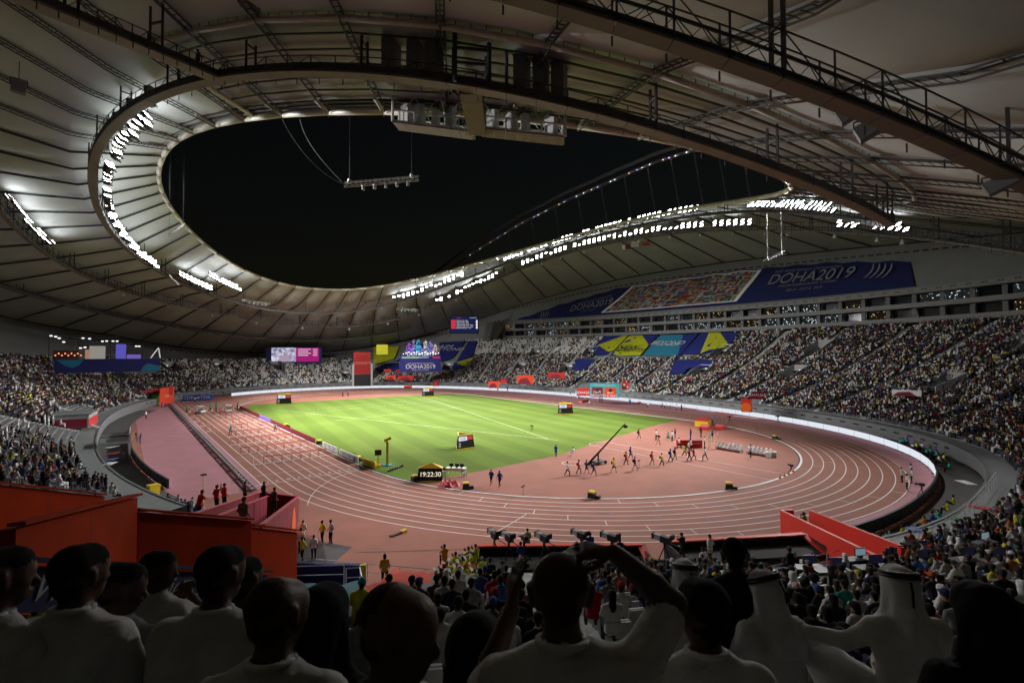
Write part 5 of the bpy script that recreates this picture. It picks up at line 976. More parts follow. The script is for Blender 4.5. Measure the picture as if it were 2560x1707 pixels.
def ringf(ov, zf, t0, t1):
    ts = ov.arc(t0, t1, .5)
    def f(u): t = float(np.interp(u, np.linspace(0, 1, len(ts)), ts)); p = ov.pt(t); return np.array([p[0], p[1], float(zf(t))]), t
    return f
f1 = ringf(C1, zC1, -math.pi, math.pi); catwalk('ring_catwalk', f1, lambda u: float(mem(f1(u)[1], .8)[2]), 210, 1.0, 'inner ring catwalk with brown deck plates hanging under the roof opening', 5)
f2 = ringf(C2, zC2, -math.pi, math.pi); catwalk('ring_catwalk', f2, lambda u: float(mem(f2(u)[1], 2)[2]), 230, .85, 'outer ring catwalk with brown deck plates crossing the upper right', 6, rail_h=2.1, solid=False)
tj = C1.th(hit(C1, 545, 226, False)); A = np.array([*C1.pt(tj), float(zC1(tj))]); B_ = hit(C2, 70, 8, False)
lk = lambda u: (A*(1-u)+B_*u*1.0 if u <= 1 else B_, 0)
Bx = A+(B_-A)*1.25
catwalk('link_catwalk', lambda u: (A*(1-u)+Bx*u, 0), lambda u: None if u in (0, 1) else float((A*(1-u)+Bx*u)[2]+4), 15, 1.3, 'straight link catwalk running to the upper left corner', 5)
f3 = ringf(Ov(96, 99, 124, 124, 2.2), lambda t: float(mem(t, 2.5)[2])-2.5, R(62), R(150)); catwalk('ring_catwalk', f3, lambda u: float(f3(u)[0][2]+2.3), 60, 1.6, 'lowest catwalk along the far end of the roof', 8)
# portal frame at the joint over the speaker gantry
tg = C1.th(hit(C1, 1178, 205, False)); G0 = np.array([*C1.pt(tg), float(zC1(tg))]); rad = np.array([*OO.pt(tg), 0])-np.array([*C1.pt(tg), 0]); rad = rad/np.linalg.norm(rad); lat = np.array([-rad[1], rad[0], 0])
t = empty('steel_portal', G0, label='dark steel portal on the inner catwalk above the speaker gantry', cat='portal')
for s in (-1.3, 1.3):
    for r_ in (-.9, .9): b = MB(); b.bar(lat*s+rad*r_, lat*s+rad*r_+np.array([0, 0, 4.6]), .3); b.build('post', STEEL, t)
b = MB()
for r_ in (-.9, .9): b.bar(lat*-1.4+rad*r_+np.array([0, 0, 4.6]), lat*1.4+rad*r_+np.array([0, 0, 4.6]), .34); b.bar(lat*-1.4+rad*r_+np.array([0, 0, 2.6]), lat*1.4+rad*r_+np.array([0, 0, 2.6]), .2)
b.build('beam', STEEL, t)
# speaker gantry hanging inside the opening
gm = mat('gantry_lit_white', (.75, .76, .75), .5, .08, 2); cabm = mat('cabinet_lit_white', (.8, .8, .78), .5, .06, 2); GO = OO.off(1.0)  # whiteness from lamplight is put into the gantry and cabinet colours
def gantry(x0, y0, x1, y1, label, cabs):
    A, B_ = hit(GO, x0, y0, False), hit(GO, x1, y1, False); t = empty('speaker_gantry', A, label=label, cat='gantry'); v = B_-A; L = np.linalg.norm(v[:2]); u = v/np.linalg.norm(v); la = np.array([-u[1], u[0], 0.]); la = la if la@np.array([*(-A[:2]), 0]) > 0 else -la; n = 7
    for i in range(n): p, q = v*i/n, v*(i+.97)/n; b = MB(); b.slab(p-la*.9, q-la*.9, q+la*.9, p+la*.9, .1); b.build('deck_panel', PLATE, t)
    b = MB(); up = np.array([0, 0, 1.])
    for sg in (-.9, .9):
        for z in (.1, 1.15): b.bar(la*sg+up*z, v+la*sg+up*z, .14)
        b.bar(la*sg+up*2.6, v+la*sg+up*2.6, .1)
        for i in range(n+1): p = v*i/n+la*sg; b.bar(p, p+up*1.15, .11)
        for i in range(0, n): p, q = v*i/n+la*sg, v*(i+1)/n+la*sg; b.bar(p+up*1.15, q+up*2.6, .06) if i % 2 else b.bar(p+up*2.6, q+up*1.15, .06)
    b.build('railing', gm, t)
    for f in (0, 1):
        for sg in (-.9, .9): b = MB(); b.bar(v*f+la*sg, v*f+la*sg+up*4.2, .22); b.build('hanger', gm, t)
    for i, (f, w_, h_) in enumerate(cabs):
        c = A+v*f+up*.15; o = empty('loudspeaker_cabinet', c, R(8), label='lamplit-white loudspeaker cabinet number %s from the west on %s' % (('one', 'two', 'three', 'four')[i], 'the left gantry' if x0 < 1150 else 'the right gantry'), cat='loudspeaker', group='lamplit-white cabinets on the hanging gantries')
        b = MB(); b.box((0, 0, h_/2), (.6, w_*1.15, h_)); b.build('cabinet', cabm, o); b = MB(); b.box((0, 0, h_+.04), (.7, w_*1.25, .08)); b.build('lid', gm, o)
gantry(990, 314, 1180, 338, 'left lamplit-white railed gantry with loudspeakers hanging in the roof opening', [(.14, 1.05, 3.2), (.3, 1.05, 3.2), (.53, .5, 1.8), (.72, 1.05, 3.2)])
gantry(1206, 330, 1410, 352, 'right lamplit-white railed gantry with loudspeakers hanging in the roof opening', [(.12, 1.05, 3.2), (.34, 1.05, 3.2), (.52, .55, 1.9), (.84, 1.05, 3.2)])
A = G0+rad*.6; B_ = hit(GO, 1193, 338, False)
catwalk('bridge_catwalk', lambda u: (A*(1-u)+B_*u, 0), lambda u: None, 6, 1.7, 'short bridge from the inner catwalk down to the speaker gantry', 99)
dkc = mat('cabinet_dark', (.16, .16, .155), .6)  # silhouette tone of the catwalk cabinets is put into the colour
for i, (px, py) in enumerate(((978, 178), (1040, 182), (1086, 188), (1305, 235), (1353, 245), (1398, 258), (262, 310), (295, 285), (330, 268), (375, 248))):
    P = hit(C1.off(-.6), px, py, False); tt_ = C1.th(P); big = i < 6; o = empty('loudspeaker_cabinet', (P[0], P[1], float(zC1(tt_))+.15), R(30), label='dark loudspeaker cabinet on the inner catwalk, ' + ('first', 'second', 'third', 'fourth', 'fifth', 'sixth', 'seventh', 'eighth', 'ninth', 'tenth')[i] + (' along the near side' if big else ' along the left curve'), cat='loudspeaker', group='dark cabinets on the inner catwalk')
    h_ = 3.4 if big else 1.9; b = MB(); b.box((0, 0, h_/2), (1.3 if big else .8, 1.0 if big else .7, h_)); b.build('cabinet', dkc, o); b = MB(); b.box((0, 0, h_+.04), (1.45 if big else .9, 1.1 if big else .8, .08)); b.build('lid', STEEL, o)
for i, (x0, y0, x1, y1, D_) in enumerate(((1428, 62, 1482, 142, 36), (2097, 268, 2146, 306, 38), (2142, 300, 2206, 346, 37), (2468, 440, 2532, 480, 36), (600, 0, 652, 20, 42), (32, 200, 62, 236, 60))):
    P = DP((x0+x1)/2, (y0+y1)/2, D_); dep = (P-CAM)@FW; w_, h_ = (x1-x0)/FPX*dep, (y1-y0)/FPX*dep; o = empty('hanging_loudspeaker', P, front(P, CAM), label=('big dark loudspeaker hanging under the outer catwalk above the roof pipe', 'dark loudspeaker hanging on the right, upper of a pair', 'dark tilted loudspeaker on the right, lower of a pair', 'dark loudspeaker hanging at the far right edge', 'dark loudspeaker cut off at the top edge', 'small black loudspeaker hanging before the left roof fabric')[i], cat='loudspeaker', group='dark loudspeakers hanging from the roof')
    b = MB(); b.box((0, 0, 0), (w_*.9, w_*.6, h_*.8), M=np.array(Matrix.Rotation(R(-25 if i in (1, 2, 3) else 5), 3, 'Y'))); b.build('cabinet', dkc, o)
    b = MB(); b.bar((-w_*.5, 0, h_*.1), (-w_*.5, 0, h_*.55), .08); b.bar((w_*.5, 0, h_*.1), (w_*.5, 0, h_*.55), .08); b.bar((-w_*.5, 0, h_*.55), (w_*.5, 0, h_*.55), .08); b.bar((0, 0, h_*.55), (0, 0, h_*.55+1.6), .06); b.build('yoke', STEEL, o)
P = hit(C1, 500, 190, False); ul = (Bx-np.array([*C1.pt(tj), float(zC1(tj))])); W0 = np.array([*C1.pt(tj), float(zC1(tj))])+ul*.12
person(PS, (W0[0], W0[1], W0[2]+.22), R(120), 'dark figure of a technician standing on the link catwalk', (.03, .03, .03), (.02, .02, .02), SKINS[1])

# ---------------------------------------------------------------- hanging light trusses
TR = mat('truss_alu', (.6, .6, .62), .45, .1, 6)
def truss(x0, y0, x1, y1, D_, label, nl=5, cab=((.08, 8), (.83, 8)), D2=None):
    A, B_ = DP(x0, y0, D_), DP(x1, y1, D2 or D_); t = empty('light_truss', A, label=label, cat='light truss'); v = B_-A; L = np.linalg.norm(v); u = v/L; la = np.cross(u, (0, 0, 1)); la = la/np.linalg.norm(la); s = L*.028; up = np.array([0, 0, 1.])
    ch = [la*s+up*s, -la*s+up*s, la*s-up*s, -la*s-up*s]
    for c in ch: b = MB(); b.tube([c, v+c], s*.16, 5); b.build('chord', TR, t)
    b = MB(); n = int(L/(2.2*s))
    for i in range(n):
        for a_, c_ in ((0, 2), (1, 3), (0, 1)): p, q = v*i/n+ch[a_], v*(i+1)/n+ch[c_]; b.bar(p, q, s*.16) if i % 2 else b.bar(v*i/n+ch[c_], v*(i+1)/n+ch[a_], s*.16)
    b.build('lacing', TR, t)
    for i in range(nl):
        p = v*(.25+.6*i/max(1, nl-1)); k = s*1.5; b = MB(); b.box(p-up*(s+.3*k), (k*.9, k*.6, k*.35)); b.tube([p-up*(s+.5*k), p-up*(s+1.5*k)], [k*.42, k*.5], 8); b.build('moving_light', mat('lamp_case', (.35, .35, .36), .4), t)
    for f, hgt in cab: p = v*f+up*s; b = MB(); b.bar(p, p+up*hgt, .025); b.build('cable', BLK, t); b = MB(); b.box(p+up*.4*s, (s*1.4, s*.9, s*2)); b.build('hoist', STEEL_L, t)
truss(860, 462, 1047, 446, 52, 'long aluminium light truss with five lamps hanging in the dark opening', 5, ((.07, 9.0), (.9, 6.2)))
truss(418, 590, 462, 560, 78, 'small light truss hanging before the left roof edge', 5, ((.1, 12), (.9, 12)))
truss(1908, 652, 1962, 628, 96, 'small light truss hanging before the navy banner', 6, ((.2, 8), (.85, 9)))
truss(606, 750, 676, 760, 150, 'distant light truss below the far end of the roof, left', 5, ((.1, 5),)); truss(990, 772, 1046, 775, 160, 'distant light truss below the far end of the roof, right', 5, ((.3, 5), (.8, 5))); truss(424, 688, 448, 712, 110, 'small dark light truss beside the left lamp bank', 5, ((.1, 8),))
for k, (pts_) in enumerate(([(860, 460), (800, 440), (740, 370), (706, 300)], [(855, 455), (800, 400), (760, 350), (750, 300)])):
    b = MB(); P_ = [DP(x, y, 52+2*j) for j, (x, y) in enumerate(pts_)]; PP_ = [P_[0]*(1-u)**3+3*P_[1]*u*(1-u)**2+3*P_[2]*u*u*(1-u)+P_[3]*u**3 for u in np.linspace(0, 1, 14)]; b.tube(PP_, .035, 4); b.build('slack_cable', STEEL_L, None, label=('outer', 'inner')[k]+' slack cable curving down to the long light truss', cat='cable')

# ---------------------------------------------------------------- floodlights: each head with its lens, beams for the groups of heads, plus added fill beams
LENS = emat('floodlight_lens', (.96, .98, 1.0), 32.0)
hm = MB(); hm.box((0, .12, 0), (.62, .24, .5), 0, taper=.9); hm.box((0, -.02, 0), (.7, .05, .58), 0); hm.add([(-.31, -.05, -.25), (.31, -.05, -.25), (.31, -.05, .25), (-.31, -.05, .25)], [(0, 1, 2, 3)], 1); hm.bar((-.38, .1, 0), (-.38, .1, -.5), .05, 0); hm.bar((.38, .1, 0), (.38, .1, -.5), .05, 0); hm.box((0, .1, -.5), (.8, .1, .06), 0)
hm = hm.mesh('floodlight', [BLK, LENS])
def lamps(ov, zf, a0, a1, step, rows, label, dz=1.7, keep=1.0, off_=-1.3, tilt=(28, 44), gap=(), aim=None):
    o_ = ov.off(off_); ts = o_.arc(R(a0), R(a1), step); made = []
    for i, t in enumerate(ts):
        td = math.degrees(t)
        if any(g0 < td < g1 for g0, g1 in gap): continue
        for r_ in range(rows):
            if random.random() > keep: continue
            p = o_.pt(t); P = np.array([p[0], p[1], float(zf(t))+dz+r_*.85]); tg = np.array([-p[0]*.1, p[1]*.45+random.uniform(-12, 12)]); tg = tg if aim is None else np.array(aim)+np.array([random.uniform(-9, 9), random.uniform(-9, 9)]); o = obj('floodlight', hm, None, P, label=label, cat='floodlight', group=label)
            o.rotation_euler = (R(-random.uniform(*tilt)), 0, front(P, tg)+R(random.uniform(-12, 12))); o.scale = (1.5, 1.5, 1.5); made.append(o)  # heads enlarged to stand in for lamp bloom
    relabel(made, label.replace('lit floodlight head', '%s lit floodlight head from the left'))
lamps(C1, zC1, -23, 27, 1.9, 2, 'lit floodlight head in the upper row along the right roof edge', keep=.88, gap=((5, 6.5), (-9, -7)))
lamps(C1, zC1, 42, 67, 1.9, 2, 'lit floodlight head in the upper row at the far right corner', keep=.75)
lamps(C1, zC1, -58, -36, 1.5, 2, 'lit floodlight head in the bright double bank at the right end', keep=.92)
lamps(C2, zC2, -24, 25, 2.3, 2, 'lit floodlight head in the lower row along the right roof', keep=.85, gap=((12, 13), (-3, -2)))
lamps(C2, zC2, 33, 52, 1.9, 2, 'lit floodlight head in the lower row at the far right corner', keep=.7)
lamps(C2, zC2, -51, -40, 1.7, 2, 'lit floodlight head right of the crossing catwalk', keep=.85)
lamps(C1, zC1, -180, -156, 1.7, 2, 'lit floodlight head on the upper left curve of the inner catwalk', dz=-.3, keep=.55, off_=-1.7, aim=(-22, -74))
lamps(C1, zC1, 148, 180, 1.6, 2, 'lit floodlight head on the lower left curve of the inner catwalk', dz=-.1, keep=.7, off_=-1.7, aim=(-30, -62))
lamps(C1, zC1, 127, 138, 1.7, 2, 'lit floodlight head in the left lamp bank at the far left', keep=.95)
lamps(C1.off(-6), lambda t: zC1(t)+1.2, 122, 134, 1.5, 2, 'lit floodlight head in the right lamp bank at the far left', keep=.95)
lamps(C2, zC2, 161, 176, 2.4, 2, 'lit floodlight head at the left picture edge', keep=.6)
def flood(ov, zf, td, E_, tx=.12, ty=.5, size=76, dz=1.4, off_=-2.2, tgt=None):
    t = R(td); p = ov.off(off_).pt(t); P = np.array([p[0], p[1], float(zf(t))+dz]); L = bpy.data.lights.new('floodlight_beam', 'SPOT'); L.energy = E_*FLOOD*1000; L.spot_size = R(size); L.spot_blend = 1.0; L.shadow_soft_size = 1.0; L.color = (1.0, .985, .96)
    o = obj('floodlight_beam', L, None, P); d_ = Vector((-p[0]*tx-P[0], p[1]*ty-P[1], -P[2])) if tgt is None else Vector(tgt)-Vector(P); o.rotation_euler = d_.to_track_quat('-Z', 'Y').to_euler()
for td in (-18, -6, 6, 18): flood(C1, zC1, td, 62)
for td in (47, 60): flood(C1, zC1, td, 50)
for td in (-52, -42): flood(C1, zC1, td, 58, .3, .6)
for td in (-16, 0, 16): flood(C2, zC2, td, 62, .25)
for td in (42, -46): flood(C2, zC2, td, 45, .25)
for td in (-160, -170, 177, 166, 154): flood(C1, zC1, td, 74, .0, .3, 76, -1.6)
flood(C1, zC1, 132, 60, dz=-.8)
flood(C2, zC2, 168, 45, dz=-1.5)
flood(C1, zC1, 179, 120, size=23, dz=-2.5, tgt=(-31, -66, 39)); flood(C1, zC1, -165, 56, size=56, dz=-1.6, tgt=(-25, -89, 1)); flood(C1, zC1, 152, 75, size=42, dz=-1.6, tgt=(28, -97, 6))  # added beams to brighten the gantry, near ramp and near right crowd
for td in (24, 38): flood(C1, zC1, td, 42, tgt=(-12, 84, 0))  # added beams from the right to brighten the far end
for td in (134, 150): flood(C1, zC1, td, 68, dz=-1.0, tgt=(14, 84, 0))  # added beams from the left to brighten the far end
flood(C1, zC1, -46, 50, size=66, tgt=(-12, -80, 0)); flood(C1, zC1, -168, 62, size=52, dz=-1.6, tgt=(40, -62, 0)); flood(C1, zC1, 172, 62, size=52, dz=-1.6, tgt=(46, -25, 0)); flood(C1, zC1, 160, 62, size=52, dz=-1.6, tgt=(44, 20, 0))  # added beams to brighten the red ramp and the right side of the track
# horn speakers and flags under the outer catwalk
HRN = []
for i, td in enumerate((-49, -45, -38, -30, -26, -20, -14, -8, -2, 5, 9, 15, 20, 27, 36, 46, 58, 68, 80, 92, 104, 116, 128, 140)):
    t = R(td); p = C2.pt(t); b = MB(); b.tube([(0, 0, -.2), (0, 0, -1.1)], [.15, .55], 8); b.bar((0, 0, 0), (0, 0, -.3), .08); HRN.append(b.build('horn_speaker', mat('horn_grey', (.45, .45, .44), .5), None, loc=(p[0], p[1], float(zC2(t))-.3), label='small pale horn loudspeaker under the outer catwalk', cat='loudspeaker', group='horn loudspeakers under the outer catwalk'))
relabel(HRN, '%s small pale horn loudspeaker from the left under the outer catwalk')
for i, (x0, y0, x1, y1, c0_, c1_, lab) in enumerate(((1555, 612, 1576, 623, WHTP, REDD, 'white and maroon flag under the lower lamp row'), (1578, 604, 1597, 617, WHTP, WHTP, 'white flag under the lower lamp row'), (1605, 599, 1624, 613, REDP, REDP, 'red flag under the lower lamp row'))):
    t, L, H = vpanel('hanging_flag', x0, y0, x1, y1, 182, lab, 'flag', .05, c0_); panel(t, L, H, .4, 0, 1, 1, c1_, 'field')
    if i: vtext(t, L, H, ('', 'Qatar', 'amazing')[i], .5, .5, .7, REDD if i == 1 else WHTP)
# lit arch beyond the roof
XA = 119.0
def AP(px, py): dv = ray(px, py); return CAM+dv*((XA-CAM[0])/dv[0])
ar = empty('lit_arch', AP(1480, 470), label='slender dark arch with small lamps and hanging cables against the night sky', cat='arch'); o0 = np.array(ar.location); arcpx = [(1090, 700), (1155, 650), (1200, 622), (1300, 560), (1420, 500), (1540, 448), (1640, 405), (1720, 380), (1820, 350)]
ARM = mat('arch_steel', (.6, .6, .66), .6)
for off_ in (0, -1): b = MB(); b.tube([AP(x, y+off_*16)-o0+np.array([2.0*off_, 0, 0]) for x, y in arcpx], .9, 6); b.build('arch_tube', ARM, ar, True)
xs = np.sort(np.linspace(1180, 1720, 26)+rng.uniform(-8, 8, 26)); ys = np.interp(xs, [p[0] for p in arcpx], [p[1] for p in arcpx])
for i, (x, y) in enumerate(zip(xs, ys)):
    c_ = [(1, .95, .9), (1, .95, .9), (1, .6, .35), (.6, .5, 1)][i % 4]; b = MB(); b.ell(AP(x, y+3)-o0-np.array([1.2, 0, 0]), (.15, .15, .15), 0, 6, 4); b.build('arch_lamp', emat('arch_lamp_%d' % (i % 4), c_, 7), ar)
for x in range(1270, 1900, 58): y = np.interp(x, [p[0] for p in arcpx], [p[1] for p in arcpx]); b = MB(); b.tube([AP(x, y)-o0, AP(x+34, y+190)-o0], .28, 5); b.build('arch_cable', ARM, ar)
# ================================================================ things in the near stand
def SEATP(px, py, hh=1.22, far=False, r0=.9):
    """floor point on the rake whose occupant's head centre shows at the pixel"""
    dv = ray(px, py); hl = math.hypot(dv[0], dv[1]); t = np.arange(r0 if not far else 30, 260, .04)/hl; P = CAM+t[:, None]*dv; d = dinv(P); td = thd(P, d); h = P[:, 2]-zb(d, td)-hh; i = int(np.argmax(h < 0)); p = P[i].copy(); p[2] = float(zb(d[i], td[i])); return p
def pane(name, pts_top, drop, mt, label, th_=.14, cat='wall', bot=None):
    A, B_ = [np.array(p, float) for p in pts_top]; d0 = drop if hasattr(drop, '__len__') else (drop, drop); t = empty(name, (A+B_)/2, label=label, cat=cat); o = np.array(t.location)
    Lw = np.linalg.norm((B_-A)[:2]); nj = int(Lw/2.2)
    if mt in (WRED, REDD, REDP):
        for k_ in range(1, nj): f_ = k_/nj; pj_ = A*(1-f_)+B_*f_-o; dz_ = d0[0]*(1-f_)+d0[1]*f_; vd = (B_-A)/np.linalg.norm(B_-A); nn = np.cross(vd, (0, 0, 1)); nn /= np.linalg.norm(nn); b = MB(); b.slab(pj_-vd*.012+nn*.004-np.array([0, 0, dz_]), pj_+vd*.012+nn*.004-np.array([0, 0, dz_]), pj_+vd*.012+nn*.004-np.array([0, 0, .06]), pj_-vd*.012+nn*.004-np.array([0, 0, .06]), th_+.008); b.build('joint_strip', REDD if mt is not REDD else BLK, t)
    a0, b0 = A-np.array([0, 0, d0[0]]), B_-np.array([0, 0, d0[1]]); b = MB(); b.slab(a0-o, b0-o, B_-o, A-o, th_); b.build('panel', mt, t); v = B_-A; n_ = np.cross(v, (0, 0, 1)); n_ = n_/np.linalg.norm(n_)*.12
    b = MB(); up = np.array([0, 0, .05]); b.slab(A-n_-o+up, B_-n_-o+up, B_+n_-o+up, A+n_-o+up, .06); b.build('coping', mt if mt is not REDD else mat('red_rim', (.4, .03, .06), .5), t); return t
WRED = mat('wall_red', (.36, .034, .008), .85, .16, .8, .15, 3, spec=.08)
pane('red_wall', [DP(318, 984, 172), DP(432, 966, 176)], 2.4, REDP, 'far red sloping wall behind the lime backdrop', .3)
pane('red_wall', [DP(-60, 1205, 24), DP(262, 1240, 27)], 2.6, WRED, 'red wall at the left picture edge, farthest of the red walls', .3)
pane('red_wall', [DP(40, 1322, 11.5), DP(344, 1243, 17)], (1.4, 3.4), WRED, 'long red wall with sloping top rising to a peak above the seated heads', .3)
pane('red_wall', [DP(345, 1280, 17.1), DP(629, 1302, 19)], 2.6, WRED, 'long level red wall in the middle of the red walls', .3)
pane('red_wall', [DP(629, 1317, 19.4), DP(743, 1330, 22)], 2.2, WRED, 'short low red wall next to the railing', .3)
t = pane('ramp_wall', [DP(655, 1316, 24), DP(745, 1243, 44)], (2.2, 2.75), REDD, 'maroon ramp wall with an orange disc facing the track', .2); A, B_ = DP(655, 1316, 24), DP(745, 1243, 44); u = (B_-A); n_ = np.cross(u, (0, 0, 1)); n_ = n_/np.linalg.norm(n_)
b = MB(); c = A+u*.8-np.array([0, 0, 2.2])-np.array(t.location); e_ = u/np.linalg.norm(u)
V = [c+e_*1.7*math.cos(a_)+np.array([0, 0, 1.7*math.sin(a_)])+n_*.03 for a_ in np.linspace(0, math.pi, 14)]; b.add(V, [tuple(range(14))]); b.add([v-n_*.27 for v in V], [tuple(range(13, -1, -1))]); b.build('orange_disc', mat('disc_orange', (.75, .12, .01), .6), t)
pane('ramp_wall', [DP(470, 1293, 24), DP(650, 1232, 45)], (1.2, 2.6), REDD, 'maroon ramp wall farthest from the railing', .2)
pane('ramp_wall', [DP(540, 1296, 24), DP(668, 1242, 43)], (1.0, 2.2), REDD, 'maroon dividing wall in the middle of the ramp', .15)
pane('ramp_wall', [DP(650, 1232, 45), DP(745, 1243, 44)], 2.0, REDD, 'maroon end panel of the ramp towards the track', .15)
b = MB(); b.quad(DP(470, 1300, 24)-np.array([0, 0, 1.3]), DP(660, 1322, 24)-np.array([0, 0, 2.0]), np.array([*DP(745, 1243, 43)[:2], .25]), np.array([*DP(650, 1232, 45)[:2], .25])); b.build('ramp_floor', REDD, None, kind='structure')
for px, py, D_, me, top, legs, lab in ((541, 1270, 37, PWV, (.6, .03, .02), BLACK, 'athlete in red waving with a raised hand on the ramp'), (560, 1264, 38, PS, (.6, .03, .02), BLACK, 'athlete in red standing beside the waving one on the ramp'), (497, 1290, 34, PR, (.6, .03, .02), BLACK, 'athlete in red leaning over the ramp edge'), (659, 1252, 43, PS, (.02, .02, .02), BLACK, 'dark figure standing at the track end of the ramp'), (612, 1252, 43, PS, (.25, .12, .1), BLACK, 'person standing behind the ramp wall near the camera rail'), (685, 1275, 36, PS, (.12, .1, .1), BLACK, 'dim figure walking down inside the ramp'), (608, 1330, 24, PS, (.2, .12, .1), BLACK, 'head of a person behind the level red wall')):
    p = DP(px, py, D_); person(me, p-np.array([0, 0, .25]), face(p, (0, -40)), lab, top, legs, SKINS[3])
# navy banner with white script below the red walls
A, B_ = DP(40, 1412, 9.0), DP(670, 1436, 14); t = pane('script_banner', [A, B_], .62, mat('script_navy', (.01, .013, .07), .65), 'navy banner with white script under the red walls', .1, 'banner'); c = (A+B_)/2; text_m('World Athletics Championships', .5, mat('script_grey', (.3, .3, .32), .7), t, frame_m(np.array([0, 0, -.3])+np.cross(B_-A, (0, 0, 1))/np.linalg.norm(B_-A)*.03, B_-A, (0, 0, 1)), shear=.3)
def rail(px_, z, label, h=1.05, step=1.6, mt=STEEL_L, pts=None, r=.03):
    P = [GP(x, y, z+h) for x, y in px_] if pts is None else [np.array(p, float) for p in pts]; t = empty('handrail', P[0]-np.array([0, 0, h]), label=label, cat='railing'); o = np.array(t.location)
    b = MB(); b.tube([p-o for p in P], r, 6); b.build('top_rail', mt, t); b = MB(); b.tube([p-o-np.array([0, 0, h*.5]) for p in P], r*.7, 5); b.build('mid_rail', mt, t)
    for i in range(len(P)-1):
        L = np.linalg.norm(P[i+1]-P[i]); n = max(1, int(L/step))
        for k in range(n+(i == len(P)-2)): p = P[i]+(P[i+1]-P[i])*k/n-o; b = MB(); b.tube([p-np.array([0, 0, h]), p], r*.9, 5); b.build('post', mt, t)
    return t
rail([(690, 1388), (840, 1402), (1000, 1415), (1130, 1428)], .9, 'grey handrail above the near left track edge')
rail([(635, 1396), (718, 1400)], 3.2, 'short white handrail in front of the low red wall', .8)
rail([(735, 1415), (860, 1412)], 3.6, 'white handrail beside the turquoise cloth', .9)
rail([(865, 1420), (900, 1418), (905, 1445)], 3.8, 'bent white handrail end above the turquoise cloth', .9)
rail([(1870, 1428), (2000, 1398), (2130, 1368)], 2.4, 'white handrail along the grey ledge left of the red ramp', .9)
rail([(2190, 1360), (2330, 1318), (2400, 1282), (2450, 1230), (2490, 1180)], 2.14, 'long handrail curving along the near right ledge', 1.0)
for k, (a_, c_) in enumerate((((2030, 1442), (2070, 1440)), ((1755, 1455), (1790, 1452)), ((2180, 1440), (2330, 1444)), ((2460, 1448), (2560, 1452)), ((1890, 1420), (1990, 1418)))):
    P0, P1 = SEATP(*a_, .95), SEATP(*c_, .95); rail(None, 0, ('white looped handrail right of the second headcloth', 'short handrail behind the first headcloth', 'handrail before the press desks', 'handrail at the right picture edge', 'handrail below the red ramp, dim')[k], .95, 1.2, pts=[P0+np.array([0, 0, .95]), P1+np.array([0, 0, .95])])
P0, P1 = GP(690, 1408, 2.4), GP(900, 1416, 2.4); pane('navy_parapet', [P0, P1], 1.2, NAVYP, 'navy parapet below the grey handrail beside the turquoise cloth', .15); pane('yellow_parapet_end', [P1, GP(915, 1414, 2.4)], 1.2, YLC, 'yellow end panel of the navy parapet', .15)
# cloths over the seats
def near_cover(name, px_, mt, label, lift=.75):
    W_ = [SEATP(x, y, lift, r0=4)+np.array([0, 0, lift]) for x, y in px_]; o = W_[0]; b = MB(); K = 6; n = len(px_); Cc = np.mean(np.array(px_, float), 0)
    for j in range(n):
        A, B_ = np.array(px_[j], float), np.array(px_[(j+1) % n], float); G = []
        for u in range(K+1):
            for v in range(u+1): e_ = A+(B_-A)*(v/u if u else 0); p_ = Cc+(e_-Cc)*u/K; q = SEATP(p_[0], p_[1], lift, r0=4); G.append(q+np.array([0, 0, lift+.05*math.sin(p_[0]*.21)+.04*math.sin(p_[1]*.4)])-o)
        F_ = []
        for u in range(K):
            s0, s1 = u*(u+1)//2, (u+1)*(u+2)//2
            for v in range(u+1):
                F_.append((s0+v, s1+v, s1+v+1))
                if v < u: F_.append((s0+v, s1+v+1, s0+v+1))
        b.add(G, F_)
    b.build(name, mt, None, True, loc=o, label=label, cat='cloth')
near_cover('seat_cloth', [(700, 1468), (760, 1462), (905, 1452), (885, 1490), (850, 1525), (770, 1545), (690, 1540)], mat('cloth_turquoise', (.045, .2, .25), .75, .12, 2, .3, 6), 'turquoise cloth covering seats right of the bald man')
near_cover('seat_cloth', [(985, 1422), (1085, 1432), (1075, 1455), (960, 1500), (905, 1515), (915, 1462), (950, 1452)], mat('cloth_red', (.62, .05, .02), .75, .12, 2, .3, 6), 'bright red cloth covering seats beside the turquoise cloth')
# camera platforms
def platform(A, B_, dep, label, zt=2.85, zf=2.3):
    A, B_ = np.array([*A, 0.]), np.array([*B_, 0.]); u = (B_-A)/np.linalg.norm(B_-A); n_ = np.array([u[1], -u[0], 0]); n_ = n_ if n_@(CAM-A)*1 > 0 else -n_; t = empty('camera_platform', (A+B_)/2, label=label, cat='platform'); o = np.array(t.location); up = np.array([0, 0, 1.])
    BB = mat('platform_black', (.014, .014, .015), .8, .2, 2); b = MB(); b.slab(A-o+up*zf, B_-o+up*zf, B_+n_*dep-o+up*zf, A+n_*dep-o+up*zf, .2); b.build('floor', BB, t)
    for p, q in ((A, B_), (A, A+n_*dep), (B_, B_+n_*dep)): b = MB(); b.slab(p-o, q-o, q-o+up*zt, p-o+up*zt, .12); b.build('parapet', BB, t)
    b = MB(); b.slab(A-o+up*(zt+.06)-n_*.1, B_-o+up*(zt+.06)-n_*.1, B_-o+up*(zt+.06)+n_*.3, A-o+up*(zt+.06)+n_*.3, .1); b.build('red_rim', ORGP, t); b = MB(); b.slab(B_-o+up*(zt+.03)-u*.25, B_-o+up*(zt+.03)+u*.25, B_-o+n_*dep+up*(zt-.4)+u*.25, B_-o+n_*dep+up*(zt-.4)-u*.25, .1); b.build('red_rim', REDP, t)
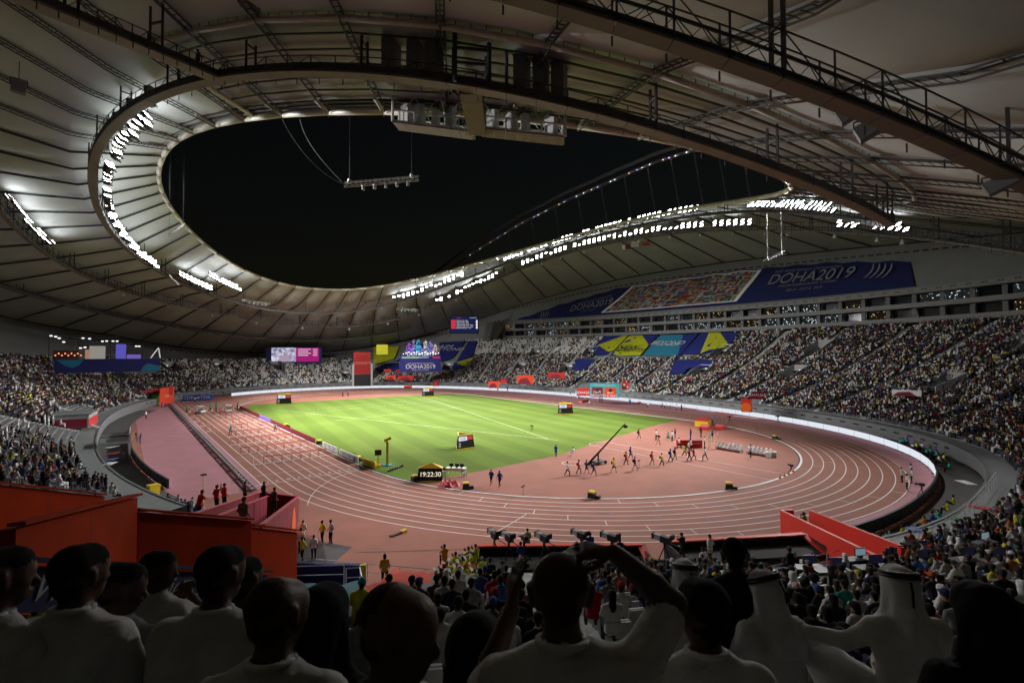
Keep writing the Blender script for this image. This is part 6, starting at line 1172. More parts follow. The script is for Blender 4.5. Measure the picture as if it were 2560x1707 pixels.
platform((-43.9, -77.8), (-35.9, -84.2), 2.4, 'black camera platform with a red front rim, left one'); platform((-34.3, -84.9), (-26.2, -90.0), 2.2, 'black camera platform with a red side wall, right one')
for i, (px, py, top, kind) in enumerate(((1236, 1333, None, 1), (1272, 1340, None, 1), (1310, 1338, None, 0), (1360, 1341, None, 1), (1453, 1334, None, 1), (1529, 1340, None, 1), (1661, 1344, None, 1))):
    P = GP(px, py, 4.0); tripod(0, 0, 'broadcast camera on the black platform, %s from the left' % ('first', 'second', 'third', 'fourth', 'fifth', 'sixth', 'seventh')[i], 1.4, loc=(P[0], P[1], 2.3), aim=face(P, (-30-i*2, -20)), big=kind == 1)
for i, (px, py, top, legs, lab, me) in enumerate(((1303, 1362, NAVY, BLACK, 'camera operator in navy behind the second camera', PH), (1444, 1362, (.08, .2, .5), NAVY, 'camera operator in light blue on the left platform', PH), (1551, 1352, BLACK, NAVY, 'camera operator in black with headset at the right end of the left platform', PH), (1706, 1338, BLACK, BLACK, 'camera operator in black on the right platform', PP), (1319, 1326, (.5, .6, .3), BLACK, 'operator in a vest and dark hat at the front of the left platform', PSc), (1477, 1338, BLUE, BLACK, 'operator in blue half hidden behind the big camera', PH), (1775, 1342, WHITE, (.4, .35, .28), 'person in white shirt standing tall beside a thin pole', PS), (1760, 1375, WHITE, (.3, .3, .32), 'person in white reading a paper below the tall one', PH), (1301, 1395, (.5, .5, .06), BLACK, 'fair haired person in a yellow bib below the left platform', PSl), (962, 1392, (.55, .36, .04), BLACK, 'person with long hair in a yellow shirt standing at the handrail', PSl), (2012, 1285, (.3, .3, .12), (.2, .2, .12), 'photographer in a bib holding a long lens inside the red ramp', PP))):
    hh = 1.61; z0 = 2.3 if i in (0, 1, 2, 3, 5) else (1.2 if i in (4, 10) else 2.2); P = GP(px, py, z0+hh); person(me, (P[0], P[1], z0), face(P, (-25, -30)), lab, top, legs, SKINS[(i*2+1) % 5], hair=(.3, .22, .1) if i == 8 else (.012, .01, .009), extra=(.03, .03, .03))
# photographers in bibs
BIB = (.62, .6, .05); k = 0; LLC = []; PHB = []
for px, py, me in [(1105, 1424, PK), (1118, 1415, PI3), (1130, 1405, PK), (1140, 1392, PI3), (1143, 1420, PI3), (1152, 1408, PI3), (1158, 1394, PK), (1163, 1424, PI3), (1170, 1400, PI3), (1172, 1378, PI3), (1181, 1412, PI3), (1184, 1390, PI3), (1190, 1372, PI3), (1092, 1430, PK), (1130, 1430, PI3), (1112, 1372, PI3), (1188, 1428, PS), (1208, 1425, PR), (1150, 1442, PS)]:
    top = BIB if k % 5 else (.7, .25, .03); P = GP(px, py, 3.25 if me is not PS else 3.75); pb = person(me, (P[0], P[1], 2.15), face(P, (-35, -40)), 'crouching photographer in a %s bib left of the platform, number %d of the cluster' % ('yellow' if k % 5 else 'orange', k+1), top, BLACK, SKINS[k % 5], hair=[(.012, .01, .009), (.2, .14, .08), (.25, .25, .25)][k % 3], group='photographers in bibs beside the left platform')
    t = empty('long_lens_camera', (P[0], P[1], 3.0 if me is not PS else 3.5), face(P, (-35, -40)), label='long lens camera of bib wearer number %d left of the platform' % (k+1), cat='camera', group='long lens cameras beside the left platform'); b = MB(); b.tube([(0, .35, .1), (0, .75, .12)], [.055, .08], 7); b.build('lens', mat('lens_pale', (.5, .5, .48), .5) if k % 3 else BLK, t); b = MB(); b.box((0, .3, .1), (.15, .1, .12)); b.build('camera_body', BLK, t); LLC.append(t); k += 1; PHB.append(pb)
relabel(PHB, '%s crouching photographer from the left in a bib beside the left platform')
relabel(LLC, '%s long lens camera from the left beside the left platform')
for i, (px, py) in enumerate([(2100, 1322), (2150, 1320), (2180, 1325), (2207, 1322), (2226, 1305), (2258, 1295), (2279, 1288), (2312, 1278), (2333, 1272), (2350, 1262), (2370, 1235), (2385, 1215), (2060, 1330), (1740, 1355), (1940, 1350), (1870, 1358), (1900, 1362)]):
    P = hit(FR.off(2.4), px, py, False); c_ = [BIB, BIB, (.65, .25, .03), BLUE, TEAL][i % 5 if i > 3 else 0]; person([PK, PI3, PI][i % 3], (P[0], P[1], .12), face(P, (0, -45)), 'photographer in %s in the dark pit by the near boards, %s from the ramp' % ({BIB: 'yellow bib', BLUE: 'blue', TEAL: 'teal'}.get(c_, 'orange bib'), ordn(i+1)), c_, BLACK, SKINS[i % 5], group='photographers in the pit')
for i, (px, py) in enumerate([(2252, 1115), (2262, 1122), (2270, 1110), (2285, 1128), (2292, 1120), (2305, 1130), (2318, 1140), (2330, 1152), (2342, 1160), (2352, 1172), (2362, 1185), (2310, 1118), (2375, 1178), (2345, 1140)]):
    P = hit(FR.off(1.6+.7*(i % 3)), px, py, True); c_ = [TEAL, TEAL, BLUE, WHITE, BIB, WHITE][i % 6]; person([PI, PI2][i % 2], (P[0], P[1], .1), face(P, (0, -40)), '%s helper counted along the lit boards, sitting behind them in %s' % (ordn(i+1), {TEAL: 'teal', BLUE: 'blue', WHITE: 'white'}.get(c_, 'a yellow bib')), c_, BLACK, SKINS[(i*3) % 5], group='helpers sitting behind the lit boards')
# red ramp on the right
A, B_ = DP(1953, 1278, 43), DP(2190, 1392, 30.5); pane('red_ramp_wall', [A, B_], (A[2]+.05, 1.5), mat('ramp_red', (.62, .03, .02), .55, .1, .4), 'bright red ramp wall nearest to the camera platforms', .2)
A2, B2 = DP(2022, 1277, 43.6), DP(2252, 1368, 31.5); pane('red_ramp_wall', [A2, B2], (A2[2]-.2, 1.4), mat('ramp_red', (.62, .03, .02), .55), 'bright red ramp wall on the far side of the ramp', .2); pane('red_ramp_wall', [A, DP(1985, 1276, 43.4)], A[2]+.05, mat('ramp_red', (.62, .03, .02), .55), 'narrow red end wall of the ramp at the track', .2)
b = MB(); b.quad(np.array([*A[:2], .3]), np.array([*A2[:2], .3]), B2-np.array([0, 0, 1.3]), B_-np.array([0, 0, 1.4])); b.build('ramp_floor', REDD, None, kind='structure')
# press desks
for i, (px, py, s_) in enumerate(((2160, 1392, 1), (2095, 1420, 0), (2240, 1392, 1), (2200, 1412, 0), (2320, 1372, 1), (2330, 1398, 0), (2410, 1360, 1), (2480, 1350, 1), (2440, 1392, 0), (2030, 1412, 0), (2520, 1395, 1))):
    P = SEATP(px, py, .95, r0=6); rz = face(P, (0, -40)); t = empty('press_desk', P, rz, label='dark press desk with flip screen, %s along the tribune' % ('first', 'second', 'third', 'fourth', 'fifth', 'sixth', 'seventh', 'eighth', 'ninth', 'tenth', 'eleventh')[i], cat='desk', group='press desks'); b = MB(); b.box((0, .35, .72), (1.5, .5, .05)); b.build('desk_top', mat('desk_dark', (.06, .06, .065), .5), t); b = MB(); b.box((0, .58, .4), (1.5, .04, .6)); b.build('front_panel', BLK, t)
    for sx in (-.7, .7): b = MB(); b.box((sx, .35, .36), (.05, .45, .7)); b.build('leg', STEEL, t)
    o = empty('monitor', P+np.array([0, 0, .75]), rz, label='monitor on the %s press desk, %s' % (('first', 'second', 'third', 'fourth', 'fifth', 'sixth', 'seventh', 'eighth', 'ninth', 'tenth', 'eleventh')[i], 'lit' if s_ else 'dark'), cat='monitor', group='press monitors'); b = MB(); b.box((.2, .42, .27), (.62, .04, .38)); b.build('case', BLK, o); b = MB(); b.box((.2, .395, .27), (.56, .004, .32)); b.build('screen', emat('monitor_light', (.45, .65, .75), .3) if i in (0, 7) else emat('monitor_dim', (.05, .05, .12), .12), o); b = MB(); b.box((.2, .44, .04), (.2, .15, .08)); b.build('foot', BLK, o)
# left stand: robed guests, roofed block, camera balcony
for i, (px, py) in enumerate([(53, 968), (66, 963), (78, 966), (95, 972), (118, 974), (99, 998), (126, 1003), (135, 998), (141, 1005), (112, 1040), (121, 1045), (133, 1040), (152, 1045), (16, 1070), (33, 1075), (6, 1082), (60, 1040), (45, 1055), (70, 1062), (40, 965)]):
    P = SEATP(px, py, 1.5, True); person(PRo if i % 4 else PIr, P, face(P, (0, 0)), 'guest %s in white robe and headcloth in the left stand, %s' % (ordn(i+1), 'upper group' if py < 990 else ('middle group' if py < 1030 else 'lower group')), (.6, .6, .58), (.5, .5, .5), SKINS[3], extra=(.65, .65, .63), group='robed guests in the left stand')
for i, (px, py) in enumerate(((58, 990), (75, 985))):
    P = SEATP(px, py, 1.5, True); person(PS, P, face(P, (0, 0)), ('left', 'right')[i]+' steward in a yellow vest among the robed guests', (.6, .65, .03), BLACK, SKINS[2])
P = SEATP(185, 1062, .2, True); rz = front(P, (0, 0)); t = empty('vip_block', P, rz, label='grey roofed block with a red front in the left stand', cat='block')
b = MB(); b.box((0, 0, 1.1), (7.5, 5, 2.2)); b.build('body', CONC, t); b = MB(); b.box((0, -2.52, .8), (7.2, .04, 1.5)); b.build('red_front', REDP, t); b = MB(); b.box((-3.77, 0, .8), (.04, 4.6, 1.5)); b.build('red_side', REDD, t); b = MB(); b.box((0, 0, 2.28), (8, 5.6, .14)); b.build('roof_slab', LEDGE, t)
P = GP(288, 1102, 2.6); t = empty('camera_balcony', (P[0], P[1], 2.2), R(0), label='grey camera balcony with glass rail over the pink apron', cat='balcony'); b = MB(); b.box((0, 0, .4), (3.4, 4.6, .35)); b.build('slab', LEDGE, t)
for sx, sy in ((1.6, -2.2), (1.6, 2.2)): b = MB(); b.box((sx, sy, -1.0), (.25, .25, 2.5)); b.build('column', CONC, t)
for k in range(3): b = MB(); b.box((1.65, -1.5+1.5*k, 1.1), (.05, 1.4, .95)); b.build('glass_pane', mat('rail_glass', (.2, .23, .24), .1, .05, 2, spec=.6), t)
b = MB(); b.bar((1.65, -2.3, 1.6), (1.65, 2.3, 1.6), .06); b.bar((-1.6, -2.3, 1.6), (1.65, -2.3, 1.6), .06); b.build('rail', STEEL_L, t)
P = GP(245, 1070, 2.2); t = empty('white_stairs', (P[0], P[1], 2.2), R(95), label='white open stairs next to the camera balcony', cat='stairs')
for k in range(9): b = MB(); b.box((0, k*.35, .2+k*.2), (1.2, .34, .08)); b.build('tread', WHTP, t)
for i, (px, py, c_, l) in enumerate(((280, 1116, WHTP, 'white part of a flag laid over the left ledge'), (283, 1132, REDD, 'maroon flag laid over the left ledge'), (277, 1148, mat('union_blue', (.05, .06, .25), .7), 'blue and red flag laid over the left ledge'), (274, 1158, WHTP, 'white paper sheet on the left ledge'), (2415, 1205, WHTP, 'white cloth on the near right ledge'), (2300, 1325, mat('israel_blue', (.08, .12, .4), .7), 'blue and white flag on the near right ledge'), (2405, 1300, GREEN and mat('flag_green', (.02, .15, .05), .7), 'green flag on the near right ledge'), (2440, 1265, REDP, 'red cloth on the near right ledge'))):
    P = GP(px, py, 2.2); b = MB(); b.box((0, 0, .02), (1.6, .9, .03)); b.box((0, 0, .05), (.5, .5, .01)); b.build('laid_flag', c_, None, loc=(P[0], P[1], 2.16), rz=R(random.uniform(0, 90)), label=l, cat='flag')
P = GP(383, 1238); t = empty('yellow_bin', P, R(20), label='yellow bin at the near end of the pink apron', cat='bin'); b = MB(); b.box((0, 0, .55), (.9, .8, 1.1), taper=1.08); b.build('body', YELP, t); b = MB(); b.box((0, 0, 1.13), (1.0, .9, .06)); b.build('lid', YELP, t)
for i, (px, py) in enumerate([(395, 1248), (418, 1242), (430, 1250), (445, 1245), (452, 1256), (462, 1250), (470, 1262), (480, 1252), (490, 1264), (440, 1262), (455, 1266), (505, 1262)]):
    P = GP(px, py, 1.15); person([PI, PI2, PK][i % 3], (P[0], P[1], .1), face(P, (-45, 0)), '%s crew member from the yellow bin at the end of the pink apron' % ordn(i+1), [NAVY, (.05, .06, .12), BLACK, (.4, .4, .42)][i % 4], BLACK, SKINS[i % 5], group='crew at the near end of the pink apron')
# ================================================================ spectators close to the camera
def jz(J, look=None, **kw): J = dict(J); J.update({k: np.array(v, float) for k, v in kw.items()}); J['look'] = np.array(look if look is not None else (0, 1, 0), float); return J
def hero(px, py, label, top, hair='short', look=(0, 1, -.15), sk=SKINS[1], J=None, h=.0125, hh=None, stand=False, robe=False, extra=(.6, .6, .58), legs=(.05, .05, .06), bulk=1.0, sleeve=.36, yaw=0.0, hairc=(.008, .008, .008), dist=None, sc_=1.0, short=False):
    J = jz(J if J is not None else J_sit(.05), look); hz = float(J['hed'][2]); P = SEATP(px, py, hz*sc_)
    if dist: q = CAM+ray(px, py)*dist; P = q-np.array([0, 0, hz*sc_])
    rz = -YAW+R(yaw); off = rotz(rz)@(np.array([J['hed'][0], J['hed'][1], 0])*sc_); P = P-off
    V, Fq, fr = sdf_mesh(body_prims(J, sleeve=sleeve, fine=True, hair=hair, robe=robe, bulk=bulk), h, None if hair in ('veil', 'long') else (np.array(J['nec']), np.array([0, .25, .97])))
    me = bpy.data.meshes.new('person'); me.from_pydata(V.tolist(), [], Fq.tolist())
    for i in range(6): me.materials.append(None)
    me.polygons.foreach_set('material_index', fr); me.polygons.foreach_set('use_smooth', [True]*len(me.polygons)); me.update()
    if h < .018:      # folds in the cloth
        nv = len(V); nr = np.zeros(nv*3); me.vertices.foreach_get('normal', nr); nr = nr.reshape(-1, 3); reg = np.zeros(nv, int); reg[Fq[:, 0]] = fr; g = np.random.default_rng(int(px)); f = np.zeros(nv)
        for k_ in range(5):
            a_ = g.normal(0, 1, 3); a_ /= np.linalg.norm(a_); c_ = g.normal(0, 1, 3); c_ /= np.linalg.norm(c_); s_ = np.sin(V@a_*g.uniform(9, 17)+1.8*np.sin(V@c_*g.uniform(5, 9))+g.uniform(0, 6)); f += (1-np.abs(s_))**2*g.uniform(.6, 1.2)
        f = (f-f.mean())*np.where(reg == TO, .0075, 0)
        if hair == 'veil': hc = np.array(J['hed']); an = np.arctan2(V[:, 0]-hc[0], V[:, 1]-hc[1]); f += np.where(reg == EX, np.sin(an*9+V[:, 2]*6)*.007*np.clip((hc[2]+.05-V[:, 2])*5, 0, 1), 0)
        if hair in ('short', 'afro'): f += np.where(reg == HA, g.normal(0, .0012, nv), 0)
        V = V+nr*f[:, None]; me.vertices.foreach_set('co', V.ravel()); me.update()
    o = person(me, P, rz, label, top, legs, sk, hair=hairc, extra=extra, scale=sc_)
    if hair not in ('veil', 'long') and h < .015:
        b = MB(); nc = np.array(J['nec'])+np.array([0, -.004, .026]); b.tube([nc+np.array([.072*math.cos(a_), .07*math.sin(a_), .018*-math.sin(a_)]) for a_ in np.linspace(0, 2*math.pi, 21)], .011, 6); b.build('collar', cloth(top), o, True)
    return o, J, P, rz
def seat_obj(P, rz, label):
    t = empty('stadium_seat', P, rz, label=label, cat='seat', group='empty folding seats in the near rows'); obj('backrest', SEATM['b'], t); obj('seat_pan', SEATM['p'], t); obj('bracket', SEATM['k'], t); return t
SEATM = {}
b = MB(); V = []; n = 7
for j in range(4):
    for i in range(n): u = i/(n-1)*2-1; V.append((u*.22, -.22+.05*(1-u*u)*-1, .45+j*.12-(.03*u*u if j == 3 else 0)))
F_ = [(j*n+i, j*n+i+1, (j+1)*n+i+1, (j+1)*n+i) for j in range(3) for i in range(n-1)]; b.add(V, F_); b.add([np.array(v)+np.array([0, -.03, 0]) for v in V], [q[::-1] for q in F_]); m0 = 4*n
for a_, c_ in ((3*n, 4*n),):
    for i in range(n-1): b.add([V[a_+i], V[a_+i+1], np.array(V[a_+i+1])+np.array([0, -.03, 0]), np.array(V[a_+i])+np.array([0, -.03, 0])], [(0, 1, 2, 3)])
SEATM['b'] = b.mesh('backrest', [SEATC], True); b = MB(); b.box((0, -.14, .6), (.42, .05, .36)); SEATM['p'] = b.mesh('seat_pan', [SEATC]); b = MB(); b.box((0, -.2, .25), (.06, .08, .5)); b.box((0, -.2, .02), (.2, .2, .03)); SEATM['k'] = b.mesh('bracket', [BLK])
SHIRT = (.58, .58, .56)
hero(4, 1455, 'man in white shirt cut by the left edge, face turned right', SHIRT, look=(.55, .8, -.1), J=J_sit(.08), sk=SKINS[1], dist=2.0)
hero(200, 1445, 'man in white shirt with cropped hair, second from the left edge', SHIRT, 'short', look=(.25, 1, -.1), J=J_sit(.02), bulk=1.06, hairc=(.012, .011, .01), dist=2.05)
hero(552, 1445, 'broad man in white shirt in front of the level red wall', SHIRT, 'short', look=(.3, .95, -.2), J=J_sit(.1), bulk=1.14, dist=2.15)
hero(695, 1545, 'bald man in white shirt with his right ear showing', SHIRT, 'bald', look=(.45, .9, -.2), J=J_sit(.08), sk=(.06, .032, .02), hairc=(.05, .028, .018), dist=1.6)
hero(995, 1592, 'man in dark top seen in profile facing right', (.02, .02, .022), 'bald', look=(.97, .25, -.1), J=J_sit(.06), sk=(.09, .045, .028), hairc=(.03, .02, .016), yaw=-20, dist=1.3)
hero(805, 1560, 'woman in a black veil behind the bald man', (.01, .01, .012), 'veil', look=(.2, 1, -.1), J=J_sit(.1), extra=(.01, .01, .012), sk=SKINS[3], dist=1.8)
hero(1190, 1640, 'person in a black hood low beside the saluting man', (.012, .012, .014), 'veil', look=(.2, 1, -.3), J=J_sit(.15), extra=(.012, .012, .014), dist=1.7)
# the man shading his eyes
J = J_sit(.03); z = float(J['hed'][2]); J.update(elr=(.36, .14, z-.05), har=(.17, .1, z+.125), hdr=(-1, .12, .06), hnr=(0, .15, -1), htr=(0, -1, 0), ell=(-.25, .16, z-.34), hal=(-.15, .2, z-.1), hdl=(.12, .25, 1), hnl=(.6, .3, 0), shr=(.2, .0, float(J['shr'][2])+.05))
hero(1402, 1492, 'man in white shirt shading his eyes with a raised arm', (.7, .7, .67), 'bald', look=(.08, 1, -.18), J=J, h=.0095, sk=(.075, .04, .026), hairc=(.055, .03, .02), bulk=1.02, dist=1.45)
o, J, P, rz = hero(1757, 1542, 'man in white shirt with glasses at the right of centre', (.7, .7, .68), 'short', look=(-.3, .95, -.15), J=J_sit(.02), sk=SKINS[1], dist=1.85)
g = MB(); hd = np.array(J['hed']); lk_ = np.array(J['look'])/np.linalg.norm(J['look']); sd = np.cross(lk_, (0, 0, 1)); sd /= np.linalg.norm(sd)
for sg in (-1, 1):
    c = hd+sd*sg*.035+lk_*.115+np.array([0, 0, .02]); g.tube([c+.022*(math.cos(a_)*sd+math.sin(a_)*np.array([0, 0, 1])) for a_ in np.linspace(0, 6.28, 13)], .0025, 5); g.tube([c+sd*sg*.024, hd+sd*sg*.088+np.array([0, 0, .025])], .0025, 5)
g.build('glasses', BLK, o)
def agal(o, J):
    hd = np.array(J['hed']); lk_ = np.array(J['look'])/np.linalg.norm(J['look']); up = np.array([0, 0, 1.]); up = up-lk_*(up@lk_); up /= np.linalg.norm(up); sd = np.cross(lk_, up); c = hd+up*.085-lk_*.015; b = MB()
    for dz in (0, .02): b.tube([c+up*(dz-.02*math.cos(a_))+(.103-.3*dz)*math.sin(a_)*sd+(.118-.3*dz)*math.cos(a_)*lk_ for a_ in np.linspace(0, 2*math.pi, 25)], .0105, 7)
    b.build('headband', BLK, o, True); b = MB(); b.tube([c-lk_*.12, c-lk_*.135-up*.06, c-lk_*.13-up*.15], .007, 5); b.build('headband_cord', BLK, o)
for dd_, (px, py, lab, lk_, yw, JJ) in zip((3.9, 3.4, 3.1), ((1713, 1442, 'man in white headcloth, first from the saluting man', (0, 1, -.1), 0, J_sit(.02)), (1913, 1478, 'man in white headcloth looking down to the left, second of three', (-.35, .9, -.3), 8, J_sit(.1)), (2248, 1470, 'man in white robe and headcloth with one arm stretched to the left', (.1, 1, -.1), -6, None))):
    if JJ is None:
        JJ = J_sit(.08); z = float(JJ['hed'][2]); JJ.update(ell=(-.34, .14, z-.36), hal=(-.56, .34, z-.4), knl=(-.42, .4, z-.55))
    o, J, P, rz = hero(px, py, lab, (.78, .78, .77), 'veil', look=lk_, J=JJ, robe=True, sleeve=1.0, extra=(.78, .78, .78), sk=SKINS[3], yaw=yw, bulk=1.04, dist=dd_); agal(o, J)
hero(1838, 1392, 'dark figure standing between the first two headcloths', (.012, .013, .016), 'short', J=J_stand(), look=(.4, .9, -.2), sleeve=1.0, dist=3.6)
hero(2460, 1545, 'dark veiled figure at the lower right', (.01, .01, .011), 'veil', J=J_sit(.04), extra=(.01, .01, .011), bulk=1.2, dist=2)
hero(305, 1478, 'dark haired person in profile behind the cropped haired man', (.2, .2, .2), 'short', look=(.95, .3, -.1), J=J_sit(.05), h=.016, dist=2.5)
o, J, P, rz = hero(395, 1432, 'man in white shirt lifting a phone near the level red wall', SHIRT, 'short', look=(.9, .4, -.1), J=J_sit(.03, 1), h=.016, dist=3.2)
hero(612, 1455, 'dark haired head behind the bald man', (.02, .02, .025), 'short', look=(.3, 1, -.1), h=.018, dist=2.8)
mids = [(905, 1458, (.6, .55, .02), 'cap', 'man in yellow shirt and turquoise cap with an arm resting aside', (.05, .3, .35)), (972, 1448, BLACK, 'short', 'man in black shirt right of the yellow shirted man', None), (1030, 1452, (.02, .02, .03), 'short', 'man in dark top with a camera strap', None), (1048, 1458, (.04, .05, .12), 'cap', 'person in navy cap and shirt', (.05, .07, .2)), (1092, 1448, (.12, .01, .015), 'short', 'man in dark red top before the photographers', None), (1112, 1452, (.5, .5, .48), 'short', 'man in white shirt with small lettering on the back', None), (1130, 1462, (.015, .02, .05), 'short', 'man in dark navy top behind the white collared one', None), (1178, 1458, (.35, .35, .36), 'short', 'man in grey shirt left of the man in bright blue', None), (1252, 1450, (.02, .12, .4), 'short', 'broad man in bright blue shirt', None), (1146, 1508, (.52, .52, .5), 'short', 'man in white collar shirt in front of the grey shirted man', None), (1300, 1468, (.35, .15, .12), 'afro', 'child in a pink flowered top', None), (1482, 1462, (.3, .01, .02), 'short', 'man in red shirt under the raised arm', None), (1530, 1490, (.55, .55, .5), 'long', 'long haired person in white top lettered SOUTH AFRICA', None), (1552, 1468, (.45, .45, .45), 'cap', 'person in white with a red cap', (.3, .01, .02)), (2110, 1462, (.02, .2, .15), 'short', 'person in green shirt before the press desks', None), (1990, 1470, (.02, .02, .03), 'cap', 'person in dark top with a pale pink cap', (.5, .35, .33)), (2035, 1448, (.02, .02, .02), 'afro', 'curly haired person in dark top', None), (2185, 1452, (.02, .025, .08), 'short', 'man in navy left of the third headcloth', None), (2395, 1452, (.04, .1, .2), 'short', 'person in blue right of the third headcloth', None), (2500, 1440, (.2, .2, .21), 'short', 'person in grey top at the right edge', None), (2330, 1440, (.02, .02, .03), 'cap', 'person in an orange cap behind the third headcloth', (.4, .08, .02)), (2030, 1530, (.01, .01, .012), 'short', 'dark head low between the second and third headcloth', None), (1640, 1500, (.015, .015, .02), 'short', 'dark head right of the raised elbow', None), (1905, 1415, (.3, .32, .02), 'cap', 'person in a yellow top behind the second headcloth', (.1, .3, .35)), (1795, 1418, (.45, .45, .04), 'cap', 'person in yellow with a blue cap behind the first headcloth', (.05, .3, .4)), (2270, 1402, (.02, .02, .025), 'short', 'dark haired journalist at the press desks', None), (1960, 1430, (.02, .02, .025), 'short', 'dark haired person below the red ramp', None)]
HEROP = []
for i, (px, py, top, hair, lab, ex) in enumerate(mids):
    o, J, P, rz = hero(px, py, lab, top, hair, look=(random.uniform(-.4, .4), 1, -.15), J=J_sit(random.uniform(0, .12), i % 3 == 2), h=.02, extra=ex or (.02, .02, .02), sk=SKINS[i % 4], hairc=(.012, .01, .009)); HEROP.append(P)
    if 'SOUTH' in lab: text('SOUTH AFRICA', .07, BLK_T, o, (0, -.155, .78), (R(88), 0, 0))
HEROP = [np.array(o.location) for o in bpy.data.objects if o.name.startswith('person') and np.hypot(o.location[0]-CAM[0], o.location[1]-CAM[1]) < 14]

# ================================================================ the crowd
seats = []
for r_ in range(nrow):
    d0 = 6.5+r_*PITCH_D; ts = np.degrees(FR.off(d0+.35).arc(R(-176), R(179), .56)); ts = ts[(d0 < dtop(ts)-.5)]; p = FR.off(d0+.32).pt(np.radians(ts)); z = zb(d0, ts); seats.append(np.c_[p, z, ts, np.full(len(ts), d0), np.full(len(ts), r_)])
S = np.concatenate(seats); S[:, 2] = zb(S[:, 4], S[:, 3]); ok = ~in_vom(S[:, 3], S[:, 4]+.4)
for a_ in AISLES: ap = np.array([FR.off(d_).pt(R(a_)) for d_ in np.arange(6, 48, .82)]); rr = S[:, 5].astype(int).clip(0, len(ap)-1); ok &= np.hypot(*(S[:, :2]-ap[rr]).T) > 1.3
pj = project(S[:, :3]+np.array([0, 0, .9])); ok &= (pj[:, 2] > 1) & (pj[:, 0] > -160) & (pj[:, 0] < 2720) & (pj[:, 1] < 1900)
def inpoly(px, py, poly):
    r = np.zeros(len(px), bool); n = len(poly)
    for i in range(n):
        (x0, y0), (x1, y1) = poly[i], poly[(i+1) % n]; c = (y0 > py) != (y1 > py); r ^= c & (px < (x1-x0)*(py-y0)/(y1-y0+1e-9)+x0)
    return r
BLK_P = [[(745, 1330), (1100, 1335), (1195, 1335), (1195, 1440), (900, 1440), (690, 1470)], [(0, 1400), (660, 1430), (660, 1475), (0, 1500)], [(0, 1195), (270, 1230), (350, 1235), (640, 1290), (760, 1225), (760, 1480), (560, 1460), (0, 1430)], [(680, 1430), (900, 1420), (1110, 1408), (1110, 1470), (900, 1535), (700, 1560)], [(1080, 1290), (2000, 1290), (1990, 1412), (1080, 1412)], [(1945, 1255), (2060, 1262), (2270, 1362), (2215, 1420), (2000, 1400)], [(134, 893), (402, 893), (402, 934), (134, 934)], [(880, 870), (930, 870), (930, 966), (878, 966)], [(985, 860), (1105, 860), (1105, 932), (985, 932)], [(1440, 952), (1580, 952), (1580, 1000), (1440, 1000)], [(1850, 985), (1905, 985), (1905, 1035), (1850, 1035)], [(140, 1005), (235, 1005), (235, 1100), (130, 1100)]]
COV_P = [[(1478, 895), (1510, 836), (1848, 828), (1822, 870), (1755, 888), (1700, 892)], [(1430, 930), (1441, 894), (1496, 894), (1464, 925)], [(1670, 937), (1690, 896), (1790, 896), (1770, 920), (1706, 937)], [(930, 930), (932, 860), (1072, 848), (1195, 848), (1184, 895), (1164, 922), (1110, 930)]]
near_far = pj[:, 2] > 60
for q in BLK_P: ok &= ~inpoly(pj[:, 0], pj[:, 1], q)
for q in COV_P: ok &= ~(inpoly(pj[:, 0], pj[:, 1], q) & near_far)
S, pj = S[ok], pj[ok]; dist = np.hypot(S[:, 0]-CAM[0], S[:, 1]-CAM[1])
td = S[:, 3]; prob = np.interp(td, [-176, -140, -118, -100, -80, -60, 30, 44, 60, 66, 112, 120, 150, 179], [.5, .5, .55, .75, .9, .93, .93, .85, .85, .5, .5, .78, .8, .7])
prob = np.where((td > 8) & (td < 45) & (S[:, 4] > 33), .3, prob); prob = np.where((S[:, 4] > 40) & (td < -20) & (td > -60), .85, prob)
clump = np.sin(td*1.9+S[:, 5]*.23)*np.sin(S[:, 5]*.37+td*.31); clump2 = np.sin(td*.83+1.3)*np.sin(S[:, 5]*.21+td*.5); occ = rng.random(len(S)) < np.clip(prob+.16*clump-.22*np.clip(clump2-.35, 0, 1)*2, .05, .97)
for P in HEROP:
    hit_ = np.hypot(S[:, 0]-P[0], S[:, 1]-P[1]) < .62; occ[hit_] = False; keep = ~hit_; S, pj, dist, td, occ = S[keep], pj[keep], dist[keep], td[keep], occ[keep]
occ[dist < 7.5] = False
far_seat = dist > 3.0; S, pj, dist, td, occ = S[far_seat], pj[far_seat], dist[far_seat], td[far_seat], occ[far_seat]
PAL = [((.46, .46, .44), .2, 'white'), ((.015, .015, .017), .46, 'black'), ((.025, .03, .09), .13, 'navy'), ((.14, .14, .15), .09, 'grey'), ((.3, .025, .025), .045, 'red'), ((.42, .36, .04), .045, 'yellow'), ((.04, .1, .28), .05, 'blue'), ((.03, .13, .06), .025, 'green'), ((.35, .13, .04), .02, 'orange'), ((.22, .14, .1), .04, 'tan')]
pw_ = np.array([p_[1] for p_ in PAL]); ci = rng.choice(len(PAL), len(S), p=pw_/pw_.sum()); si = rng.choice(5, len(S), p=[.35, .15, .25, .15, .1])
inw = -S[:, :2]; rot = np.arctan2(-inw[:, 0], inw[:, 1])+rng.normal(0, .22, len(S))
order = np.argsort(dist); indiv = [i for i in order if occ[i] and dist[i] > 7.5 and 0 <= pj[i, 0] <= 2560 and 0 <= pj[i, 1] <= 1707][:95]; isind = np.zeros(len(S), bool); isind[indiv] = True
VAR = [PI, PI2, PI3, PIl, PIc, PIr]
def _unused(n): return str(n)+('th' if 10 <= n % 100 <= 20 else {1: 'st', 2: 'nd', 3: 'rd'}.get(n % 10, 'th'))
SPL = {}
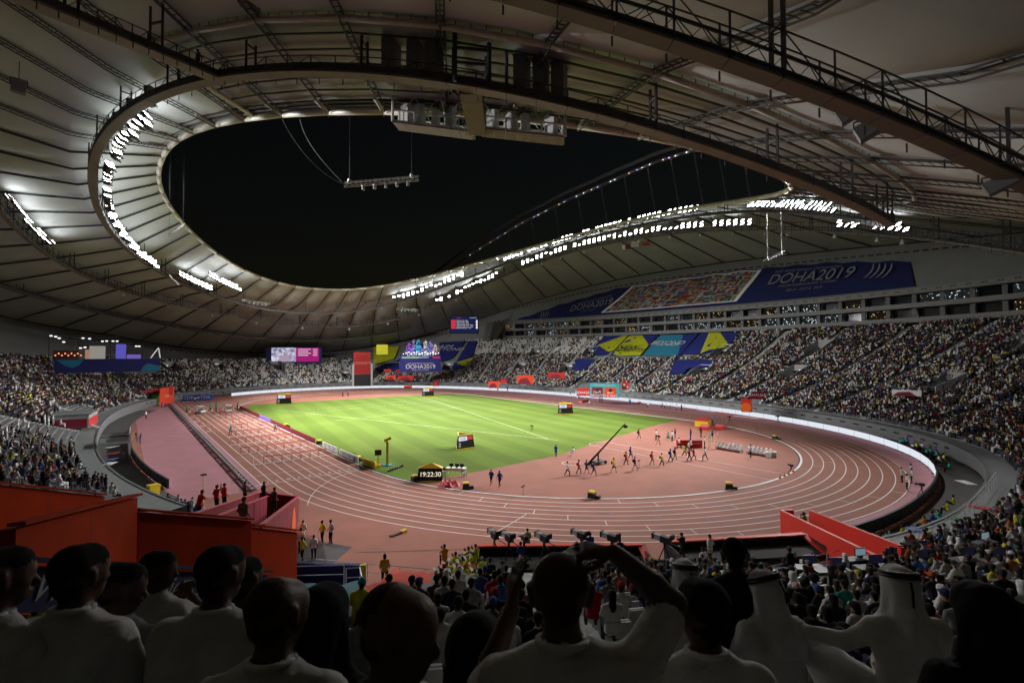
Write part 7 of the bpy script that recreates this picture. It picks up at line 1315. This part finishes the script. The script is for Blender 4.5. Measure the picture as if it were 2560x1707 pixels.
for i in indiv:
    v = int(rng.choice(5, p=[.34, .22, .16, .16, .12])); c_, _, nm = PAL[ci[i]]; where = 'below the camera platforms' if pj[i, 0] < 1950 else ('among the press rows' if pj[i, 0] < 2330 else 'near the right edge')
    if pj[i, 0] < 700: where = 'by the red walls'
    SPL.setdefault('%%s spectator from left in %s top, %s row up, %s' % (nm, ordn(int(S[i, 5])+1), where), []).append(person(VAR[v], S[i, :3], rot[i], 'spectator', c_, [(.03, .03, .05), (.05, .06, .1), (.2, .18, .15)][i % 3], SKINS[si[i]], extra=PAL[(ci[i]+3) % 10][0], group='spectators in the near stand', scale=random.uniform(.95, 1.06)))
for k_, v_ in SPL.items(): relabel(v_, k_)
# empty seats close by as objects, the others as one mass
near_e = [i for i in order if not occ[i] and dist[i] < 14 and -100 < pj[i, 0] < 2660][:170]; isseat = np.zeros(len(S), bool); isseat[near_e] = True
NSE = {}
for i in near_e: NSE.setdefault(int(S[i, 5])+1, []).append(seat_obj(S[i, :3], rot[i]*0+math.atan2(S[i, 0], -S[i, 1]), 'empty seat'))
for k_, v_ in NSE.items(): relabel(v_, '%s empty folded seat from the left in the '+ordn(k_)+' row up')
def attr_mat(name, att, rough=.85):
    m = bpy.data.materials.new(name); m.use_nodes = True; t_ = m.node_tree; a_ = t_.nodes.new('ShaderNodeAttribute'); a_.attribute_type = 'INSTANCER'; a_.attribute_name = att; p_ = t_.nodes['Principled BSDF']; p_.inputs['Roughness'].default_value = rough; p_.inputs['Specular IOR Level'].default_value = .15; t_.links.new(a_.outputs['Color'], p_.inputs['Base Color']); return m
CM = [attr_mat('crowd_skin', 'sk'), mat('crowd_hair', (.012, .01, .009), .8), attr_mat('crowd_top', 'col'), attr_mat('crowd_legs', 'leg'), mat('crowd_shoe', (.03, .03, .03), .7), attr_mat('crowd_extra', 'ext')]
def scatter(name, pts_, rots, scl, idx, cols, variants, label, cat):
    me = bpy.data.meshes.new(name); me.vertices.add(len(pts_)); me.vertices.foreach_set('co', np.asarray(pts_, np.float32).ravel())
    def at_(nm, ty, arr, key): a_ = me.attributes.new(nm, ty, 'POINT'); a_.data.foreach_set(key, np.asarray(arr, np.float32 if ty != 'INT' else np.int32).ravel())
    at_('rot', 'FLOAT_VECTOR', np.c_[np.zeros(len(pts_)), np.zeros(len(pts_)), rots], 'vector'); at_('scl', 'FLOAT', scl, 'value'); at_('idx', 'INT', idx, 'value')
    for nm, arr in cols.items(): at_(nm, 'FLOAT_COLOR', np.c_[arr, np.ones(len(pts_))], 'color')
    vc = bpy.data.collections.new(name+'_kinds')
    for i, vm_ in enumerate(variants): vo = bpy.data.objects.new('%s_kind_%02d' % (name, i), vm_); vc.objects.link(vo)
    ng = bpy.data.node_groups.new(name+'_scatter', 'GeometryNodeTree'); ng.interface.new_socket('Geometry', in_out='INPUT', socket_type='NodeSocketGeometry'); ng.interface.new_socket('Geometry', in_out='OUTPUT', socket_type='NodeSocketGeometry'); N = ng.nodes; Lk = ng.links
    gi, go, ip, cinf = N.new('NodeGroupInput'), N.new('NodeGroupOutput'), N.new('GeometryNodeInstanceOnPoints'), N.new('GeometryNodeCollectionInfo'); cinf.inputs['Collection'].default_value = vc; cinf.inputs['Separate Children'].default_value = True; cinf.inputs['Reset Children'].default_value = True
    def na(nm, ty): n_ = N.new('GeometryNodeInputNamedAttribute'); n_.data_type = ty; n_.inputs['Name'].default_value = nm; return n_
    r_, s_, i_ = na('rot', 'FLOAT_VECTOR'), na('scl', 'FLOAT'), na('idx', 'INT'); er = N.new('FunctionNodeEulerToRotation'); Lk.new(r_.outputs['Attribute'], er.inputs[0])
    ip.inputs['Pick Instance'].default_value = True; Lk.new(gi.outputs[0], ip.inputs['Points']); Lk.new(cinf.outputs[0], ip.inputs['Instance']); Lk.new(i_.outputs['Attribute'], ip.inputs['Instance Index']); Lk.new(er.outputs[0], ip.inputs['Rotation']); Lk.new(s_.outputs['Attribute'], ip.inputs['Scale']); Lk.new(ip.outputs[0], go.inputs[0])
    o = obj(name, me, None, label=label, cat=cat, kind='stuff'); md = o.modifiers.new('scatter', 'NODES'); md.node_group = ng; return o
cv = []
for key, J, kw in (('c0', J_sit(.04), {}), ('c1', J_sit(.16), {}), ('c2', J_sit(.03, 1), {}), ('c3', J_sit(.03), dict(hair='long')), ('c4', J_sit(.05), dict(hair='cap')), ('c5', J_sit(0), dict(robe=True, hair='veil', sleeve=1.0)), ('c6', J_stand(), {}), ('c7', J_sit(0, 2), {})):
    V, Fq, fr = sdf_mesh(body_prims(J, face=False, **kw), .052); me = bpy.data.meshes.new('crowd_kind'); me.from_pydata(V.tolist(), [], Fq.tolist())
    for m_ in CM: me.materials.append(m_)
    me.polygons.foreach_set('material_index', fr); me.polygons.foreach_set('use_smooth', [True]*len(me.polygons)); me.update(); cv.append(me)
m_ = occ & ~isind; n = m_.sum(); cols = np.array([p_[0] for p_ in PAL])[ci[m_]]*rng.uniform(.7, 1.25, (n, 1)); vi = rng.choice(8, n, p=[.3, .2, .12, .13, .12, .06, .04, .03]); cols = np.where((vi == 5)[:, None], .6, cols)
scatter('crowd', S[m_, :3], rot[m_], rng.uniform(.93, 1.07, n), vi, dict(col=cols, sk=np.array(SKINS)[si[m_]], leg=np.array([(.03, .03, .05), (.06, .07, .12), (.2, .18, .15), (.02, .02, .02)])[rng.integers(0, 4, n)], ext=np.where((vi == 5)[:, None], .65, np.array([p_[0] for p_ in PAL])[rng.integers(0, 10, n)])), cv, 'mass of seated spectators filling the stands round the track', 'crowd')
sm = MB(); sm.box((0, -.2, .64), (.44, .05, .42)); sm.box((0, -.12, .6), (.42, .06, .34)); sm.box((0, -.2, .22), (.05, .06, .44)); sm = sm.mesh('seat_kind', [SEATC])
m_ = ~occ & ~isseat & (np.abs(td) < 150); n = m_.sum(); scatter('empty_seats', S[m_, :3], np.arctan2(S[m_, 0], -S[m_, 1]), np.ones(n), np.zeros(n, int), {}, [sm], 'rows of empty white seats among the spectators', 'seats')
print('CROWD', occ.sum(), 'SEATS', n)
# lettering to plain meshes
dg = bpy.context.evaluated_depsgraph_get()
for o in [o for o in bpy.data.objects if o.type == 'FONT']:
    me = bpy.data.meshes.new_from_object(o.evaluated_get(dg)); nm = o.name; par, ml = o.parent, o.matrix_basis.copy(); mpi = o.matrix_parent_inverse.copy(); bpy.data.objects.remove(o); n_ = bpy.data.objects.new(nm.split('.')[0], me); COL.objects.link(n_); n_.parent = par; n_.matrix_parent_inverse = mpi; n_.matrix_basis = ml
